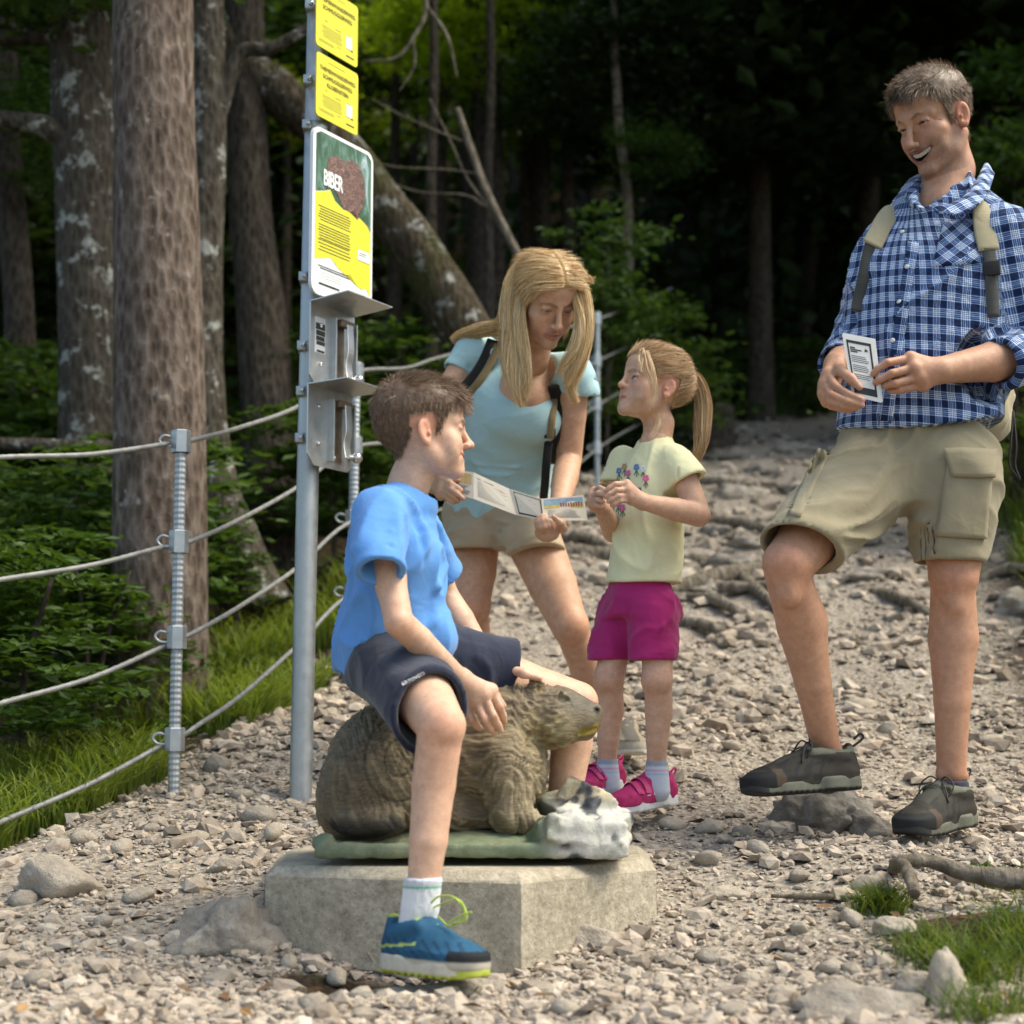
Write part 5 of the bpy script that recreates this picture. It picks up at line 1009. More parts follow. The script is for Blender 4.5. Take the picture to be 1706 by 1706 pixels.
        # ears
        for sx in (-1, 1):
            ec = np.array([sx * .0785, -.012, -.010]); Re = np.array(Matrix.Rotation(sx * .42, 3, 'Z') @ Matrix.Rotation(.22, 3, 'X'))
            es = 1 - .08 * ch
            g.u(ell(ec, (.0072, .0190 * es, .0315 * es), Re), k=.007)
            g.u(ell(ec + [sx * .001, .005, -.022], (.0055, .0095, .011), Re), k=.005)
            nrml = Re @ np.array([sx, 0, 0])
            g.s_(ell(ec + nrml * .0070 + [0, .002, .003], (.0062, .0118, .0215), Re), k=.003)
            g.u(ell(ec + nrml * .0028 + [0, .0095, -.004], (.004, .0035, .006), Re), k=.003)
            g.u(cap(ec + nrml * .0035 + [0, -.002, -.012], ec + nrml * .0035 + [0, -.006, .008], .0022, .0020), k=.003)
        # neck
        nm = s.loc(neck_mid) if neck_mid is not None else None
        n0 = np.array([0, -.012, -.055]); nr = neck_r / s.s
        pts = [n0] + ([nm] if nm is not None else []) + [nb]
        g.u(*chain(pts, [nr * .96] + ([nr * .95] if nm is not None else []) + [nr * 1.12]), k=.022)
        if not ch:
            for sx in (-1, 1): g.u(cap((sx * .055, -.022, -.05), nb + (np.array([sx * .016, .040, .0])), .011, .009), k=.016)
        V, Fq = g.mesh()
        Vl = V.copy(); V = s.w(V)
        if np.sum(np.cross(V[Fq[:, 1]] - V[Fq[:, 0]], V[Fq[:, 2]] - V[Fq[:, 0]]) * (V[Fq[:, 0]] - s.C)) < 0: Fq = Fq[:, ::-1]
        s.V, s.F, s.Vl = V, Fq, Vl; s.N = vnormals(V, Fq)
        # paint
        c = np.tile(np.asarray(skin, float), (len(V), 1)); sk = np.asarray(skin, float)
        x, y, z = Vl.T; ax = np.abs(x); red = sk * np.array([1.05, .66, .58])
        def mixc(m, col): 
            m = np.clip(m, 0, 1)[:, None]; c[:] = c * (1 - m) + np.asarray(col) * m
        mixc(blush * np.exp(-(((ax - .040) / .020) ** 2 + ((z + .03 * zl) / .018) ** 2)) * (y > .02), red)
        mixc(blush * 1.1 * np.exp(-((np.linalg.norm(Vl - tip, axis=1) / .014) ** 2)), red)
        mixc(.55 * (ax > .068) * (np.abs(y + .01) < .03) * (np.abs(z + .01) < .042), red)
        mixc(.35 * np.exp(-(((ax - .031) / .017) ** 2 + ((z + .004) / .010) ** 2)) * (y > .04), sk * [.72, .55, .52])
        def arcd(a):
            best = np.full(len(Vl), 9.)
            for i in range(len(a) - 1): best = np.minimum(best, seg_dist(Vl, a[i], a[i + 1])[0])
            return best
        mixc((1 - sstep(lr * 1.15, lr * 1.85, arcd(up))) * .85, lipc); mixc((1 - sstep(lr * 1.35, lr * 2.0, arcd(dn))) * .85, lipc)
        if stubble is not None:
            m = sstep(-.030, -.052, z) * sstep(-.02, .012, y) * (z > -.135) * (arcd(up) > lr) * (arcd(dn) > lr); m = m * (.75 + .25 * vnoise(Vl * 300, 4))
            mixc(m * .55, stubble)
        md = arcd(arc(0, .0, 9)); ins = (arcd(arc(-op * .1, -.016, 9, .95)) < op * .75 + .002) & (arcd(up) > lr * .9) & (arcd(dn) > lr * 1.1) if op > 0 else (md < .0016)
        if op > 0: mixc(ins.astype(float) * sstep(yc - .004, yc - .010, y), (.05, .012, .01))
        else: mixc((1 - sstep(.0008, .0026, md)) * .55, np.asarray(lipc) * .35)
        nst = np.minimum(*[np.linalg.norm(Vl - (tip + [q * .0062, -.004, -.0100]), axis=1) for q in (-1, 1)]); mixc((1 - sstep(.0030, .0052, nst)) * .8, sk * .16)
        # brows and lashes
        for sx in (-1, 1):
            bp = [np.array([sx * .012, .094, .0185]), np.array([sx * .028, .089, .0235]), np.array([sx * .047, .070, .0180])]
            d = np.minimum(seg_dist(Vl, bp[0], bp[1])[0], seg_dist(Vl, bp[1], bp[2])[0]); d = d + .0012 * vnoise(Vl * [900, 900, 300], 3)
            mixc((1 - sstep(.0028, .0056, d)) * .8, browc)
            E = np.array([sx * .031, .0705, 0]); t = np.linspace(-1, 1, 9)
            la = np.stack([E[0] + t * .0135, E[1] + .0135 - .005 * t * t, E[2] + np.maximum(eo * (1 - .8 * t * t), .0005) + .0004 - .0026 * t * t + (.0016 if p['laugh'] else 0)], 1)
            mixc((1 - sstep(.0010, .0028, arcd(la))) * lash, (.03, .018, .012))
        s.col = c; s.zm = zm; s.arc = arc; s.tip = tip
        return V, Fq, c
    def eyes(s, parent, iris=(.12, .16, .18)):
        for sx in (-1, 1):
            gz = nrm([s.p['gaze'][0], 1, s.p['gaze'][1]]); V, F3, F4 = uvsphere((0, 0, 0), 1, 24, 18, R=np.stack(frame_from(gz), 1))
            q = V @ gz; c = np.tile([.60, .56, .53], (len(V), 1)); c[q > .82] = iris; c[q > .955] = (.012, .01, .01); c[(q > .77) & (q <= .82)] = (.05, .05, .05)
            mk("eye", s.w(V * .0124 + [sx * .031, .0705, 0]), [F3, F4], M_EYE, parent, True, col=c)
    def teeth(s, parent, dz=.0, n=8, drop=.0055, wmul=.78):
        a = s.arc(s.p['open'] * .42 + dz, -.0035, n + 1, wmul); m = MB(); o = s.w
        for i in range(n):
            c = (a[i] + a[i + 1]) / 2; dx = (a[i + 1] - a[i]); L = np.linalg.norm(dx); x = dx / L; zz = np.array([0, 0, 1.]); y = nrm(np.cross(zz, x)); zz = np.cross(x, y)
            V, F3, F4 = boxV(c - zz * drop * .5, (L * .49, .003, drop * .62), rot_axes(x, y, zz), bev=.0012); m.addf(o(V), F3, F4)
        return m.build("teeth", M_TEETH, parent)
    def scalp(s, hl, pad=.0, feather=.012, thick=.008, seed=0, bumps=.0, xcut=None):
        """hair cap: offset copy of the skull above the hairline. hl: list of (y, z) hairline points"""
        hy, hz = np.array(hl).T; x, y, z = s.Vl.T; lim = np.interp(y, hy, hz) + .004 * vnoise(s.Vl * 120, seed)
        a = z - lim; ear = (np.abs(x) > .0690) & (np.abs(y + .012) < .030) & (z < .028) & (z > -.055)
        a = np.where(ear, -1, a); neckcut = z > -.095; a = np.where(neckcut, a, -1)
        return a
    def hair_cap(s, parent, a, col, thick=.008, feather=.014, seed=0, bump=.003, freq=60, name="hair", colvar=.15, flow=(1, 1, 1)):
        on = a > 0; Vt = s.V + s.N * (thick * s.s * sstep(0, feather, a) + .0006)[:, None]
        Vt = Vt + s.N * (bump * s.s * vnoise(s.Vl * freq * np.asarray(flow), seed) * sstep(0, feather, a))[:, None]
        keep = on[s.F].all(1); Fk = s.F[keep]; used = np.unique(Fk); re = -np.ones(len(Vt), int); re[used] = np.arange(len(used))
        n = vnoise(s.Vl[used] * [90, 90, 90], seed + 3); c = np.asarray(col)[None] * (1 + colvar * n[:, None])
        return Vt[used], re[Fk], np.clip(c, 0, 1)

def limb(g, pts, rads, k=.012): g.u(*chain(pts, rads), k=k * .25); return g
def hand(g, wrist, wr, knuckles, fingers, thumb, fr, palm_r, k=.007):
    """knuckles: 4 points; fingers: 4 lists of points after the knuckle; thumb: list of points. all world"""
    wrist = np.asarray(wrist); kn = [np.asarray(q) for q in knuckles]
    for q in kn: g.u(cap(wrist, q, wr * .78, palm_r), k=k * 1.6)
    for i in range(3): g.u(cap(kn[i], kn[i + 1], palm_r, palm_r), k=k)
    for q, f in zip(kn, fingers):
        pts = [q] + [np.asarray(v) for v in f]; n = len(pts); g.u(*chain(pts, list(np.linspace(fr * 1.08, fr * .78, n))), k=k * .35)
    th = [np.asarray(v) for v in thumb]; g.u(*chain([wrist] + th, [wr * .6] + list(np.linspace(fr * 1.5, fr * .88, len(th)))), k=k)
    return g
def skin_paint(V, sk, joints=(), hands=(), seed=0, tan=None, nails=()):
    sk = np.asarray(sk, float); c = sk * (1 + .05 * fbm(V * 14, 3, seed)[:, None]); red = sk * [1.08, .72, .62]
    for p, r, a in joints:
        m = a * np.exp(-(np.linalg.norm(V - np.asarray(p), axis=1) / r) ** 2); c = c * (1 - m[:, None]) + red * m[:, None]
    for tip, dorsal, r in nails:
        d = np.linalg.norm(V - (np.asarray(tip) + np.asarray(dorsal) * r * .8), axis=1); m = .75 * (1 - sstep(r * .55, r * .85, d))
        c = c * (1 - m[:, None]) + np.array([.62, .38, .32]) * m[:, None]
    return np.clip(c, 0, 1)
def join_parts(parts):
    Vs, Fs, Cs, n = [], [], [], 0
    for V, Fq, c in parts:
        Vs.append(V); Fs.append(Fq + n); Cs.append(c); n += len(V)
    return np.concatenate(Vs), np.concatenate(Fs), np.concatenate(Cs)
def gridfor(pts, pad, h):
    p = np.asarray(pts); return Grid(p.min(0) - pad, p.max(0) + pad, h)
def combed(hd, a, n, flow_fn, length_fn, col, seed, seg=6, lift=.5, width=.0012, jit=.15, colvar=.3, off=.004, grav=0.0, wave=0):
    """strands rooted on the scalp, flowing along a direction field on the skull. returns V,F,C"""
    r = np.random.default_rng(seed); idx = np.flatnonzero(a > .001); k = r.choice(idx, n); p = hd.V[k] + r.normal(0, .0012, (n, 3)); nn = hd.N[k]; pl = hd.Vl[k]
    d = flow_fn(pl, r) @ hd.R.T; d = d - nn * np.sum(d * nn, 1, keepdims=True); d /= np.linalg.norm(d, axis=1, keepdims=True) + 1e-9
    d = d + r.normal(0, jit, (n, 3)); L = length_fn(pl, r)[:, None] * hd.s; lf = np.broadcast_to(np.asarray(lift(pl) if callable(lift) else lift, float), (n,))[:, None]
    dirn = d * (1 - lf) + nn * lf; dirn /= np.linalg.norm(dirn, axis=1, keepdims=True); st = p + nn * off * .3
    out = [st]; cur = st; v = dirn; Cc = hd.w((0, -.012, .03))
    for i in range(1, seg):
        cur = cur + v * L / (seg - 1); v = v * .8 + d * .25 + np.array([0, 0, -grav]); v /= np.linalg.norm(v, axis=1, keepdims=True)
        out.append(cur)
    paths = np.stack(out, 1); tone = 1 + colvar * r.normal(0, .6, (n, 1)); c = np.clip(np.asarray(col)[None] * np.clip(tone, .35, 1.9), 0, 1)
    return strands(paths, width * hd.s * r.uniform(.7, 1.3, n), c, seed)
def lock_strands(pts, radii, n, col, seed, seg=18, width=.0014, flat=.6, spread=1.25, tipvar=.12, colvar=.28, wave=.004, wf=2.5, side=None):
    """a bundle of long strands round a guide line"""
    r = np.random.default_rng(seed); path = smooth_path(pts, seg); rad = smooth_path(np.asarray(radii, float)[:, None], seg)[:, 0]
    T = np.gradient(path, axis=0); T /= np.linalg.norm(T, axis=1, keepdims=True); X = np.zeros_like(T); x = nrm(np.cross(T[0], [0.13, 1, .1])) if side is None else nrm(side)
    for i in range(seg): x = nrm(x - T[i] * np.dot(x, T[i])); X[i] = x
    Y = np.cross(T, X); an = r.uniform(0, 6.283, n); rr = np.sqrt(r.random(n)) * .35 + .65 * r.random(n) ** .35; ph = r.uniform(0, 6.283, (n, 1)); t = np.linspace(0, 1, seg)[None]
    u = (np.cos(an) * rr)[:, None] * rad[None] * spread; v = (np.sin(an) * rr)[:, None] * rad[None] * flat * spread
    wv = wave * np.sin(t * wf * 6.283 + ph * .6 + r.normal(0, .5, (n, 1))) * t; u = u + wv; v = v + wave * .6 * np.sin(t * wf * 5 + ph) * t
    Pq = path[None] + u[..., None] * X[None] + v[..., None] * Y[None]
    # different lengths
    ln = 1 - tipvar * r.random(n) ** 2; ti = np.clip(np.linspace(0, 1, seg)[None] * ln[:, None] * (seg - 1), 0, seg - 1.001); i0 = ti.astype(int); f = (ti - i0)[..., None]; ar = np.arange(n)[:, None]
    Pq = Pq[ar, i0] * (1 - f) + Pq[ar, np.minimum(i0 + 1, seg - 1)] * f
    tone = np.clip(1 + colvar * r.normal(0, .6, (n, 1)), .4, 1.7); return strands(Pq, width * r.uniform(.6, 1.4, n), np.clip(np.asarray(col)[None] * tone, 0, 1), seed)
def lock_core(pts, radii, col, n=20, flat=.6, side=None):
    path = smooth_path(pts, n); rad = smooth_path(np.asarray(radii, float)[:, None], n)[:, 0] * .82; g = None
    V, F3, F4 = tube(path, 1e-4, 12)
    T = np.gradient(path, axis=0); T /= np.linalg.norm(T, axis=1, keepdims=True); x = nrm(np.cross(T[0], [0.13, 1, .1])) if side is None else nrm(side); ang = np.arange(12) * 2 * math.pi / 12; out = []
    for i in range(n):
        x = nrm(x - T[i] * np.dot(x, T[i])); y = np.cross(T[i], x); bumpy = 1 + .12 * np.sin(ang * 5 + i * .2)
        out.append(path[i] + (np.cos(ang) * rad[i] * bumpy)[:, None] * x + (np.sin(ang) * rad[i] * flat * bumpy)[:, None] * y)
    V[:n * 12] = np.concatenate(out); return V, F3, F4
def pcut(g, c0, d, R_):
    """slice off everything past the plane (c0, d) inside a ball of radius R_"""
    c0 = np.asarray(c0); d = nrm(d)
    g.op(((lambda X, Y, Z: np.maximum(-((X - c0[0]) * d[0] + (Y - c0[1]) * d[1] + (Z - c0[2]) * d[2]), np.sqrt((X - c0[0]) ** 2 + (Y - c0[1]) ** 2 + (Z - c0[2]) ** 2) - R_)), c0 - R_, c0 + R_), .001, 's'); return g
def fin(g):
    V, Fq = g.mesh(); Fq = orient(V, Fq); return V, Fq, vnormals(V, Fq)
from mathutils.bvhtree import BVHTree
CAMP = np.array([0, 0, ZC])
def bvh_of(V, Fq): return BVHTree.FromPolygons([tuple(v) for v in V], [tuple(int(i) for i in f) for f in Fq])
def bvh_obj(*objs):
    Vs, Fs, n = [], [], 0
    for o in objs:
        me = o.data; v = np.zeros(len(me.vertices) * 3, np.float32); me.vertices.foreach_get("co", v); v = v.reshape(-1, 3) + org(o); Vs.append(v)
        me.calc_loop_triangles(); f = np.zeros(len(me.loop_triangles) * 3, np.int32); me.loop_triangles.foreach_get("vertices", f); Fs.append(f.reshape(-1, 3) + n); n += len(v)
    return BVHTree.FromPolygons(np.concatenate(Vs).tolist(), np.concatenate(Fs).tolist())
def cast(b, u, v, D=4.0):
    d = nrm(P(u, v, D) - CAMP); h, n, i, t = b.ray_cast(Vector(CAMP), Vector(d))
    if h is None: return None, None
    n = np.array(n); n = -n if np.dot(n, d) > 0 else n; return np.array(h), n
def grid_cast(b, quad, nx, ny, D):
    """sample a 4-cornered area of a garment: points and normals (ny+1, nx+1, 3); misses are filled from neighbours"""
    q = np.asarray(quad, float); H = np.full((ny + 1, nx + 1, 3), np.nan); Nn = H.copy()
    for j in range(ny + 1):
        for i in range(nx + 1):
            s, t = i / nx, j / ny; p = (q[0] * (1 - s) + q[1] * s) * (1 - t) + (q[3] * (1 - s) + q[2] * s) * t
            h, n = cast(b, p[0], p[1], D)
            if h is not None: H[j, i] = h; Nn[j, i] = n
            else: H[j, i] = P(p[0], p[1], D)
    for _ in range(3):
        K = Nn.copy(); Nn[1:-1, 1:-1] = (K[1:-1, 1:-1] + K[:-2, 1:-1] + K[2:, 1:-1] + K[1:-1, :-2] + K[1:-1, 2:]) / 5
    m = np.nanmean(Nn.reshape(-1, 3), 0) if np.isfinite(Nn).any() else np.array([0, -1., 0]); Nn = np.where(np.isfinite(Nn), Nn, m); Nn /= np.linalg.norm(Nn, axis=2, keepdims=True)
    return H, Nn
def patch(name, b, quad, nx, ny, off, mat, parent, D=4.0, th=.004, col=None, relax=2, uvs=None, uvrot=0.0):
    H, Nn = grid_cast(b, quad, nx, ny, D)
    for _ in range(relax): H[1:-1, 1:-1] = .4 * H[1:-1, 1:-1] + .15 * (H[:-2, 1:-1] + H[2:, 1:-1] + H[1:-1, :-2] + H[1:-1, 2:])
    bul = np.ones((ny + 1, nx + 1, 1))
    T = (H + Nn * off).reshape(-1, 3); Bm = (H + Nn * (off - th)).reshape(-1, 3); n = len(T); I = np.arange(n).reshape(ny + 1, nx + 1)
    Fq = [np.stack([I[:-1, :-1], I[1:, :-1], I[1:, 1:], I[:-1, 1:]], -1).reshape(-1, 4)]
    rim = np.concatenate([I[0, :-1], I[:-1, -1], I[-1, :0:-1], I[:0:-1, 0]]); r2 = np.roll(rim, -1); Fq.append(np.stack([rim, r2, r2 + n, rim + n], 1))
    uv = None
    if uvs is not None:
        du = np.linalg.norm(H[:, -1] - H[:, 0], axis=1).mean(); dv = np.linalg.norm(H[-1] - H[0], axis=1).mean(); uu, vv = np.meshgrid(np.linspace(0, du, nx + 1), np.linspace(0, dv, ny + 1)); ca, sa = math.cos(uvrot), math.sin(uvrot)
        uv = np.stack([uu * ca - vv * sa, uu * sa + vv * ca], -1).reshape(-1, 2); uv = np.concatenate([uv, uv])
    return mk(name, np.concatenate([T, Bm]), Fq, mat, parent, True, col=None if col is None else np.tile(col, (2 * n, 1)), uv=uv)
def text_cast(name, body, b, p0, p1, size, off, mat, parent, D):
    """lettering printed on a garment along the photo-plane line p0-p1"""
    V, Fa = text_verts(body, 1.0, 0); p0, p1 = np.asarray(p0, float), np.asarray(p1, float); ex = (p1 - p0) / V[:, 0].max(); e = nrm(p1 - p0); ey = np.array([e[1], -e[0]]) * size
    out = []
    for x, y, _ in V:
        q = p0 + ex * x + ey * y; h, n = cast(b, q[0], q[1], D); out.append(h + n * off if h is not None else P(q[0], q[1], D))
    return mk(name, np.array(out), Fa, mat, parent, False)
def strap_on(b, pix, width, D, off, th=.005, n=24, pre=(), post=()):
    """strap lying on a garment along photo-plane control points, continued by free 3D points"""
    out = list(pre); sides = []
    for u, v in smooth_path(np.asarray(pix, float), n):
        h, nn = cast(b, u, v, D)
        if h is not None: out.append(h + nn * off)
    out += list(post); p = np.array(out)
    for _ in range(30): p[1:-1] = .5 * p[1:-1] + .25 * (p[:-2] + p[2:])
    T = np.gradient(p, axis=0); C0 = p.mean(0); side = np.cross(T, [0, -1, .15]); return strip3d(p, width, side, th)
# ------------------------------------------------------------------ lettering and shoes
def foot2d(L, Wd):
    r1, r2, r3 = .36 * Wd, .5 * Wd, .40 * Wd
    cs = [((0.0, r1), r1), ((.004, L * .42), .40 * Wd), ((-.002, L * .70), r2), ((-.006, L - r3), r3)]
    return cs
def foot_prim(L, Wd, z0, z1, grow=0.0, bend=0.0):
    cs = foot2d(L, Wd)
    def fn(X, Y, Z):
        d = None
        for i in range(len(cs) - 1):
            (a, ra), (b, rb) = cs[i], cs[i + 1]; ab = np.array(b) - np.array(a); L2 = ab @ ab
            t = np.clip(((X - a[0]) * ab[0] + (Y - a[1]) * ab[1]) / L2, 0, 1)
            q = np.sqrt((X - a[0] - t * ab[0]) ** 2 + (Y - a[1] - t * ab[1]) ** 2) - (ra + t * (rb - ra)) - grow
            d = q if d is None else np.minimum(d, q)
        zz = Z - bend * np.maximum(Y - L * .72, 0) ** 2 * 8; w = np.abs(zz - (z0 + z1) / 2) - (z1 - z0) / 2
        return np.minimum(np.maximum(d, w), 0) + np.sqrt(np.maximum(d, 0) ** 2 + np.maximum(w, 0) ** 2)
    return fn, np.array([-Wd * .6, -.01, z0 - .004]), np.array([Wd * .6, L + .01, z1 + .03])
def shoe(parent, heel, fwd, up, L, Wd, Hh, ankle, upper_col, sole_m, mat_u, lace_m, style, ankle_r=.04):
    """builds one shoe as a part of a person. upper_col(Vl)->colours. returns the shoe object and a local->world map"""
    f = nrm(fwd); u = np.asarray(up, float); u = nrm(u - f * np.dot(u, f)); r = np.cross(f, u); R = np.stack([r, f, u], 1); o = np.asarray(heel, float)
    w = lambda q: o + np.asarray(q) @ R.T; an = (np.asarray(ankle) - o) @ R
    g = Grid((-Wd * .75, -.03, -.005), (Wd * .75, L + .03, Hh + .05), .0030); st = .028
    g.u(foot_prim(L, Wd * .97, st * .4, st + .014), k=.004)
    g.u(ell((0, L * .20, Hh * .52), (Wd * .40, L * .20, Hh * .50)), k=.02)
    g.u(ell((0, L * .50, Hh * .42), (Wd * .41, L * .26, Hh * .40)), k=.025)
    g.u(cap((0, L * .36, Hh * .74), (-.004, L * .70, Hh * .36), Wd * .27, Wd * .30), k=.025)
    g.u(ell((-.005, L * .80, Hh * .30), (Wd * .44, L * .185, Hh * .33)), k=.02)
    g.u(cap((0, L * .05 + .004, Hh * .55), (0, L * .045, Hh * .92), .016, .011), k=.02)       # heel tab
    for sx in (-1, 1): g.u(cap((sx * Wd * .30, L * .16, Hh * .72), (sx * Wd * .26, L * .42, Hh * .86), .012), k=.012)   # collar
    g.u(cap((0, L * .40, Hh * .90), (0, L * .37, Hh * 1.06), .016, .012), k=.012)                 # tongue
    g.s_(ell((0, L * .235, Hh * 1.02), (Wd * .285, L * .165, Hh * .42)), k=.004)
    g.d = np.maximum(g.d, -(g.ax[2][None, None, :] - st * .55) * np.ones_like(g.d))
    V, Fq = g.mesh(); Fq = orient(V, Fq)
    so_ = mk("shoe", w(V), Fq, mat_u, parent, True, col=upper_col(V))
    # sole
    g = Grid((-Wd * .8, -.03, -.02), (Wd * .8, L + .03, .06), .0030); g.u(foot_prim(L, Wd, 0.0, st, .0025, .25), k=.003)
    g.u(foot_prim(L * .40, Wd * .92, .005, st + .007, .003), k=.006)
    if style == 'hike' or style == 'kid':
        for y in np.arange(.012, L - .01, .0165):
            for sx in (-1, 1): g.s_(rbox((sx * Wd * .55, y, -.001), (Wd * .22, .0036, .0065), None, .001), k=.001)
    V, Fq = g.mesh(); Fq = orient(V, Fq)
    if style == 'hike': c = np.where((V[:, 2] < .0095)[:, None], [.028, .028, .026], [.13, .13, .10]); c[(V[:, 1] > L * .86)] = (.03, .03, .03)
    elif style == 'kid': c = np.where((V[:, 2] < .0085)[:, None] | ((V[:, 1] > L * .86) & (V[:, 2] < .022))[:, None], [.42, .48, .07], [.50, .46, .38])
    elif style == 'pink': c = np.tile([.72, .70, .68], (len(V), 1))
    else: c = np.tile([.62, .58, .50], (len(V), 1))
    mk("sole", w(V), Fq, sole_m, so_, True, col=c)
    return so_, w
M_SOLE = None
def attr_mat(name, rough=.6, spec=.3, bscale=500, bump=.3, nscale=40, bd=.001):
    t = NT(name); t.set(Roughness=rough); t.b.inputs["Specular IOR Level"].default_value = spec
    t.color(t.mix(t.attr("col"), t.ramp(t.noise(nscale, 4), [(.3, (.82, .82, .82)), (.7, (1.1, 1.1, 1.1))]), 1.0, 'MULTIPLY')); t.bump(t.noise(bscale, 3), bump, bd); return t.m
M_SOLE = attr_mat("shoe_rubber", .7); M_UPPER = attr_mat("shoe_fabric", .75, .25, 800, .5)
def laces(shoe_o, w, L, Wd, Hh, mat, n=5, r=.0016, y0=.40, y1=.66, name="laces", loops=True, spread=.25):
    m = MB()
    def top(y): return np.interp(y / L, [.34, .5, .62, .72, .8], [Hh * 1.02, Hh * .85, Hh * .735, Hh * .66, Hh * .60]) + .004
    ys = np.linspace(L * y0, L * y1, n); wd = np.linspace(Wd * spread, Wd * spread * .85, n)
    for i in range(n - 1):
        for s in (-1, 1):
            a = np.array([s * wd[i], ys[i], top(ys[i]) - .012]); b = np.array([-s * wd[i + 1], ys[i + 1], top(ys[i + 1]) - .012]); c = (a + b) / 2; c[2] = top(c[1]) + .003
            m.addf(*(lambda q: (w(q[0]), q[1], q[2]))(tube(smooth_path([a, c, b], 9), r, 6)))
    if loops:
        k = np.array([0, ys[0] - .004, top(ys[0]) + .004])
        for s in (-1, 1):
            lp = [k, k + [s * .020, .008, .012], k + [s * .042, .016, -.006], k + [s * .036, .030, -.030], k + [s * .020, .016, -.012], k]
            m.addf(*(lambda q: (w(q[0]), q[1], q[2]))(tube(smooth_path(lp, 22), r, 6)))
            m.addf(*(lambda q: (w(q[0]), q[1], q[2]))(tube(smooth_path([k, k + [s * .026, .028, -.010], k + [s * .044, .048, -.042]], 12), r, 6)))
        m.addf(*(lambda q: (w(q[0]), q[1], q[2]))(uvsphere(k, (.006, .005, .005), 8, 6)))
    return m.build(name, mat, shoe_o)
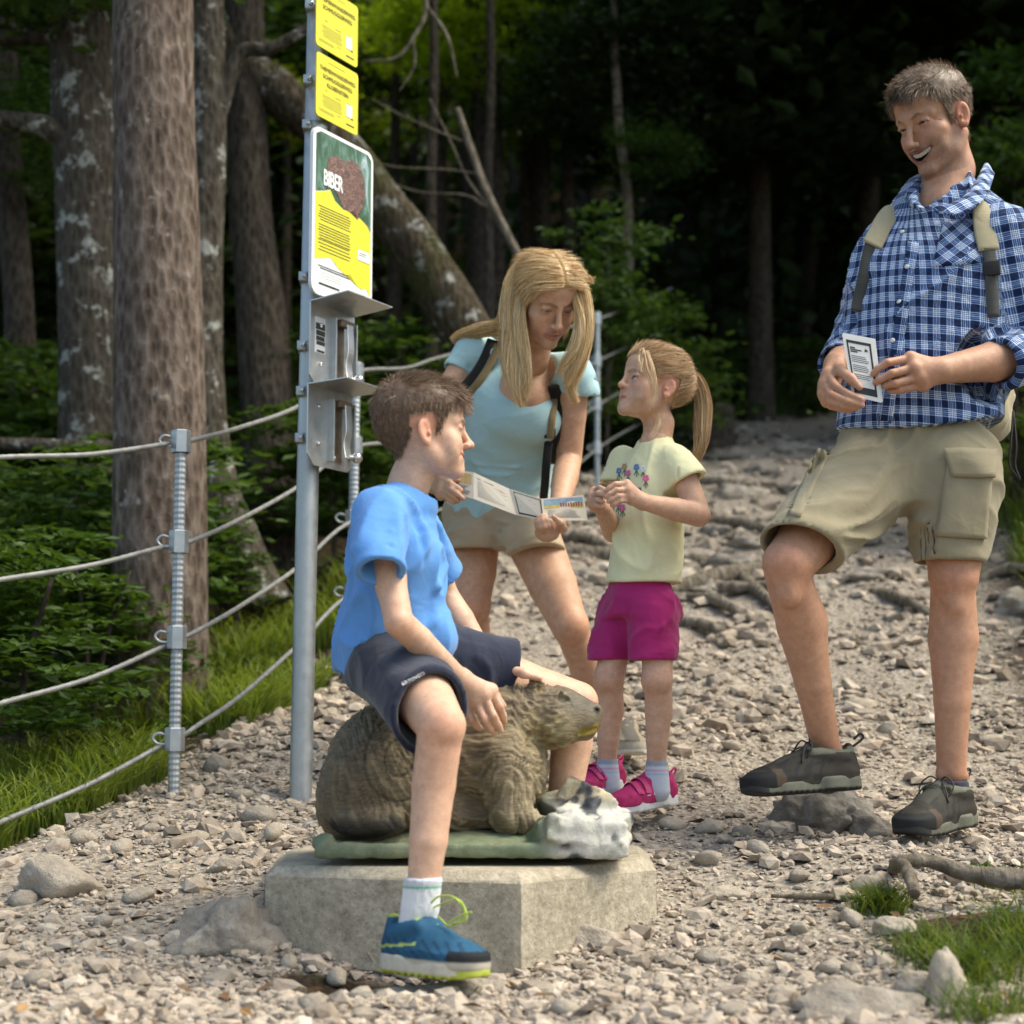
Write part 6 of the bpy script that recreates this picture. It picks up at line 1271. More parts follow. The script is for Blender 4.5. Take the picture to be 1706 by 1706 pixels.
# ================================================================== the seated boy
SK_BOY = (.66, .42, .30)
boy_base = P(660, 1180, 3.32)
def build_boy():
    J = dict(shR=P(636, 886, 3.115), elR=P(664, 1036, 3.05), wrR=P(768, 1132, 3.19), shL=P(705, 892, 3.40), elL=P(738, 992, 3.44), wrL=P(818, 1112, 3.415),
             hipR=P(665, 1100, 3.25), knR=P(735, 1208, 3.0), anR=P(702, 1505, 3.004), hipL=P(715, 1100, 3.38), knL=P(962, 1170, 3.50), anL=P(938, 1345, 3.53),
             neck=P(668, 842, 3.235), pel=P(662, 1105, 3.31))
    hd = Head(P(704, 721, 3.225), (.965, .25, .03), (.0, 0, 1), .855, child=1.0, open=.0080, smile=.008, mw=.030, nosey=.004, eye=.0050, jaw=.95, lips=.9, gaze=(-.1, .05))
    V, Fq, c = hd.build(J['neck'], .039, SK_BOY, (.46, .17, .14), (.12, .07, .04), neck_mid=P(684, 800, 3.23), blush=.35, lash=.5)
    parts = [(V, Fq, c)]
    # right arm with the hand spread on the beaver's shoulder
    kn = [P(818, 1150, 3.215), P(806, 1158, 3.205), P(791, 1166, 3.205), P(776, 1175, 3.215)]
    fg = [[P(832, 1176, 3.215), P(838, 1192, 3.235), P(840, 1203, 3.25)], [P(821, 1192, 3.2), P(830, 1208, 3.222), P(834, 1217, 3.236)],
          [P(806, 1197, 3.2), P(816, 1212, 3.222), P(821, 1219, 3.235)], [P(784, 1197, 3.212), P(793, 1207, 3.228), P(799, 1213, 3.238)]]
    g = gridfor([J['shR'], J['elR'], J['wrR'], P(842, 1222, 3.25), P(640, 860, 3.02)], .06, .0026)
    limb(g, [J['shR'], J['elR']], [.029, .0265]); g.u(ell((J['shR'] + J['elR']) / 2 + [0, .004, .0], (.028, .030, .06)), k=.012)
    mid = J['elR'] * .68 + J['wrR'] * .32; limb(g, [J['elR'], mid, J['wrR']], [.0265, .0262, .0180], .014)
    hand(g, J['wrR'], .0215, kn, fg, [P(806, 1146, 3.235), P(824, 1160, 3.262), P(838, 1176, 3.275)], .0084, .0130)
    V, Fq = g.mesh(); Fq = orient(V, Fq)
    parts.append((V, Fq, skin_paint(V, SK_BOY, [(J['elR'], .03, .25)] + [(q, .010, .45) for q in kn] + [(f[0], .008, .35) for f in fg] + [(f[2], .008, .3) for f in fg], nails=[(f[2], (0, -.9, .35), .0062) for f in fg])))
    # left arm, hand flat on the beaver's neck, thumb towards us
    kl = [P(868, 1124, 3.435), P(872, 1128, 3.452), P(872, 1134, 3.470), P(868, 1142, 3.487)]
    fl = [[P(895, 1130, 3.45), P(912, 1142, 3.465)], [P(898, 1134, 3.475), P(914, 1148, 3.49)], [P(896, 1140, 3.497), P(910, 1156, 3.51)], [P(888, 1150, 3.515), P(898, 1164, 3.525)]]
    g = gridfor([J['shL'], J['elL'], J['wrL'], P(915, 1165, 3.53), P(900, 1100, 3.38)], .06, .0026)
    limb(g, [J['shL'], J['elL']], [.036, .031]); mid = J['elL'] * .65 + J['wrL'] * .35; limb(g, [J['elL'], mid, J['wrL']], [.031, .0305, .0195], .014)
    hand(g, J['wrL'], .022, kl, fl, [P(845, 1113, 3.385), P(872, 1122, 3.37), P(899, 1130, 3.375)], .0078, .0125)
    V, Fq = g.mesh(); Fq = orient(V, Fq); parts.append((V, Fq, skin_paint(V, SK_BOY, [(P(845, 1135, 3.4), .03, .3), (P(899, 1130, 3.375), .01, .3)])))
    # legs
    g = gridfor([J['hipR'], J['knR'], J['anR']], .10, .0034)
    limb(g, [J['hipR'], (J['hipR'] * .4 + J['knR'] * .6), J['knR']], [.070, .055, .043], .02)
    g.u(ell(J['knR'] + [0.004, -.012, -.004], (.033, .030, .038)), k=.016)
    calf = J['knR'] * .66 + J['anR'] * .34; limb(g, [J['knR'], calf + [-.002, .012, 0], J['knR'] * .35 + J['anR'] * .65, J['anR']], [.041, .0385, .0335, .0255], .02)
    V, Fq = g.mesh(); Fq = orient(V, Fq); parts.append((V, Fq, skin_paint(V, SK_BOY, [(J['knR'] + [0, -.04, -.005], .05, .4), (J['knR'] + [0, -.04, -.10], .06, .12)])))
    g = gridfor([J['hipL'], J['knL'], J['anL']], .10, .0034)
    limb(g, [J['hipL'], J['hipL'] * .4 + J['knL'] * .6, J['knL']], [.068, .053, .043], .02)
    limb(g, [J['knL'], J['knL'] * .6 + J['anL'] * .4 + [0, .01, 0], J['anL']], [.041, .043, .033], .02)
    V, Fq = g.mesh(); Fq = orient(V, Fq); parts.append((V, Fq, skin_paint(V, SK_BOY, [(J['knL'] + [.02, 0, .01], .05, .35)])))
    # hidden trunk
    g = gridfor([J['neck'], J['pel'], J['shR'], J['shL'], J['hipR'], J['hipL']], .12, .008)
    g.u(cap(J['neck'] - [0, 0, .03], J['pel'], .038, .075), cap(J['shR'] + [0, .03, -.02], J['shL'] - [0, 0, .01], .024, .024), cap(J['hipR'], J['hipL'], .06, .06), k=.03)
    V, Fq = g.mesh(); Fq = orient(V, Fq); parts.append((V, Fq, np.tile(SK_BOY, (len(V), 1))))
    V, Fq, c = join_parts(parts)
    boy = mk("person", V, Fq, M_SKIN, None, True, col=c, base=boy_base)
    tag(boy, "boy in a blue T-shirt sitting astride the beaver sculpture, looking right", "person")
    hd.eyes(boy, (.10, .12, .13)); hd.teeth(boy, n=8, drop=.0052)
    # hair
    hc = (.13, .08, .048)
    hl = [(-.13, -.075), (-.085, -.068), (-.055, -.058), (-.040, -.020), (-.034, .032), (.010, .034), (.016, -.010), (.028, -.008), (.036, .022), (.052, .046), (.075, .060), (.10, .066)]
    a = hd.scalp(hl, seed=3); x, y, z = hd.Vl.T
    thick = .003 + .008 * sstep(.02, .085, z)
    V1, F1, C1 = hd.hair_cap(boy, a, hc, thick=thick, feather=.02, seed=5, bump=.0016, freq=70)
    m = MB(); m.add(V1, F1, C1)
    def flow(pl, r):    # whorl at the crown, forward on top, down at the sides and back
        crown = np.array([.005, -.062, .095]); d = pl - crown; top = sstep(.055, .095, pl[:, 2])[:, None]
        down = np.stack([pl[:, 0] * .4, -.15 + 0 * pl[:, 0], -np.ones(len(pl))], 1); fwd = np.stack([d[:, 0] * 4 + .25, np.where(d[:, 1] > 0, 1, -.5), 0 * d[:, 0]], 1)
        w_ = np.exp(-(np.linalg.norm(d, axis=1) / .028) ** 2)[:, None]; return down * (1 - top) + fwd * top + w_ * r.normal(0, 1.6, (len(pl), 3))
    def length(pl, r): return (.010 + .020 * sstep(.03, .09, pl[:, 2]) + .012 * sstep(.03, .08, pl[:, 1]) * sstep(.04, .07, pl[:, 2])) * r.uniform(.7, 1.15, len(pl))
    tipc = hc
    lf = lambda pl: .12 + .32 * sstep(.06, .11, pl[:, 2])
    for sd, n, colr, wd in ((1, 10500, (.16, .098, .058), .0008), (2, 7500, (.25, .16, .098), .0007), (3, 1500, (.42, .30, .19), .0006)):
        m.add(*combed(hd, a, n, flow, length, colr, sd, seg=4, lift=lf, width=wd, jit=.16, colvar=.35, off=.012, grav=.0))
    m.build("hair", M_HAIR, boy, False)

    # T-shirt
    ft = nrm([.95, .30, 0]); pel = P(655, 1122, 3.30); top = P(668, 838, 3.24); axv = top - pel; Lz = np.linalg.norm(axv)
    g = gridfor([pel, top, J['shR'], J['shL'], P(560, 1000, 3.3), P(760, 1000, 3.2), P(632, 960, 3.0), P(740, 960, 3.45)], .09, .004)
    g.u(loft(pel, axv, ft, [(0, -.010, 0, .100, .125), (.06, -.014, 0, .100, .125), (.12, -.012, 0, .096, .122), (.18, -.006, 0, .093, .124), (.24, -.006, 0, .088, .130), (.285, -.010, 0, .074, .122), (.315, -.010, .0, .058, .085), (Lz + .022, .0, 0, .048, .052)]), k=.01)
    hemR = P(634, 950, 3.035); hemL = P(735, 958, 3.42)
    g.u(cap(P(634, 856, 3.115), hemR, .043, .048), k=.025); g.u(cap(P(702, 892, 3.36), hemL, .044, .048), k=.03)
    g.u(ell(P(700, 1065, 3.24), (.075, .07, .055)), k=.04)       # blouse of cloth in the lap
    # cuts: sleeve hems, neck hole
    dR = nrm(hemR - P(632, 852, 3.105)); 
    g.op(((lambda X, Y, Z: np.maximum(-((X - hemR[0]) * dR[0] + (Y - hemR[1]) * dR[1] + (Z - hemR[2]) * dR[2]) + .004, np.sqrt((X - hemR[0]) ** 2 + (Y - hemR[1]) ** 2 + (Z - hemR[2]) ** 2) - .066)), hemR - .066, hemR + .066), .001, 's')
    g.s_(cap(hemR + dR * .03, hemR - dR * .03, .040, .030), k=.003)
    dL = nrm(hemL - P(702, 892, 3.36))
    g.op(((lambda X, Y, Z: np.maximum(-((X - hemL[0]) * dL[0] + (Y - hemL[1]) * dL[1] + (Z - hemL[2]) * dL[2]) + .004, np.sqrt((X - hemL[0]) ** 2 + (Y - hemL[1]) ** 2 + (Z - hemL[2]) ** 2) - .08)), hemL - .08, hemL + .08), .001, 's')
    g.s_(cap(hemL + dL * .03, hemL - dL * .04, .042, .034), k=.003)
    g.u(cap(P(672, 876, 3.24), P(682, 846, 3.235), .072, .056), k=.02); g.u(cap(P(660, 842, 3.20), P(640, 862, 3.13), .044, .046), k=.02)
    g.s_(ell(P(688, 810, 3.235), (.051, .047, .027), rot_axes((1, 0, -.5), (0, 1, 0), (.5, 0, 1))), k=.006)
    V, Fq = g.mesh(); Fq = orient(V, Fq); N = vnormals(V, Fq)
    V = fold_disp(V, N, .0060, 12, (.5, .2, .9), 2.6, 4, mask=hem_mask(V, [(hemR, dR, .085), (hemL, dL, .08), (P(686, 824, 3.235), (.45, 0, .9), .09)]))
    V = creases(V, N, [(P(640, 980, 3.05), P(735, 1075, 3.12), .006, .012), (P(735, 1020, 3.2), P(690, 1085, 3.12), .007, .011), (P(720, 985, 3.12), P(700, 1050, 3.12), -.007, .010), (P(600, 1000, 3.12), P(650, 1075, 3.12), .006, .011), (P(585, 1040, 3.18), P(630, 1110, 3.13), .006, .011),
                     (P(570, 960, 3.2), P(620, 1020, 3.12), -.005, .010), (P(640, 850, 3.07), P(640, 940, 3.0), .003, .008), (P(612, 860, 3.08), P(600, 945, 3.04), -.004, .008), (P(745, 930, 3.25), P(725, 1000, 3.16), .005, .012), (P(690, 860, 3.15), P(715, 960, 3.14), -.004, .012), (P(600, 900, 3.08), P(660, 880, 3.03), .003, .007), (P(605, 925, 3.05), P(665, 905, 3.0), -.003, .007)])
    M = cloth_mat("blue_cotton", (.115, .30, .66), weave=1100, wb=.2, var=.06)
    sh = mk("t_shirt", V, Fq, M, boy)
    cc_ = P(686, 830, 3.235); ux, uy = nrm([1, .3, -.5]), nrm([-.3, 1, 0]); Vt, F3, F4 = tube(np.array([cc_ + ux * .0485 * math.cos(t) + uy * .047 * math.sin(t) for t in np.linspace(0, 6.283, 40)]), .0062, 8, False); mk("collar", Vt, F4, M, sh)
    # shorts
    M2 = cloth_mat("navy_cotton", (.016, .020, .042), weave=800, wb=.3, var=.12, sheen=.3)
    hemS = P(716, 1182, 3.062); dS = nrm(J['knR'] - J['hipR']); hemSL = P(848, 1112, 3.435); dSL = nrm(J['knL'] - J['hipL'])
    g = gridfor([J['pel'], hemS, hemSL, P(600, 1100, 3.3)], .13, .004)
    g.u(ell(P(655, 1118, 3.30), (.098, .125, .070)), k=.02)
    g.u(cap(P(655, 1105, 3.22), hemS + dS * .03, .080, .078), k=.035); g.u(cap(P(715, 1100, 3.38), hemSL + dSL * .03, .078, .064), k=.03)
    pl = lambda c0, d, R_: (((lambda X, Y, Z: np.maximum(-((X - c0[0]) * d[0] + (Y - c0[1]) * d[1] + (Z - c0[2]) * d[2]), np.sqrt((X - c0[0]) ** 2 + (Y - c0[1]) ** 2 + (Z - c0[2]) ** 2) - R_)), c0 - R_, c0 + R_))
    dS2 = nrm(dS + np.array([.35, -.25, .30])); g.op(pl(hemS + dS * .012, dS2, .15), .001, 's'); g.s_(cap(hemS + dS * .08, hemS - dS * .05, .070, .060), k=.004)
    g.op(pl(hemSL, dSL, .13), .001, 's'); g.s_(cap(hemSL + dSL * .05, hemSL - dSL * .03, .050, .042), k=.004)
    V, Fq = g.mesh(); Fq = orient(V, Fq); N = vnormals(V, Fq); V = fold_disp(V, N, .0035, 12, dS, 2.5, 8, mask=hem_mask(V, [(hemS + dS * .012, dS2, .15), (hemSL, dSL, .12)]))
    V = creases(V, N, [(P(640, 1085, 3.14), P(700, 1140, 3.02), .005, .012), (P(615, 1120, 3.2), P(655, 1180, 3.1), .005, .012)])
    ss = mk("shorts", V, Fq, M2, boy)
    M3 = simple("white_print", (.75, .75, .76), .7, var=.02)
    text_cast("lettering", "ARTENGO", bvh_of(V, Fq), (670, 1143), (707, 1123), 7.5, .0025, M3, ss, 3.1)
    # sock and shoe
    M4 = cloth_mat("white_rib_knit", (.72, .73, .76), useattr=True, weave=600, wb=.4)
    g = gridfor([P(703, 1455, 2.995), P(700, 1560, 3.0)], .06, .0028)
    a0, a1, a2 = P(705, 1462, 2.995), P(700, 1510, 3.002), P(688, 1570, 3.012)
    g.u(*chain([a0, a1, a2], [.0335, .0325, .0310]), k=.004); g.cut(a0, (0, 0, 1))
    V, Fq = g.mesh(); Fq = orient(V, Fq); N = vnormals(V, Fq); an = np.arctan2(V[:, 1] - a1[1], V[:, 0] - a1[0]); V = V + N * (.0009 * np.sin(an * 46))[:, None]
    c = np.tile([.74, .75, .78], (len(V), 1)); top = a0[2] - V[:, 2]; c[(top < .012)] = (.55, .57, .62); c[(top > .013) & (top < .018)] = (.12, .42, .27); c[(top > .019) & (top < .022)] = (.5, .55, .6)
    mk("sock", V, Fq, M4, boy, col=c)
    heel = P(646, 1617, 3.035); toe = P(802, 1635, 2.905); fw = nrm(toe - heel); Ls = np.linalg.norm(toe - heel)
    def uc(Vl):
        x, y, z = Vl.T; c = np.tile([.020, .088, .165], (len(Vl), 1)); n = vnoise(Vl * 90, 2)
        c[(np.abs(np.sin(y * 150 + z * 220)) > .86) & (z > .03) & (z < .062)] = (.012, .05, .10)
        c[(y > Ls * .80) & (z < .048)] = (.015, .017, .02); c[(z < .030)] = (.45, .41, .34)
        c[(y < Ls * .42) & (z > .094)] = (.40, .50, .08); c[(np.abs(z - .046 - .12 * (y - Ls * .1)) < .0022) & (y < Ls * .45)] = (.42, .50, .10)
        return c
    M5 = simple("lime_cord", (.42, .52, .08), .7)
    sho, w = shoe(boy, heel, fw, (0, 0.05, 1), Ls, .094, .096, a2, uc, M_SOLE, M_UPPER, M5, 'kid')
    laces(sho, w, Ls, .094, .096, M5, n=4, r=.0017, loops=False)
    m = MB(); k = np.array([0, Ls * .41, .112])
    for lp in ([k, k + [.006, .03, .022], k + [.0, .062, .022], k + [-.004, .082, -.006], k + [.002, .055, -.026], k + [.004, .03, -.012]], [k + [0, 0, -.004], k + [-.006, .035, .012], k + [-.004, .07, .018], k + [.0, .090, -.012], k + [.004, .060, -.022]], [k + [.003, .05, -.022], k + [.003, .08, -.006], k + [.0, .10, .0]]):
        m.addf(*(lambda q: (w(q[0]), q[1], q[2]))(tube(smooth_path(lp, 26), .0017, 6)))
    m.build("elastic_lace", M5, sho); V, F3, F4 = boxV(k, (.008, .007, .007), None, .002); mk("cord_stopper", w(V), [F3, F4], M_LACE, sho)
    return boy
boy = build_boy()
# ================================================================== the laughing man
SK_MAN = (.51, .285, .185)
man_base = np.array([1.0, 4.0, .21])
def plaid_mat():
    t = NT("blue_plaid_cotton"); t.set(Roughness=.85); t.b.inputs["Specular IOR Level"].default_value = .15; t.b.inputs["Sheen Weight"].default_value = .15
    sp = t.n("SeparateXYZ"); t.l(t.attr("puv"), sp.inputs[0])
    def stripes(o, per, ph):
        f = t.math('FRACT', t.math('ADD', t.math('DIVIDE', o, per), ph)); r = t.n("ValToRGB"); r.color_ramp.interpolation = 'CONSTANT'; e = r.color_ramp.elements
        st = [(0, .02), (.40, .30), (.44, .95), (.49, .34), (.57, .85), (.61, .38), (.68, 1.0), (.73, .38), (.80, .85), (.84, .30), (.91, .95), (.96, .1)]
        while len(e) > 1: e.remove(e[-1])
        for i, (p, v) in enumerate(st):
            q = e[0] if i == 0 else e.new(p); q.position = p; q.color = (v, v, v, 1)
        t.l(f, r.inputs[0]); return r.outputs[0]
    a = stripes(sp.outputs[0], .036, .1); b = stripes(sp.outputs[1], .040, .3)
    m = t.mix(a, b, .5); c = t.ramp(m, [(0.02, (.008, .020, .070)), (.2, (.030, .070, .20)), (.40, (.12, .21, .43)), (.62, (.48, .57, .74)), (.95, (.80, .83, .88))])
    t.color(c); b1 = t.bump(t.noise(26, 4, .6, dist=1.0), .75, .014); t.bump(t.noise(900, 2), .2, .001, prev=b1); return t.m
def build_man():
    f = nrm([-.38, -.92, 0]); lf = np.array([.92, -.38, 0]); J = dict(shR=P(1478, 404, 4.08), elR=P(1426, 580, 4.12), wrR=P(1394, 607, 3.89), shL=P(1683, 392, 3.95), elL=P(1722, 592, 3.95), wrL=P(1566, 617, 3.815),
        hipR=P(1465, 750, 4.06), knR=P(1314, 938, 3.80), anR=P(1376, 1245, 3.99), hipL=P(1592, 750, 3.97), knL=P(1589, 960, 3.95), anL=P(1585, 1285, 3.99), neck=P(1572, 330, 4.03))
    hd = Head(P(1556, 202, 4.0), (-.76, -.52, -.36), (-.20, -.1, 1), 1.0, open=.0150, smile=.015, mw=.0335, eye=.0020, laugh=1.0, jaw=.92, nose=1.10, lips=.75, brow=1.3, long=1.08, nosey=.003)
    V, Fq, c = hd.build(J['neck'] + [0, .0, -.02], .060, SK_MAN, (.30, .10, .075), (.10, .062, .04), stubble=(.15, .10, .075), blush=.35, lash=.6, neck_mid=P(1582, 285, 4.04)); parts = [(V, Fq, c)]
    # right hand gripping the leaflet
    kn = [P(1380, 624, 3.845), P(1375, 640, 3.842), P(1374, 655, 3.845), P(1379, 668, 3.852)]
    fg = [[P(1392, 643, 3.80), P(1414, 657, 3.785), P(1437, 666, 3.785)], [P(1385, 658, 3.798), P(1410, 668, 3.785), P(1436, 675, 3.788)], [P(1383, 669, 3.805), P(1404, 676, 3.793), P(1426, 680, 3.795)], [P(1385, 676, 3.815), P(1402, 681, 3.805), P(1416, 684, 3.803)]]
    g = gridfor([J['elR'], J['wrR'], P(1445, 690, 3.78), P(1365, 600, 3.8)], .05, .003)
    limb(g, [J['elR'], J['elR'] * .5 + J['wrR'] * .5, J['wrR']], [.042, .041, .030], .015); hand(g, J['wrR'], .030, kn, fg, [P(1400, 617, 3.825), P(1417, 631, 3.79), P(1432, 645, 3.783)], .0098, .0155)
    V, Fq, _ = fin(g); parts.append((V, Fq, skin_paint(V, SK_MAN, [(q, .012, .4) for q in kn] + [(q[0], .010, .4) for q in fg] + [(q[2], .01, .3) for q in fg], nails=[(fg[0][2], (.2, -.95, .1), .008), (fg[1][2], (.2, -.95, .1), .008), (P(1432, 645, 3.783), (.1, -.95, .3), .009)])))
    # left forearm and hand pinching the leaflet
    kn = [P(1517, 597, 3.80), P(1522, 613, 3.79), P(1531, 628, 3.795), P(1538, 641, 3.808)]
    fg = [[P(1479, 604, 3.782), P(1462, 615, 3.788), P(1455, 623, 3.792)], [P(1486, 622, 3.776), P(1466, 632, 3.784), P(1459, 637, 3.79)], [P(1491, 639, 3.783), P(1474, 642, 3.797), P(1472, 638, 3.81)], [P(1498, 650, 3.798), P(1484, 650, 3.812), P(1482, 646, 3.825)]]
    g = gridfor([J['elL'], J['wrL'], P(1448, 660, 3.78), P(1520, 585, 3.85)], .055, .003)
    md = J['elL'] * .55 + J['wrL'] * .45; limb(g, [J['elL'], md, J['elL'] * .2 + J['wrL'] * .8, J['wrL']], [.047, .0475, .036, .031], .015)
    hand(g, J['wrL'], .031, kn, fg, [P(1528, 618, 3.835), P(1492, 628, 3.832), P(1463, 634, 3.815)], .0098, .0160)
    for a, b_ in () and (((1560, 606), (1528, 612)), ((1600, 600), (1560, 606)), ((1575, 622), (1545, 626))): g.u(cap(P(*a, 3.815) + [0, -.028, 0], P(*b_, 3.80) + [0, -.018, 0], .0022), k=.006)   # veins
    V, Fq, _ = fin(g); parts.append((V, Fq, skin_paint(V, SK_MAN, [(q, .014, .5) for q in kn] + [(q[0], .010, .45) for q in fg] + [(q[2], .010, .3) for q in fg])))
    for kx in ('R', 'L'):
        hp, knn, an = J['hip' + kx], J['kn' + kx], J['an' + kx]; g = gridfor([hp * .4 + knn * .6, knn, an], .11, .0042)
        limb(g, [hp * .5 + knn * .5, hp * .2 + knn * .8, knn], [.080, .068, .058], .03); g.u(ell(knn + np.array([-.008, -.014, -.004]), (.047, .042, .050)), k=.02); g.u(ell(knn + np.array([-.006, -.018, -.07]), (.030, .030, .035)), k=.03)
        cf = knn * .68 + an * .32; limb(g, [knn + [0, .01, -.03], cf + [.004, .016, 0], knn * .36 + an * .64, an], [.052, .057, .042, .034], .03); g.u(ell(cf + [.012, .028, .01], (.040, .036, .085)), k=.03)
        g.u(ell(an + [-.03, -.01, -.008], (.010, .012, .013)), k=.012); g.u(ell(an + [.03, .0, -.012], (.010, .012, .013)), k=.012)
        V, Fq, _ = fin(g); parts.append((V, Fq, skin_paint(V, SK_MAN, [(knn + [-.01, -.04, -.005], .055, .35), (an, .05, .25)], seed=4)))
    g = gridfor([J['neck'], J['shR'], J['shL'], J['hipR'], J['hipL']], .12, .012); g.u(cap(J['neck'] - [0, -.01, .03], (J['hipR'] + J['hipL']) / 2, .060, .09), cap(J['shR'] - [0, 0, .02], J['shL'] - [0, 0, .02], .035, .035), cap(J['hipR'], J['hipL'], .08), k=.03)
    V, Fq, _ = fin(g); parts.append((V, Fq, np.tile(SK_MAN, (len(V), 1))))
    V, Fq, c = join_parts(parts); man = mk("person", V, Fq, M_SKIN, None, True, col=c, base=man_base); tag(man, "laughing man in a blue plaid shirt standing with one foot on a rock", "person")
    hd.eyes(man, (.06, .07, .07)); hd.teeth(man, n=10, drop=.0080, wmul=.80)
    # hair
    hl = [(-.13, -.078), (-.085, -.070), (-.058, -.058), (-.046, -.030), (-.040, .030), (.012, .034), (.017, -.016), (.027, -.014), (.034, .024), (.050, .050), (.068, .066), (.10, .076)]
    a = hd.scalp(hl, seed=6); x, y, z = hd.Vl.T; a = a - .012 * np.exp(-((np.abs(x) - .045) / .015) ** 2) * sstep(.03, .07, y)
    m = MB(); m.add(*hd.hair_cap(man, a, (.17, .115, .075), thick=.006 + .012 * sstep(.03, .10, z), feather=.018, seed=7, bump=.002, freq=60))
    def flow(pl, r):
        top = sstep(.05, .09, pl[:, 2])[:, None]; down = np.stack([pl[:, 0] * .3, -.35 + 0 * pl[:, 0], -np.ones(len(pl))], 1); fwd = np.stack([-.35 + pl[:, 0] * 2, np.ones(len(pl)), .15 + 0 * pl[:, 0]], 1); return down * (1 - top) + fwd * top
    def length(pl, r): return (.020 + .022 * sstep(.04, .10, pl[:, 2]) + .012 * sstep(.03, .08, pl[:, 1]) * sstep(.05, .08, pl[:, 2])) * r.uniform(.7, 1.15, len(pl))
    for sd, n, colr in ((11, 11000, (.20, .135, .09)), (12, 7500, (.30, .215, .15)), (13, 1800, (.42, .33, .25))):
        m.add(*combed(hd, a, n, flow, length, colr, sd, seg=4, lift=lambda pl: .10 + .20 * sstep(.05, .10, pl[:, 2]), width=.0009, jit=.15, colvar=.28, off=.012))
    m.build("hair", M_HAIR, man, False)
    # shirt
    pel = P(1528, 742, 4.02); top = P(1571, 322, 4.03); ax = top - pel; Lz = np.linalg.norm(ax); az = ax / Lz
    hemLv = P(1676, 605, 3.885)
    g = gridfor([pel - [0, 0, .03], top, J['shR'], J['shL'], J['elR'], J['elL'], P(1380, 640, 3.9)], .10, .0046)
    g.u(loft(pel, ax, lf, [(-.03, 0, 0, .205, .142), (.04, 0, 0, .200, .138), (.14, 0, 0, .196, .132), (.28, 0, 0, .200, .135), (.40, 0, 0, .205, .136), (.47, 0, .005, .200, .122), (.52, 0, .008, .165, .100), (.555, 0, .01, .105, .080), (Lz + .012, 0, .0, .066, .066)]), k=.01)
    g.u(cap(J['shR'], J['elR'], .064, .056), k=.04); g.u(cap(J['elR'], P(1394, 603, 3.965), .055, .047), k=.02); g.u(cap(P(1397, 600, 3.99), P(1394, 606, 3.955), .050, .048), k=.006)
    g.u(cap(J['shL'], J['elL'], .072, .064), k=.05); g.u(cap(J['elL'], hemLv, .064, .056), k=.02); g.u(cap(P(1690, 600, 3.905), hemLv + [.006, .002, .0], .062, .061), k=.008)
    dC = nrm(J['wrR'] - J['elR']); pcut(g, P(1394, 606, 3.945), dC, .085); g.s_(cap(P(1394, 606, 3.93), P(1400, 600, 3.98), .038, .036), k=.003)
    dL = nrm(J['wrL'] - J['elL']); pcut(g, hemLv + dL * .022, dL, .10); g.s_(cap(hemLv + dL * .04, hemLv - dL * .03, .052, .046), k=.003)
    # curved hem, open collar
    X = g.ax[0][:, None, None]; Y = g.ax[1][None, :, None]; Z = g.ax[2][None, None, :]; hz = P(1500, 716, 4.0)[2]
    lat = (X - pel[0]) * lf[0] + (Y - pel[1]) * lf[1]; hemz = hz - .012 + .030 * np.clip(np.abs(lat) / .2, 0, 1.3) ** 2
    g.d = np.maximum(g.d, np.where(lat < .27, hemz - Z, -1.)).astype(np.float32)
    g.u(cap(P(1604, 322, 4.02), J['shL'] + [-.03, 0, .015], .050, .064), cap(P(1538, 326, 4.07), J['shR'] + [.03, 0, .012], .048, .062), k=.02)
    nk = P(1568, 286, 4.0); g.s_(ell(nk + f * .015, (.057, .057, .050)), k=.006); v0 = P(1556, 322, 3.93); v1 = P(1520, 392, 3.87)
    g.s_(ell(P(1556, 318, 4.0) + f * .040, (.048, .055, .045)), k=.008); g.s_(cap(v0 + f * .01, v1 + f * .012, .030, .006), k=.004); g.s_(cap(v0 + f * .04, v1 + f * .03, .034, .008), k=.004)
    V, Fq, N = fin(g)
    low = sstep(hz + .0, hz + .12, V[:, 2])
    V = fold_disp(V, N, .0060, 9, (.35, 0, .95), 2.8, 14, mask=.15 + .85 * low); N = vnormals(V, Fq)
    V = creases(V, N, [(P(1560, 420, 3.87), P(1630, 380, 3.85), .006, .016), (P(1640, 470, 3.85), P(1570, 560, 3.85), .007, .018), (P(1650, 560, 3.86), P(1560, 660, 3.86), .007, .018), (P(1460, 520, 3.95), P(1560, 600, 3.86), -.005, .016), (P(1420, 420, 4.0), P(1440, 520, 4.0), .006, .014), (P(1405, 500, 4.03), P(1440, 560, 4.02), -.006, .014), (P(1390, 560, 4.0), P(1430, 590, 4.0), .006, .012), (P(1690, 450, 3.87), P(1660, 560, 3.85), .007, .016), (P(1700, 540, 3.86), P(1650, 560, 3.84), .006, .012), (P(1420, 690, 3.95), P(1560, 690, 3.86), .004, .018)])
    # cloth coordinates
    q = V - pel; w_ = q @ az; xl = q @ lf; yb = q @ np.cross(az, lf); uv = np.stack([np.arctan2(xl, -yb) * .185, w_], 1)
    for A, B_, C_ in ((J['shR'], J['elR'], P(1394, 606, 3.94)), (J['shL'], J['elL'], hemLv)):
        d1, t1 = seg_dist(V, A, B_); d2, t2 = seg_dist(V, B_, C_); side = np.sign((A - pel) @ lf); m1 = (np.minimum(d1, d2) < .090) & (xl * side > .165)
        for dd, tt, a0, b0, off in ((d1, t1, A, B_, 0), (d2, t2, B_, C_, np.linalg.norm(B_ - A))):
            z_ = nrm(b0 - a0); x_ = nrm(f - z_ * (f @ z_)); y_ = np.cross(z_, x_); k = m1 & (dd <= np.minimum(d1, d2) + 1e-9); r_ = V[k] - a0
            uv[k] = np.stack([np.arctan2(r_ @ y_, r_ @ x_) * .062, r_ @ z_ + off], 1)
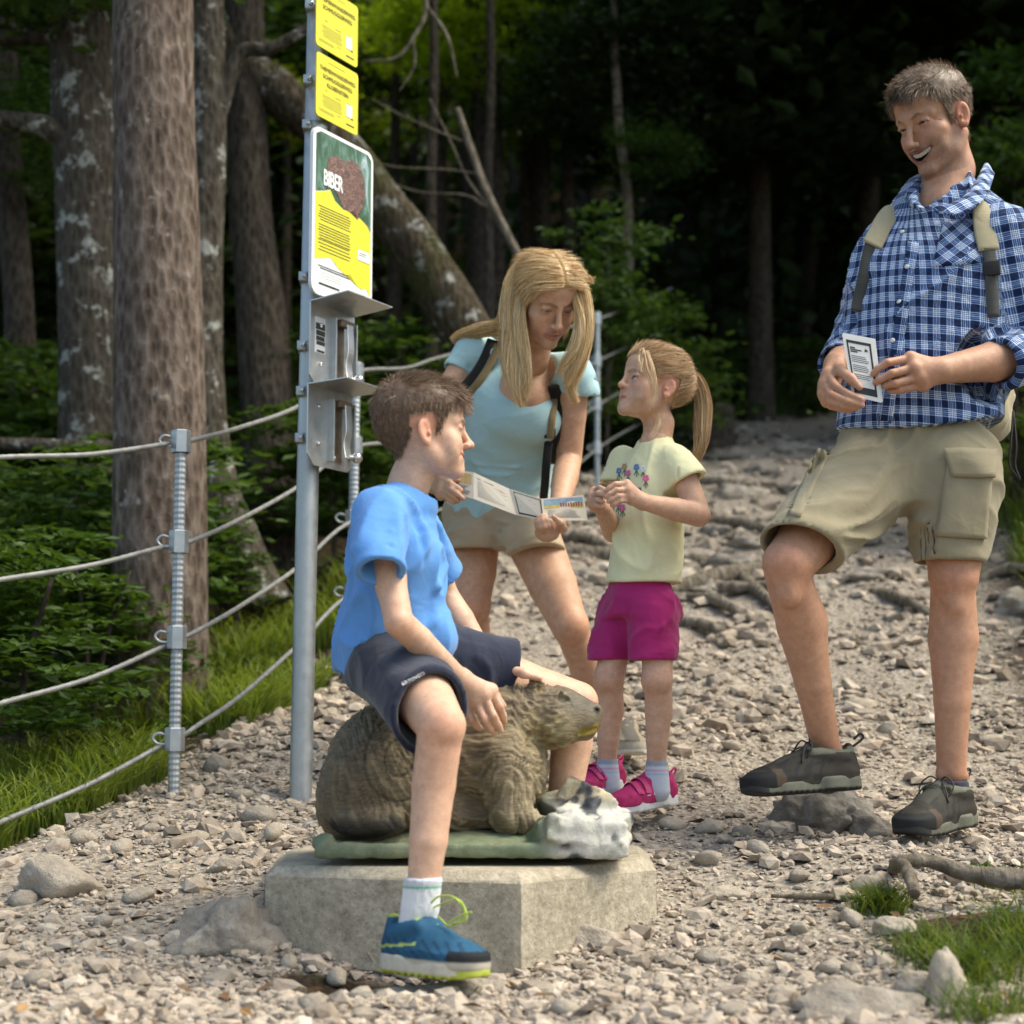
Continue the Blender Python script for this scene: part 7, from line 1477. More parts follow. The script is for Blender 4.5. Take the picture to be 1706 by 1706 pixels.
    MP = plaid_mat(); sh = mk("shirt", V, Fq, MP, man, uv=uv)
    b = bvh_of(V, Fq)
    # collar leaves, placket, pocket, buttons
    for quad in ([(1568, 330), (1620, 295), (1655, 288), (1600, 322)], ):
        pass
    def leaf(pts, nm="collar"):
        P3 = np.array(pts); m_ = MB(); k = 10; top_ = smooth_path(P3[0], k); bot = smooth_path(P3[1], k); nn = np.cross(top_[-1] - top_[0], bot[0] - top_[0]); nn = nrm(nn); nn = nn if nn @ f > 0 else -nn
        rows = [top_ * (1 - t) + bot * t + nn * (.010 * math.sin(math.pi * min(t * 1.2, 1))) for t in np.linspace(0, 1, 6)]; T = np.concatenate(rows); n_ = len(T); I = np.arange(n_).reshape(6, k); Fq_ = [np.stack([I[:-1, :-1], I[1:, :-1], I[1:, 1:], I[:-1, 1:]], -1).reshape(-1, 4)]; Fq_.append(Fq_[0][:, ::-1] + n_)
        rim = np.concatenate([I[0, :-1], I[:-1, -1], I[-1, :0:-1], I[:0:-1, 0]]); r2 = np.roll(rim, -1); Fq_.append(np.stack([rim, r2, r2 + n_, rim + n_], 1)); uv_ = np.stack([(T - T[0]) @ nrm(top_[-1] - top_[0]), (T - T[0]) @ nrm(bot[k // 2] - top_[k // 2])], 1)
        return mk(nm, np.concatenate([T, T - nn * .004]), Fq_, MP, sh, True, uv=np.concatenate([uv_, uv_]))
    leaf([[P(1541, 345, 3.90), P(1580, 340, 3.90), P(1615, 318, 3.93), P(1640, 272, 4.04)], [P(1560, 352, 3.87), P(1598, 356, 3.87), P(1640, 330, 3.90), P(1657, 288, 4.02)]])
    leaf([[P(1540, 293, 4.06), P(1526, 315, 4.0), P(1530, 335, 3.95), P(1541, 348, 3.90)], [P(1528, 305, 4.08), P(1508, 322, 4.02), P(1512, 340, 3.97), P(1534, 352, 3.90)]])
    patch("placket", b, [(1513, 400), (1531, 404), (1483, 722), (1462, 720)], 3, 30, .0035, MP, sh, 3.9, .003, uvs=1, uvrot=.02)
    patch("pocket", b, [(1572, 372), (1628, 366), (1632, 438), (1553, 446)], 10, 10, .005, MP, sh, 3.9, .006, uvs=1, uvrot=.75)
    MBt = simple("shirt_button", (.72, .72, .70), .35, var=.03)
    for u, v in ((1533, 347), (1504, 389), (1512, 446), (1500, 505), (1488, 568)):
        h, n_ = cast(b, u, v, 3.9)
        if h is None: continue
        m = MB(); x_, y_, z_ = frame_from(n_); Vd, F3, F4 = uvsphere((0, 0, 0), (.0062, .0062, .0022), 14, 6, None); m.addf(h + n_ * .0065 + Vd @ np.stack([x_, y_, z_], 0), F3, F4); bt = m.build("button", MBt, sh)
        m = MB(); Vd, F3, F4 = uvsphere((0, 0, 0), (.0018, .0018, .0012), 8, 4); m.addf(h + n_ * .0084 + Vd @ np.stack([x_, y_, z_], 0), F3, F4); m.build("button_thread", M_LACE, bt) if False else None
    # shorts
    MK = cloth_mat("khaki_ripstop", (.30, .255, .165), weave=700, wb=.35, var=.10, soft=18)
    hR = P(1331, 912, 3.80); dR = nrm(J['knR'] - J['hipR']); hL = P(1578, 938, 3.945); dLg = np.array([.0, 0, -1.])
    g = gridfor([J['hipR'], J['hipL'], hR, hL, P(1528, 690, 4.0)], .14, .0048)
    g.u(loft(P(1528, 800, 4.02), np.array([0, 0, 1.]), lf, [(-.06, 0, 0, .175, .125), (.02, 0, 0, .192, .132), (.08, 0, 0, .178, .122), (.13, 0, 0, .165, .112)]), k=.02)
    g.u(cap(P(1470, 775, 4.04), hR + dR * .05, .116, .088), k=.04); g.u(cap(P(1592, 790, 3.96), hL + dLg * .05, .108, .078), k=.035)
    pcut(g, hR, nrm(dR + [.25, 0, -.35]), .17); g.s_(cap(hR + dR * .08, hR - dR * .07, .078, .076), k=.004); pcut(g, hL, dLg + [0, 0, 0], .16); g.s_(cap(hL + dLg * .06, hL - dLg * .07, .068, .070), k=.004)
    V, Fq, N = fin(g); V = fold_disp(V, N, .0060, 9, (1, .3, .25), 3.0, 24, mask=hem_mask(V, [(hR, nrm(dR + [.25, 0, -.35]), .17), (hL, dLg, .16)])); N = vnormals(V, Fq)
    V = creases(V, N, [(P(1390, 800, 3.9), P(1490, 780, 3.88), .006, .016), (P(1365, 830, 3.85), P(1480, 850, 3.88), .006, .014), (P(1340, 865, 3.82), P(1420, 880, 3.83), -.005, .012), (P(1500, 830, 3.86), P(1545, 900, 3.87), .006, .016), (P(1470, 760, 3.87), P(1475, 820, 3.87), -.004, .006), (P(1520, 780, 3.86), P(1570, 760, 3.85), .005, .016), (P(1600, 840, 3.86), P(1560, 890, 3.87), .005, .012)])
    sr = mk("shorts", V, Fq, MK, man); b2 = bvh_of(V, Fq)
    patch("cargo_pocket", b2, [(1578, 775), (1652, 772), (1640, 898), (1560, 893)], 12, 14, .008, MK, sr, 3.9, .010, relax=3)
    patch("pocket_flap", b2, [(1572, 752), (1654, 752), (1652, 797), (1586, 795)], 12, 6, .014, MK, sr, 3.9, .008, relax=3)
    patch("side_pocket", b2, [(1364, 748), (1382, 754), (1334, 862), (1312, 858)], 4, 14, .004, MK, sr, 3.9, .008, relax=1)
    # shoes and socks
    MS = cloth_mat("dark_sock", (.03, .03, .055))
    def uc(Vl, L=.295):
        x, y, z = Vl.T; c = np.tile([.036, .032, .026], (len(Vl), 1)); n = vnoise(Vl * 60, 3)
        c[n > .25] = (.022, .020, .017); c[(y > L * .80) & (z < .055)] = (.016, .017, .018); c[(y < L * .30) & (z < .065)] = (.038, .032, .026); c[(np.abs(x) < .024) & (y > L * .36) & (y < L * .72)] = (.05, .05, .042)
        c[(np.abs(np.sin(y * 95 + z * 60)) > .90) & (z > .03) & (z < .075) & (y > L * .35) & (y < L * .75)] = (.020, .021, .022); c[(y > L * .72) & (y < L * .80) & (z < .06)] = (.075, .052, .036); c[(z > .088) & (y < L * .45)] = (.13, .13, .10); c[(z > .102) & (y < L * .42)] = (.02, .02, .02)
        return c
    ML = simple("boot_lace", (.035, .036, .026), .8)
    for heel, toe, an, up in ((P(1430, 1316, 3.985), P(1238, 1330, 3.885), J['anR'], (0, .1, 1)), (P(1612, 1374, 4.03), P(1502, 1398, 3.80), J['anL'], (0, 0, 1))):
        fw = nrm(toe - heel); L = np.linalg.norm(toe - heel); s_, w = shoe(man, heel, fw, up, L, .108, .108, an, lambda Vl: uc(Vl, L), M_SOLE, M_UPPER, ML, 'hike'); laces(s_, w, L, .108, .108, ML, n=5, r=.002)
        lp = np.array([[0, .004, .100], [0, -.018, .112], [0, -.030, .122], [0, -.022, .130], [0, -.004, .118]]); Vt, F3, F4 = tube(smooth_path(lp, 16), .003, 6); mk("heel_loop", w(Vt), [F3, F4], M_LACE, s_)
        g = gridfor([an, an - [0, 0, .06]], .06, .004); g.u(cap(an - [0, 0, .022], an - [0, 0, .065], .0385, .044), k=.01); g.cut(an - [0, 0, .022], (0, 0, 1)); V, Fq, _ = fin(g); mk("sock", V, Fq, MS, man)
    # leaflet
    lfr = empty("leaflet", P(1436, 615, 3.80), "folded white leaflet with a black tablet-like frame held by the man", "leaflet")
    MPp = simple("white_paper", (.74, .72, .68), .7, var=.03); MI = simple("black_ink", (.022, .021, .020), .6, var=.05)
    TL, TR, BR, BL = P(1403, 557, 3.805), P(1456, 567, 3.80), P(1469, 671, 3.79), P(1420, 660, 3.795); nL = nrm(np.cross(TR - TL, BL - TL)); nL = nL if nL[1] < 0 else -nL
    def on(s, t, h=0.0): return TL * (1 - s) * (1 - t) + TR * s * (1 - t) + BR * s * t + BL * (1 - s) * t + nL * h
    def sheet(qs, h0, h1): 
        Vt = np.array([on(s, t, h0) for s, t in qs] + [on(s, t, h1) for s, t in qs]); n_ = len(qs); r = np.arange(n_)
        return Vt, np.array([[0, i, i + 1] for i in range(1, n_ - 1)] + [[n_, n_ + i + 1, n_ + i] for i in range(1, n_ - 1)]), np.stack([r, np.roll(r, -1), np.roll(r, -1) + n_, r + n_], 1)
    rect = lambda a, b_, c_, d_: [(a, b_), (c_, b_), (c_, d_), (a, d_)]
    m = MB(); m.addf(*sheet(rect(0, 0, 1, 1), .0, -.0005)); pg = m.build("front_page", MPp, lfr, False); m = MB(); m.addf(*sheet(rect(.02, -.02, 1.03, .985), -.0014, -.0018)); m.build("page", MPp, lfr, False); m = MB(); m.addf(*sheet(rect(.04, -.035, 1.06, .97), -.0030, -.0034)); m.build("page", MPp, lfr, False)
    m = MB()
    for r_ in (rect(.10, .07, .88, .115), rect(.10, .07, .15, .93), rect(.82, .07, .88, .93), rect(.10, .815, .88, .93)): m.addf(*sheet(r_, .0006, .0001))
    m.build("printed_frame", MI, pg, False); m = MB(); r2 = np.random.default_rng(3)
    for i in range(3): m.addf(*sheet(rect(.19, .175 + i * .032, .19 + (.16, .36, .22)[i], .195 + i * .032), .0006, .0001))
    for i in range(13):
        if i in (4, 9): continue
        m.addf(*sheet(rect(.19, .315 + i * .030, .19 + r2.uniform(.45, .58), .322 + i * .030), .0006, .0001))
    m.addf(*sheet([(.64, .22), (.68, .16), (.72, .22)], .0006, .0001)); m.addf(*sheet([(.70, .2), (.73, .17), (.76, .22)], .0006, .0001)); m.build("printed_text", MI, pg, False)
    # backpack
    bp = empty("backpack", P(1600, 640, 4.2), "beige backpack worn by the man, its side showing behind his elbow", "backpack"); MB_ = cloth_mat("beige_canvas", (.42, .36, .23), weave=500, wb=.5, var=.08); MW = cloth_mat("grey_webbing", (.075, .075, .068), weave=500, wb=.6)
    g = Grid(P(1560, 740, 4.3) - [.2, .25, .05], P(1640, 330, 4.3) + [.25, .25, .05], .008); back = -f
    cB = pel + az * .28 + back * .245; Rb = rot_axes(lf, back, (0, 0, 1)); g.u(rbox(cB, (.165, .10, .24), Rb, .07), k=.02); g.u(rbox(cB + back * .09 - [0, 0, .10], (.13, .05, .11), Rb, .04), k=.03)
    V, Fq, N = fin(g); V = fold_disp(V, N, .005, 9, (0, 0, 1), 1.5, 40); mk("bag", V, Fq, MB_, bp)
    def tops(x, ys): return [np.array(h) + [0, 0, .010] for h in (b.ray_cast(Vector((x, y, 4.0)), Vector((0, 0, -1)))[0] for y in ys) if h is not None]
    ex = lambda p, w_, D_, pre=(), post=(): strap_on(b, p, w_, D_, .010, .007, 22, pre, post)
    V, F3, F4 = ex([(1652, 300), (1641, 335), (1640, 375), (1646, 420)], .052, 3.95, tops(P(1650, 330, 3.97)[0], (4.16, 4.12, 4.08, 4.04, 4.0, 3.96))); mk("shoulder_strap", V, [F3, F4], MB_, bp)
    V, F3, F4 = ex([(1503, 345), (1480, 365), (1463, 392), (1455, 412)], .050, 4.0, tops(P(1506, 345, 4.05)[0], (4.22, 4.18, 4.14, 4.10, 4.06))); mk("shoulder_strap", V, [F3, F4], MB_, bp)
    V, F3, F4 = ex([(1646, 418), (1648, 470), (1652, 530)], .030, 3.95); wb = mk("webbing", V, [F3, F4], MW, bp); V, F3, F4 = ex([(1455, 410), (1440, 470), (1432, 520)], .028, 4.0); mk("webbing", V, [F3, F4], MW, bp)
    h, n_ = cast(b, 1647, 450, 3.9); 
    if h is not None: V, F3, F4 = boxV(h + n_ * .016, (.020, .006, .018), rot_axes(lf, np.cross([0, 0, 1], lf), (0, 0, 1)), .003); mk("buckle", V, [F3, F4], M_LACE, bp)
    m = MB()
    for dx in (-4, 5): m.addf(*tube(smooth_path([P(1688, 685, 4.1), P(1688 + dx, 740, 4.08), P(1686 + dx, 775, 4.08), P(1700, 800, 4.08)], 14), .0028, 6))
    m.build("drawcord", M_LACE, bp)
    return man
man = build_man()
# ================================================================== the woman bending over the map
SK_WOM = (.60, .36, .24)
def build_woman():
    base = np.array([.1, 4.85, .36]); f = nrm([.22, -.97, 0]); lf = np.array([.97, .22, 0])      # lf: towards image right (her left)
    J = dict(shR=P(790, 590, 4.77), elR=P(712, 715, 4.72), wrR=P(722, 806, 4.52), shL=P(955, 622, 4.62), elL=P(948, 765, 4.68), wrL=P(930, 852, 4.50),
             hipR=P(790, 850, 4.90), knR=P(786, 1010, 4.82), anR=P(800, 1240, 4.95), hipL=P(868, 850, 4.84), knL=P(950, 1045, 4.70), anL=P(1038, 1245, 4.88), neck=P(873, 632, 4.66))
    hd = Head(P(910, 497, 4.47), (.36, -.70, -.62), (.06, -.3, 1), .98, female=1, mw=.023, open=.0022, smile=.001, eye=.0036, jaw=.88, nose=.98, lips=1.15, brow=.75, gaze=(0, -.5))
    V, Fq, c = hd.build(J['neck'] + [0, .02, -.01], .048, SK_WOM, (.47, .20, .165), (.26, .16, .09), blush=.25, lash=.75, neck_mid=P(886, 590, 4.58)); parts = [(V, Fq, c)]
    # left arm and hand under the map
    kn = [P(922, 890, 4.425), P(914, 893, 4.422), P(906, 892, 4.424), P(900, 888, 4.43)]
    fg = [[P(914, 876, 4.392), P(910, 866, 4.39), P(908, 858, 4.395)], [P(907, 878, 4.388), P(904, 867, 4.387), P(903, 859, 4.392)], [P(901, 879, 4.39), P(898, 870, 4.39), P(898, 862, 4.394)], [P(896, 878, 4.398), P(894, 871, 4.397), P(894, 865, 4.40)]]
    g = gridfor([J['shL'], J['elL'], J['wrL'], P(890, 905, 4.38), P(955, 850, 4.42)], .06, .003)
    limb(g, [J['shL'], J['shL'] * .5 + J['elL'] * .5, J['elL']], [.047, .042, .036], .02); limb(g, [J['elL'], J['elL'] * .65 + J['wrL'] * .35, J['wrL']], [.036, .037, .0245], .015)
    hand(g, J['wrL'], .025, kn, fg, [P(938, 880, 4.43), P(934, 872, 4.40), P(922, 861, 4.39)], .0080, .0135); V, Fq, _ = fin(g); parts.append((V, Fq, skin_paint(V, SK_WOM, [(q, .012, .35) for q in kn])))
    # right arm, hand at the far left end of the map
    kn = [P(738, 800, 4.45), P(738, 808, 4.445), P(737, 817, 4.445), P(735, 825, 4.45)]
    fg = [[P(752, 806, 4.41), P(762, 812, 4.405), P(769, 817, 4.405)], [P(752, 815, 4.405), P(764, 824, 4.40), P(772, 831, 4.40)], [P(749, 823, 4.41), P(758, 830, 4.41), P(764, 835, 4.41)], [P(745, 829, 4.42), P(752, 835, 4.42), P(757, 838, 4.42)]]
    g = gridfor([J['shR'], J['elR'], J['wrR'], P(775, 845, 4.4)], .06, .0034); limb(g, [J['shR'], J['shR'] * .5 + J['elR'] * .5, J['elR']], [.049, .045, .037], .02); limb(g, [J['elR'], J['elR'] * .6 + J['wrR'] * .4, J['wrR']], [.037, .036, .0245], .015)
    hand(g, J['wrR'], .025, kn, fg, [P(738, 796, 4.44), P(752, 796, 4.43), P(764, 800, 4.43)], .0082, .0135); V, Fq, _ = fin(g); parts.append((V, Fq, skin_paint(V, SK_WOM, [(q[2], .01, .3) for q in fg])))
    for kx in ('R', 'L'):
        hp, knn, an = J['hip' + kx], J['kn' + kx], J['an' + kx]; g = gridfor([hp, knn, an], .11, .0048)
        limb(g, [hp, hp * .35 + knn * .65, knn], [.088, .068, .052], .03); g.u(ell(knn + np.array([.006, -.014, 0]), (.042, .038, .048)), k=.02); cf = knn * .66 + an * .34; limb(g, [knn, cf + [0, .015, 0], knn * .35 + an * .65, an], [.046, .051, .038, .031], .03)
        V, Fq, _ = fin(g); parts.append((V, Fq, skin_paint(V, SK_WOM, [(knn + [.01, -.04, 0], .05, .35)], seed=5)))
    g = gridfor([J['neck'], J['shR'], J['shL'], J['hipR'], J['hipL']], .12, .010); mid = (J['hipR'] + J['hipL']) / 2
    g.u(cap(J['neck'] - [0, 0, .04], mid, .075, .09), cap(J['shR'], J['shL'], .034, .034), cap(J['hipR'], J['hipL'], .08), cap(J['neck'] + [0, .01, 0], J['neck'] + [.01, -.03, -.07], .055, .06), k=.05); V, Fq, _ = fin(g); parts.append((V, Fq, skin_paint(V, SK_WOM)))
    V, Fq, c = join_parts(parts); wom = mk("person", V, Fq, M_SKIN, None, True, col=c, base=base); tag(wom, "blonde woman in a pale blue top bending forward over an unfolded map", "person"); hd.eyes(wom, (.10, .13, .13))
    # top
    pel = P(828, 850, 4.86); top = P(872, 622, 4.68); ax = top - pel; Lz = np.linalg.norm(ax); az = ax / Lz
    g = gridfor([pel, top, J['shR'], J['shL'], P(760, 640, 4.7), P(985, 660, 4.6)], .10, .0044)
    g.u(loft(pel, ax, lf, [(.0, 0, 0, .150, .115), (.07, 0, 0, .140, .110), (.15, 0, 0, .138, .105), (.23, 0, -.01, .142, .115), (.31, 0, -.005, .152, .110), (.36, 0, 0, .150, .09), (.40, 0, 0, .10, .07), (Lz + .02, 0, 0, .06, .055)]), k=.01)
    for u, v in ((856, 695), (898, 700)): g.u(ell(P(u, v, 4.635), (.066, .062, .066)), k=.05)
    hR = P(768, 618, 4.76); hL = P(968, 652, 4.63); g.u(cap(J['shR'] + [.01, 0, .0], hR, .058, .054), k=.03); g.u(cap(J['shL'] - [.01, 0, 0], hL, .056, .054), k=.03)
    for h_, s_, e_ in ((hR, J['shR'], J['elR']), (hL, J['shL'], J['elL'])):
        d = nrm(e_ - s_); pcut(g, h_ + d * .012, d, .085); g.s_(cap(h_ + d * .04, h_ - d * .03, .046, .044), k=.003)
    g.u(cap(P(838, 600, 4.71), J['shR'], .046, .055), cap(P(912, 612, 4.65), J['shL'], .044, .052), k=.03)
    g.s_(ell(P(884, 612, 4.60), (.070, .075, .062)), k=.008); g.s_(ell(P(884, 632, 4.545), (.062, .05, .036)), k=.012)
    V, Fq, N = fin(g); lo_ = sstep(.26, .12, (V - pel) @ az); V = fold_disp(V, N, .0028, 12, (1, .1, .12), 3.5, 31, mask=.35 + lo_ * 1.3); N = vnormals(V, Fq)
    V = creases(V, N, [(P(775, y0, 4.7), P(905, y0 + d_, 4.68), .005, .008) for y0, d_ in ((738, 8), (756, 2), (772, 10), (790, 4), (806, 10))] + [(P(840, 640, 4.62), P(850, 690, 4.58), .003, .012), (P(775, 600, 4.72), P(800, 640, 4.68), -.004, .01)])
    MT = cloth_mat("pale_blue_jersey", (.40, .60, .64), weave=900, wb=.15, var=.04); sh = mk("top", V, Fq, MT, wom); b = bvh_of(V, Fq)
    # shorts with turned-up cuffs
    MS = cloth_mat("beige_chino", (.43, .345, .235), weave=800, wb=.3, var=.06); sR = P(790, 916, 4.81); sL = P(888, 928, 4.755); dR = np.array([0, 0, -1.]); dL = nrm(J['knL'] - J['hipL'])
    g = gridfor([J['hipR'], J['hipL'], sR, sL], .13, .0046); g.u(loft(P(830, 865, 4.87), np.array([0, 0, 1.]), lf, [(-.05, 0, 0, .145, .115), (.02, 0, 0, .160, .125), (.08, 0, 0, .148, .118), (.12, 0, 0, .135, .11)]), k=.02)
    g.u(cap(P(792, 865, 4.87), sR + dR * .03, .094, .076), k=.03); g.u(cap(P(862, 862, 4.83), sL + dL * .03, .096, .090), k=.03); g.u(cap(sR - dR * .032, sR + dR * .03, .081, .080), k=.004); g.u(cap(sL - dL * .032, sL + dL * .03, .096, .094), k=.004)
    pcut(g, sR, dR, .14); g.s_(cap(sR + dR * .04, sR - dR * .03, .062, .052), k=.004); pcut(g, sL, nrm(dL + [-.1, 0, -.4]), .15); g.s_(cap(sL + dL * .05, sL - dL * .03, .076, .062), k=.004)
    V, Fq, N = fin(g); V = fold_disp(V, N, .003, 10, (1, 0, .4), 2.5, 33, mask=hem_mask(V, [(sR, dR, .13), (sL, nrm(dL + [-.1, 0, -.4]), .14)])); N = vnormals(V, Fq); V = creases(V, N, [(P(815, 865, 4.74), P(900, 885, 4.7), .006, .012), (P(812, 880, 4.74), P(880, 905, 4.7), -.006, .010), (P(760, 875, 4.78), P(808, 868, 4.76), .005, .010), (P(806, 835, 4.75), P(812, 890, 4.75), -.004, .005)]); mk("shorts", V, Fq, MS, wom)
    # hair: cap from a centre parting and long locks falling forward
    HB = (.60, .40, .19); hl = [(-.13, -.075), (-.07, -.07), (-.045, -.05), (-.035, -.01), (.02, .0), (.040, .022), (.055, .050), (.075, .066), (.10, .074)]
    a = hd.scalp(hl, seed=8); x, y, z = hd.Vl.T; a = np.where((np.abs(x) > .06) & (y < .035) & (z > -.07), np.maximum(a, .02), a)
    m = MB(); m.add(*hd.hair_cap(wom, a, (.48, .31, .14), thick=.008 - .006 * np.exp(-(x / .004) ** 2) * sstep(.05, .08, z), feather=.012, seed=9, bump=.0015, freq=40))
    def flow(pl, r): s_ = np.where(pl[:, 0] > 0, 1, -1); return np.stack([s_ * (1.0 - sstep(.03, .07, np.abs(pl[:, 0]))), -.25 + 0 * pl[:, 0], -.25 - 1.2 * sstep(.02, .06, np.abs(pl[:, 0]))], 1)
    for sd, n, colr in ((21, 3000, (.52, .33, .15)), (22, 3000, (.68, .48, .25)), (23, 1500, (.78, .60, .36))): m.add(*combed(hd, a, n, flow, lambda pl, r: .055 * r.uniform(.7, 1.3, len(pl)), colr, sd, seg=6, lift=.05, width=.0010, jit=.05, colvar=.22, off=.030))
    locks = [  # (points, radii, n)
        ([P(905, 428, 4.50), P(870, 448, 4.46), P(856, 500, 4.44), P(854, 560, 4.44), P(854, 620, 4.44), P(870, 678, 4.45)], [.020, .032, .036, .034, .028, .012], 420),
        ([P(898, 430, 4.55), P(860, 462, 4.52), P(850, 530, 4.50), P(850, 600, 4.48), P(856, 655, 4.47)], [.018, .036, .040, .034, .012], 420),
        ([P(890, 435, 4.60), P(856, 480, 4.60), P(842, 540, 4.62), P(808, 548, 4.68), P(770, 560, 4.74), P(752, 568, 4.76)], [.02, .036, .036, .026, .018, .006], 300),
        ([P(870, 480, 4.43), P(866, 530, 4.42), P(872, 590, 4.43), P(876, 640, 4.44), P(874, 668, 4.45)], [.012, .020, .022, .018, .008], 220),
        ([P(912, 428, 4.48), P(950, 450, 4.43), P(970, 505, 4.42), P(968, 565, 4.42), P(955, 610, 4.43), P(942, 640, 4.45)], [.018, .028, .026, .024, .020, .010], 360),
        ([P(918, 432, 4.52), P(962, 465, 4.48), P(976, 530, 4.47), P(968, 590, 4.47), P(952, 640, 4.48), P(960, 672, 4.49)], [.016, .028, .028, .026, .022, .008], 360),
        ([P(955, 480, 4.41), P(966, 540, 4.40), P(950, 590, 4.41), P(930, 625, 4.43)], [.010, .016, .016, .008], 160),
        ([P(930, 430, 4.55), P(960, 445, 4.50), P(978, 462, 4.46), P(992, 468, 4.45)], [.010, .012, .006, .003], 70)]
    locks = [(pt, [q * .74 for q in rd], n) for pt, rd, n in locks]
    for i, (pt, rd, n) in enumerate(locks):
        if i != 7: m.addf(*lock_core(pt, rd, HB, 18, .62), c=(.46, .28, .11))
        for q, (colr, fr) in enumerate((((.60, .40, .18), .65), ((.78, .58, .31), .60), ((.90, .75, .52), .30))): m.add(*lock_strands(pt, rd, int(n * fr), colr, 300 + i * 5 + q, 14, .0012, .66, 1.12, .30, .22, .010, 1.7))
    m.build("hair", M_HAIR, wom, False)
    # shoe showing between the girl's legs
    an = J['anL']; toe = P(1050, 1310, 4.72); heel = an + [.0, .03, -.085]; heel[2] = toe[2] = float(Hg(heel[0], heel[1])) + .012; fw = nrm(toe - heel)
    def uc(Vl): c_ = np.tile([.30, .25, .18], (len(Vl), 1)); c_[(np.abs(Vl[:, 0]) < .02) & (Vl[:, 1] > .09)] = (.13, .12, .10); c_[Vl[:, 2] < .04] = (.45, .40, .32); return c_
    s_, w = shoe(wom, heel, fw, (0, 0, 1), .25, .092, .090, an, uc, M_SOLE, M_UPPER, None, 'beige'); laces(s_, w, .25, .092, .090, simple("cream_lace", (.55, .50, .42), .8), n=5, loops=False)
    an2 = J['anR']; heel2 = an2 + [0, .03, -.085]; heel2[2] = float(Hg(heel2[0], heel2[1])) + .012; s2, w2 = shoe(wom, heel2, (.2, -1, 0), (0, 0, 1), .25, .092, .090, an2, uc, M_SOLE, M_UPPER, None, 'beige')
    # backpack with straps
    bp = empty("backpack", P(840, 700, 4.95), "black and tan backpack worn by the blonde woman", "backpack"); MB_ = cloth_mat("black_nylon", (.018, .018, .018), weave=500, wb=.4); MT_ = cloth_mat("tan_webbing", (.22, .165, .085), weave=500, wb=.5)
    g = Grid(pel + [-.25, -.05, .0], pel + [.25, .40, .50], .009); Rb = rot_axes(lf, -f, (0, 0, 1)); g.u(rbox(pel + az * .22 - f * .205, (.135, .075, .19), Rb, .05), k=.02); V, Fq, N = fin(g); mk("bag", V, Fq, MB_, bp)
    for pix, wd, mt, off in (([(826, 572), (818, 600), (800, 632), (780, 652), (768, 668)], .050, MB_, .008), ([(832, 580), (822, 612), (800, 645), (778, 668)], .022, MT_, .014), ([(928, 640), (924, 680), (918, 730), (914, 770)], .040, MB_, .008), ([(924, 640), (918, 680), (913, 725)], .020, MT_, .014)):
        V, F3, F4 = strap_on(b, pix, wd, 4.65, off, .006, 20); mk("shoulder_strap", V, [F3, F4], mt, bp)
    V, F3, F4 = strip3d(smooth_path([P(914, 735, 4.62), P(910, 775, 4.63), P(908, 805, 4.66), P(905, 835, 4.72)], 14), .024, (1, 0, 0), .003); mk("hanging_strap", V, [F3, F4], MB_, bp); V, F3, F4 = boxV(P(916, 722, 4.60), (.016, .006, .014), None, .003); mk("buckle", V, [F3, F4], MB_, bp)
    # map
    mp = empty("map", P(850, 830, 4.42), "unfolded printed map held open by the blonde woman", "map"); MPp = simple("map_paper", (.62, .55, .46), .75, var=.03); MI = simple("map_ink", (.035, .028, .024), .6); MO = simple("map_ochre", (.50, .33, .13), .7, var=.2, nscale=90); MBl = simple("map_blue", (.20, .30, .40), .7, var=.25, nscale=60); MY = simple("map_yellow", (.50, .38, .08), .7, var=.3, nscale=120); MR = simple("map_red", (.25, .05, .04), .7, var=.3)
    tp = [P(748, 781, 4.45), P(789, 787, 4.425), P(848, 814, 4.44), P(902, 831, 4.415), P(972, 825, 4.435)]; bt = [P(738, 818, 4.44), P(789, 831, 4.41), P(860, 858, 4.425), P(906, 867, 4.40), P(979, 867, 4.425)]
    def on(k, s, t, h=0.0):
        A = tp[k] * (1 - s) + tp[k + 1] * s; B_ = bt[k] * (1 - s) + bt[k + 1] * s; n_ = nrm(np.cross(tp[k + 1] - tp[k], bt[k] - tp[k])); n_ = n_ if n_[1] < 0 else -n_; return A * (1 - t) + B_ * t + n_ * h
    def rc(k, a0, b0, a1, b1, h0=.0006, h1=.0001): q = [(a0, b0), (a1, b0), (a1, b1), (a0, b1)]; Vt = np.array([on(k, s, t, h0) for s, t in q] + [on(k, s, t, h1) for s, t in q]); return Vt, np.array([[0, 1, 2, 3], [7, 6, 5, 4], [0, 4, 5, 1], [1, 5, 6, 2], [2, 6, 7, 3], [3, 7, 4, 0]])
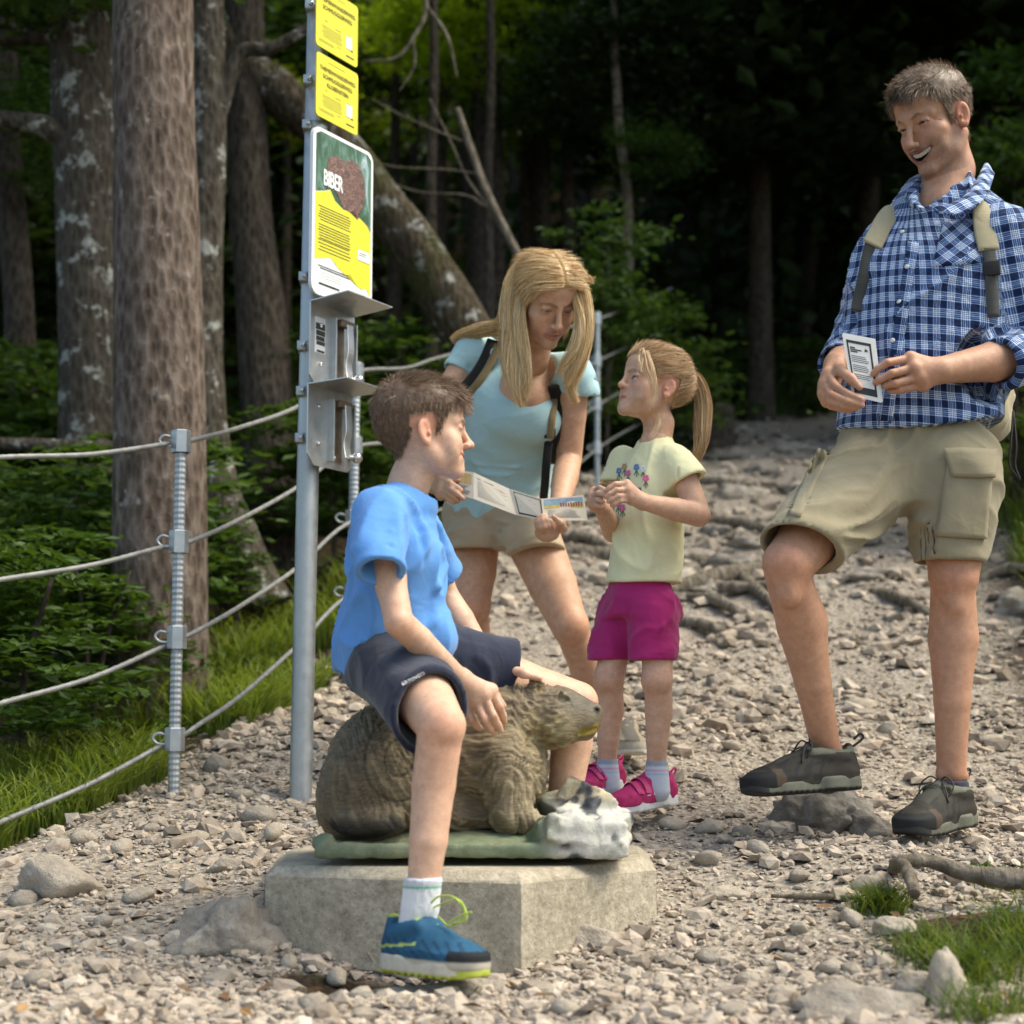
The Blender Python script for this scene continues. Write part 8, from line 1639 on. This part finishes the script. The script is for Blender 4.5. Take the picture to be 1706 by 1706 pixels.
    for k in range(4):
        m = MB(); m.add(*rc(k, 0, 0, 1, 1, 0, -.0006)); pn = m.build("map_panel", MPp, mp, False)
        m = MB(); r_ = np.random.default_rng(k)
        if k == 0:
            m.add(*rc(k, .25, .08, .92, .48)); m.build("picture", MO, pn, False); m = MB()
            for i in range(8): m.add(*rc(k, .2, .56 + i * .045, .2 + r_.uniform(.5, .7), .57 + i * .045))
        elif k == 1:
            m.add(*rc(k, .10, .16, .55, .185))
            for i in range(13): m.add(*rc(k, .10, .26 + i * .048, .10 + r_.uniform(.6, .78), .269 + i * .048))
        elif k == 2:
            for q in ((.12, .06, .98, .09), (.12, .06, .155, .90), (.945, .06, .98, .90), (.12, .86, .98, .93)): m.add(*rc(k, *q))
            for i in range(7): m.add(*rc(k, .22, .24 + i * .06, .22 + r_.uniform(.4, .6), .247 + i * .06))
        else:
            m.add(*rc(k, .05, .06, .97, .32)); m.build("picture_sky", MBl, pn, False); m = MB(); m.add(*rc(k, .05, .32, .97, .46)); m.build("picture_meadow", MY, pn, False); m = MB()
            for i in range(9): u_ = .42 + i * .06; m.add(*rc(k, u_, .24 + .05 * r_.random(), u_ + .035, .42, .0010, .0007))
            m.build("picture_people", MR, pn, False); m = MB()
            for i in range(7): m.add(*rc(k, .12, .56 + i * .05, .12 + r_.uniform(.55, .75), .566 + i * .05))
        m.build("printed_lines", MI, pn, False)
    return wom
woman = build_woman()
# ================================================================== the girl with the ponytail
SK_GIRL = (.60, .37, .26)
def build_girl():
    base = np.array([.29, 4.22, .26]); f = nrm([-.72, -.69, 0]); lf = np.array([.69, -.72, 0])      # lf: her left, towards us and right
    J = dict(shL=P(1130, 768, 4.135), elL=P(1164, 858, 4.10), wrL=P(1071, 836, 4.005), shR=P(1040, 768, 4.27), elR=P(1022, 885, 4.26), wrR=P(1003, 846, 4.09), hipL=P(1092, 1000, 4.17), knL=P(1096, 1135, 4.13), anL=P(1094, 1275, 4.17), hipR=P(1035, 1000, 4.25), knR=P(1016, 1132, 4.22), anR=P(1012, 1272, 4.26), neck=P(1094, 735, 4.20))
    hd = Head(P(1088, 646, 4.19), (-.87, -.40, .22), (.1, 0, 1), .87, child=1.0, mw=.0235, smile=.0, eye=.0050, jaw=.88, lips=1.0, nose=.85, nosey=-.004, brow=.7, gaze=(-.05, .35))
    V, Fq, c = hd.build(J['neck'] + [0, 0, -.01], .036, SK_GIRL, (.42, .12, .11), (.34, .22, .13), blush=.35, lash=.75, neck_mid=P(1098, 705, 4.20)); parts = [(V, Fq, c)]
    kn = [P(1044, 806, 3.985), P(1046, 816, 3.98), P(1048, 826, 3.983), P(1051, 834, 3.99)]
    fg = [[P(1026, 806, 3.97), P(1014, 813, 3.97), P(1009, 818, 3.972)], [P(1028, 816, 3.965), P(1015, 823, 3.965), P(1009, 829, 3.968)], [P(1030, 826, 3.967), P(1018, 832, 3.967), P(1013, 836, 3.97)], [P(1034, 834, 3.972), P(1024, 839, 3.972), P(1019, 842, 3.975)]]
    g = gridfor([J['shL'], J['elL'], J['wrL'], P(1000, 850, 3.96), P(1040, 795, 4.0)], .05, .0027); limb(g, [J['shL'], J['elL']], [.034, .029]); limb(g, [J['elL'], J['elL'] * .6 + J['wrL'] * .4, J['wrL']], [.0295, .0285, .019], .012)
    hand(g, J['wrL'], .020, kn, fg, [P(1050, 812, 4.02), P(1030, 812, 4.01), P(1013, 817, 4.0)], .0066, .0105, .006); V, Fq, _ = fin(g); parts.append((V, Fq, skin_paint(V, SK_GIRL, [(J['elL'], .03, .35)] + [(q, .01, .35) for q in kn] + [(q[2], .008, .3) for q in fg])))
    kn = [P(990, 818, 4.06), P(987, 826, 4.055), P(986, 835, 4.055), P(988, 843, 4.06)]
    fg = [[P(999, 812, 4.03), P(1008, 815, 4.01)], [P(996, 821, 4.02), P(1006, 825, 4.0)], [P(995, 832, 4.02), P(1006, 836, 4.005)], [P(996, 842, 4.03), P(1005, 845, 4.015)]]
    g = gridfor([J['shR'], J['elR'], J['wrR'], P(980, 855, 4.0)], .05, .0030); limb(g, [J['shR'], J['elR']], [.034, .029]); limb(g, [J['elR'], J['wrR']], [.0285, .020], .012); hand(g, J['wrR'], .020, kn, fg, [P(998, 830, 4.05), P(1004, 822, 4.02), P(1009, 818, 4.0)], .0066, .0105, .006); V, Fq, _ = fin(g); parts.append((V, Fq, skin_paint(V, SK_GIRL, [(q, .01, .3) for q in kn])))
    for kx in 'LR':
        hp, knn, an = J['hip' + kx], J['kn' + kx], J['an' + kx]; g = gridfor([hp, knn, an], .08, .0042); limb(g, [hp * .4 + knn * .6, knn], [.040, .036], .02); g.u(ell(knn + [-.008, -.008, 0], (.030, .028, .034)), k=.02); limb(g, [knn, knn * .64 + an * .36 + [.004, .008, 0], knn * .3 + an * .7, an], [.033, .034, .027, .023], .02); V, Fq, _ = fin(g); parts.append((V, Fq, skin_paint(V, SK_GIRL, [(knn + [-.02, -.02, 0], .035, .3)])))
    g = gridfor([J['neck'], J['shR'], J['shL'], J['hipR'], J['hipL']], .09, .010); g.u(cap(J['neck'], (J['hipR'] + J['hipL']) / 2, .042, .050), cap(J['shR'], J['shL'], .024, .024), cap(J['hipR'] - [0, 0, .03], J['hipL'] - [0, 0, .03], .030), k=.02); V, Fq, _ = fin(g); parts.append((V, Fq, np.tile(SK_GIRL, (len(V), 1))))
    V, Fq, c = join_parts(parts); gl = mk("person", V, Fq, M_SKIN, None, True, col=c, base=base); tag(gl, "little girl with a blonde ponytail in a pale yellow T-shirt looking up", "person"); hd.eyes(gl, (.12, .15, .15))
    # hair pulled back to a ponytail
    tie = P(1147, 622, 4.22); tl = hd.loc(tie); hl = [(-.13, -.070), (-.085, -.062), (-.06, -.05), (-.044, -.03), (-.036, .022), (.010, .030), (.018, .004), (.030, .010), (.042, .034), (.060, .056), (.080, .070), (.10, .078)]
    a = hd.scalp(hl, seed=10); m = MB(); m.add(*hd.hair_cap(gl, a, (.42, .26, .13), thick=.005, feather=.016, seed=12, bump=.0012, freq=50))
    flow = lambda pl, r: (tl - pl) / np.linalg.norm(tl - pl, axis=1, keepdims=True)
    for sd, n, colr in ((41, 3600, (.40, .24, .115)), (42, 3600, (.58, .38, .20)), (43, 1800, (.74, .54, .33))): m.add(*combed(hd, a, n, flow, lambda pl, r: np.minimum(np.linalg.norm(tl - pl, axis=1) * .6, .05) * r.uniform(.6, 1.1, len(pl)), colr, sd, seg=5, lift=.08, width=.0009, jit=.05, colvar=.25, off=.018))
    tail = [tie + [-.012, 0, .004], P(1160, 632, 4.22), P(1172, 668, 4.22), P(1170, 710, 4.21), P(1166, 745, 4.20), P(1158, 772, 4.20)]; rd = [.010, .016, .020, .019, .013, .004]
    m.addf(*lock_core(tail, rd, None, 18, .8), c=(.32, .19, .085))
    for q, (colr, n) in enumerate((((.36, .21, .095), 420), ((.56, .36, .18), 380), ((.76, .57, .34), 160))): m.add(*lock_strands(tail, rd, n, colr, 400 + q, 18, .0014, .8, 1.15, .25, .25, .006, 1.2))
    for i, w_ in enumerate(([P(1070, 580, 4.11), P(1076, 610, 4.10), P(1084, 640, 4.10), P(1082, 665, 4.10)], [P(1078, 585, 4.11), P(1088, 620, 4.10), P(1090, 655, 4.10), P(1080, 690, 4.11)], [P(1100, 690, 4.13), P(1096, 705, 4.13), P(1084, 730, 4.12)], [P(1070, 582, 4.12), P(1066, 600, 4.10), P(1068, 622, 4.09)])): m.add(*lock_strands(w_, [.005, .006, .005, .003][:len(w_)], 26, (.66, .46, .26), 450 + i, 14, .0011, .8, 1.2, .3, .2, .004, 1.5))
    r = np.random.default_rng(5); m.build("hair", M_HAIR, gl, False)
    g = gridfor([tie], .03, .0022); x_, y_, z_ = frame_from(nrm(tail[1] - tail[0])); tor = tube(tie + .0125 * np.array([np.cos(t) * x_ + np.sin(t) * y_ for t in np.linspace(0, 6.283, 20)]), .0055, 8, False); mk("hair_tie", tor[0], tor[2], simple("pink_elastic", (.60, .42, .48), .8), gl)
    # T-shirt
    pel = P(1072, 975, 4.215); top = P(1092, 728, 4.20); ax = top - pel; Lz = np.linalg.norm(ax); az = ax / Lz; hL = P(1149, 800, 4.11); hR = P(1026, 806, 4.28)
    g = gridfor([pel, top, hL, hR, J['shL'], J['shR']], .10, .0036)
    g.u(loft(pel, ax, lf, [(0, 0, 0, .100, .092), (.08, 0, 0, .094, .085), (.17, 0, 0, .094, .080), (.25, 0, 0, .100, .078), (.30, 0, 0, .092, .066), (.335, 0, 0, .066, .052), (.36, 0, 0, .046, .044), (Lz + .006, 0, 0, .040, .040)]), k=.01)
    g.u(cap(J['shL'] - [.01, -.01, -.006], hL, .042, .046), k=.03); g.u(cap(J['shR'], hR, .042, .044), k=.03); dL = nrm(J['elL'] - J['shL'] + [.0, 0, .01]); dR = nrm(J['elR'] - J['shR']); pcut(g, hL, nrm(dL + [.1, 0, -.1]), .075); g.s_(cap(hL + dL * .03, hL - dL * .02, .035, .030), k=.003); pcut(g, hR, dR, .07); g.s_(cap(hR + dR * .03, hR - dR * .03, .036, .034), k=.003)
    g.s_(ell(P(1090, 720, 4.185), (.046, .046, .026), rot_axes((1, 0, .35), (0, 1, 0), (-.35, 0, 1))), k=.006)
    hz = P(1070, 970, 4.15)[2]; g.d = np.maximum(g.d, (hz - g.ax[2])[None, None, :] + 0 * g.d)
    V, Fq, N = fin(g); V = fold_disp(V, N, .0032, 13, (-.3, .2, .9), 2.5, 51, mask=sstep(0, .04, V[:, 2] - hz) * hem_mask(V, [(hL, nrm(dL + [.1, 0, -.1]), .075), (hR, dR, .07), (P(1090, 722, 4.19), (0, 0, 1), .07)])); N = vnormals(V, Fq); V = creases(V, N, [(P(1120, 790, 4.1), P(1085, 880, 4.08), .005, .012), (P(1115, 830, 4.1), P(1112, 915, 4.1), .005, .010), (P(1060, 880, 4.1), P(1105, 912, 4.1), -.004, .012), (P(1030, 860, 4.15), P(1045, 920, 4.12), .004, .012), (P(1128, 770, 4.08), P(1128, 800, 4.08), -.004, .006), (P(1095, 850, 4.1), P(1125, 880, 4.1), .004, .008)])
    MY = cloth_mat("pale_yellow_jersey", (.74, .70, .43), weave=1000, wb=.15, var=.04); sh = mk("t_shirt", V, Fq, MY, gl); b = bvh_of(V, Fq)
    # printed flowers: a heart of blossoms on the chest
    cols = {'b': (.10, .20, .42), 'o': (.45, .25, .08), 'p': (.62, .12, .28), 'w': (.72, .74, .74), 'g': (.10, .17, .09), 'n': (.07, .10, .28)}; mats = {k: simple("print_" + n_, cols[k], .8, var=.1, nscale=80) for k, n_ in (('b', 'blue'), ('o', 'ochre'), ('p', 'pink'), ('w', 'white'), ('g', 'leaf_green'), ('n', 'navy'))}
    for u, v, k in ((1032, 785, 'b'), (1041, 778, 'o'), (1047, 789, 'p'), (1061, 779, 'b'), (1072, 781, 'w'), (1076, 797, 'p'), (1065, 818, 'n'), (1024, 838, 'n'), (1031, 840, 'p'), (1038, 846, 'p')):
        m = MB(); fl = MB(); ok = True
        for i in range(5):
            a_ = i * 1.257 + .3; h, n_ = cast(b, u + 3.6 * math.cos(a_) * .8, v + 3.6 * math.sin(a_), 4.1)
            if h is None: ok = False; break
            x_, y_, z_ = frame_from(n_); t = np.arange(9) * 2 * math.pi / 9; Vd = h + n_ * .0022 + .0044 * (np.outer(np.cos(t), x_) + np.outer(np.sin(t), y_)); m.add(np.concatenate([Vd, [h + n_ * .0030]]), np.array([[j, (j + 1) % 9, 9] for j in range(9)]))
        if ok:
            fo = m.build("printed_flower", mats[k], sh, False); m = MB()
            for (du, dv) in ((0, 12), (-4, 9), (4, 9)):
                pts = [cast(b, u + du * t, v + 4 + (dv) * t, 4.1) for t in (0, .5, 1)]
                if all(p[0] is not None for p in pts): m.addf(*tube(np.array([p[0] + p[1] * .0012 for p in pts]), .0011, 5))
            if m.V: m.build("printed_stem", mats['g'], sh, False)
    # shorts
    MS = cloth_mat("magenta_cotton", (.36, .018, .13), weave=800, wb=.3, var=.08); sL = P(1086, 1100, 4.145); sR = P(1008, 1100, 4.23)
    g = gridfor([J['hipL'], J['hipR'], sL, sR], .10, .0040); g.u(loft(P(1068, 1000, 4.21), np.array([0, 0, 1.]), lf, [(-.04, 0, 0, .100, .085), (.005, 0, 0, .094, .080), (.05, 0, 0, .078, .066)]), k=.02); dn = np.array([0, 0, -1.])
    g.u(cap(P(1090, 1024, 4.17), sL + dn * .03, .064, .060), k=.025); g.u(cap(P(1036, 1024, 4.25), sR + dn * .03, .060, .052), k=.025); pcut(g, sL, dn, .10); pcut(g, sR, dn, .085); g.s_(cap(sL + dn * .04, sL - dn * .02, .044, .036), cap(sR + dn * .04, sR - dn * .02, .036, .030), k=.003)
    V, Fq, N = fin(g); V = fold_disp(V, N, .004, 11, (.2, 0, 1), 2.2, 53, mask=hem_mask(V, [(sL, dn, .10), (sR, dn, .085)])); N = vnormals(V, Fq); V = creases(V, N, [(P(1045, 1000, 4.13), P(1046, 1085, 4.13), -.006, .010), (P(1110, 1000, 4.1), P(1100, 1090, 4.08), .004, .010), (P(1055, 1090, 4.09), P(1118, 1092, 4.09), -.0025, .004), (P(982, 1088, 4.2), P(1040, 1090, 4.18), -.0025, .004)]); mk("shorts", V, Fq, MS, gl)
    # socks and shoes
    MK = cloth_mat("striped_sock_knit", (.5, .5, .5), useattr=True, weave=600, wb=.4); MW = simple("white_stripe", (.74, .74, .74), .6, var=.03)
    for kx, heel, toe in (('L', P(1122, 1340, 4.235), P(1014, 1358, 4.09)), ('R', P(1034, 1318, 4.345), P(955, 1332, 4.19))):
        an = J['an' + kx]; g = gridfor([an, an - [0, 0, .07]], .05, .0032); g.u(cap(an + [0, 0, .012], an - [0, 0, .06], .0265, .033), k=.01); g.cut(an + [0, 0, .012], (0, 0, 1)); V, Fq, N = fin(g); z = an[2] + .012 - V[:, 2]; c = np.tile([.52, .54, .60], (len(V), 1)); c[(z < .012)] = (.30, .32, .38); c[np.abs(z - .024) < .002] = (.55, .30, .40); c[np.abs(z - .034) < .002] = (.35, .45, .60); c[np.abs(z - .043) < .0015] = (.6, .5, .3); mk("sock", V, Fq, MK, gl, col=c)
        fw = nrm(toe - heel); L = np.linalg.norm(toe - heel)
        def uc(Vl): c_ = np.tile([.47, .030, .135], (len(Vl), 1)); c_[vnoise(Vl * 70, 5) > .35] = (.40, .022, .11); return c_
        s_, w = shoe(gl, heel, fw, (0, 0, 1), L, .078, .078, an, uc, M_SOLE, M_UPPER, None, 'pink'); b3 = bvh_obj(s_)
        m = MB()
        for i in range(3):      # three slanted stripes on the side facing us
            y0 = L * (.30 + .11 * i); q = []
            for yy, zz in ((y0, .036), (y0 + L * .055, .036), (y0 + L * .02, .068 - .006 * i), (y0 - L * .035, .068 - .006 * i)):
                for sx in (-1, 1):
                    pass
                o_ = w(np.array([-.08, yy, zz])); d_ = w(np.array([0, yy, zz])) - o_; h, n_, _, _ = b3.ray_cast(Vector(o_), Vector(nrm(d_))); 
                q.append(np.array(h) - nrm(d_) * .0012 if h is not None else w(np.array([-.036, yy, zz])))
            q = np.array(q); m.add(np.concatenate([q, q + nrm(w(np.array([.0, 0, 0])) - w(np.array([-.08, 0, 0]))) * .002]), np.array([[0, 1, 2, 3], [7, 6, 5, 4], [0, 4, 5, 1], [1, 5, 6, 2], [2, 6, 7, 3], [3, 7, 4, 0]]))
        m.build("stripes", MW, s_, False)
        MP_ = simple("pink_strap", (.52, .035, .15), .6, var=.06); 
        for i, yy in enumerate((L * .50, L * .62)):
            arc_ = []
            for t in np.linspace(-1, 1, 13):
                o_ = np.array([0, yy - .012 * t, .028]); tgt = o_ + np.array([math.sin(t * 1.25), 0, math.cos(t * 1.25)]) * .12; d_ = w(o_) - w(tgt); h, n_, _, _ = b3.ray_cast(Vector(w(tgt)), Vector(nrm(d_))); 
                if h is not None: arc_.append(np.array(h) - nrm(d_) * .0028)
            if len(arc_) > 4: V, F3, F4 = strip3d(arc_, .019, fw, .0025); mk("hook_strap", V, [F3, F4], MP_, s_)
        V, F3, F4 = tube(smooth_path([w(np.array(q)) for q in ([0, .003, .066], [0, -.014, .078], [0, -.014, .090], [0, .002, .080])], 12), .003, 6); mk("heel_loop", V, [F3, F4], MP_, s_)
    return gl
girl = build_girl()
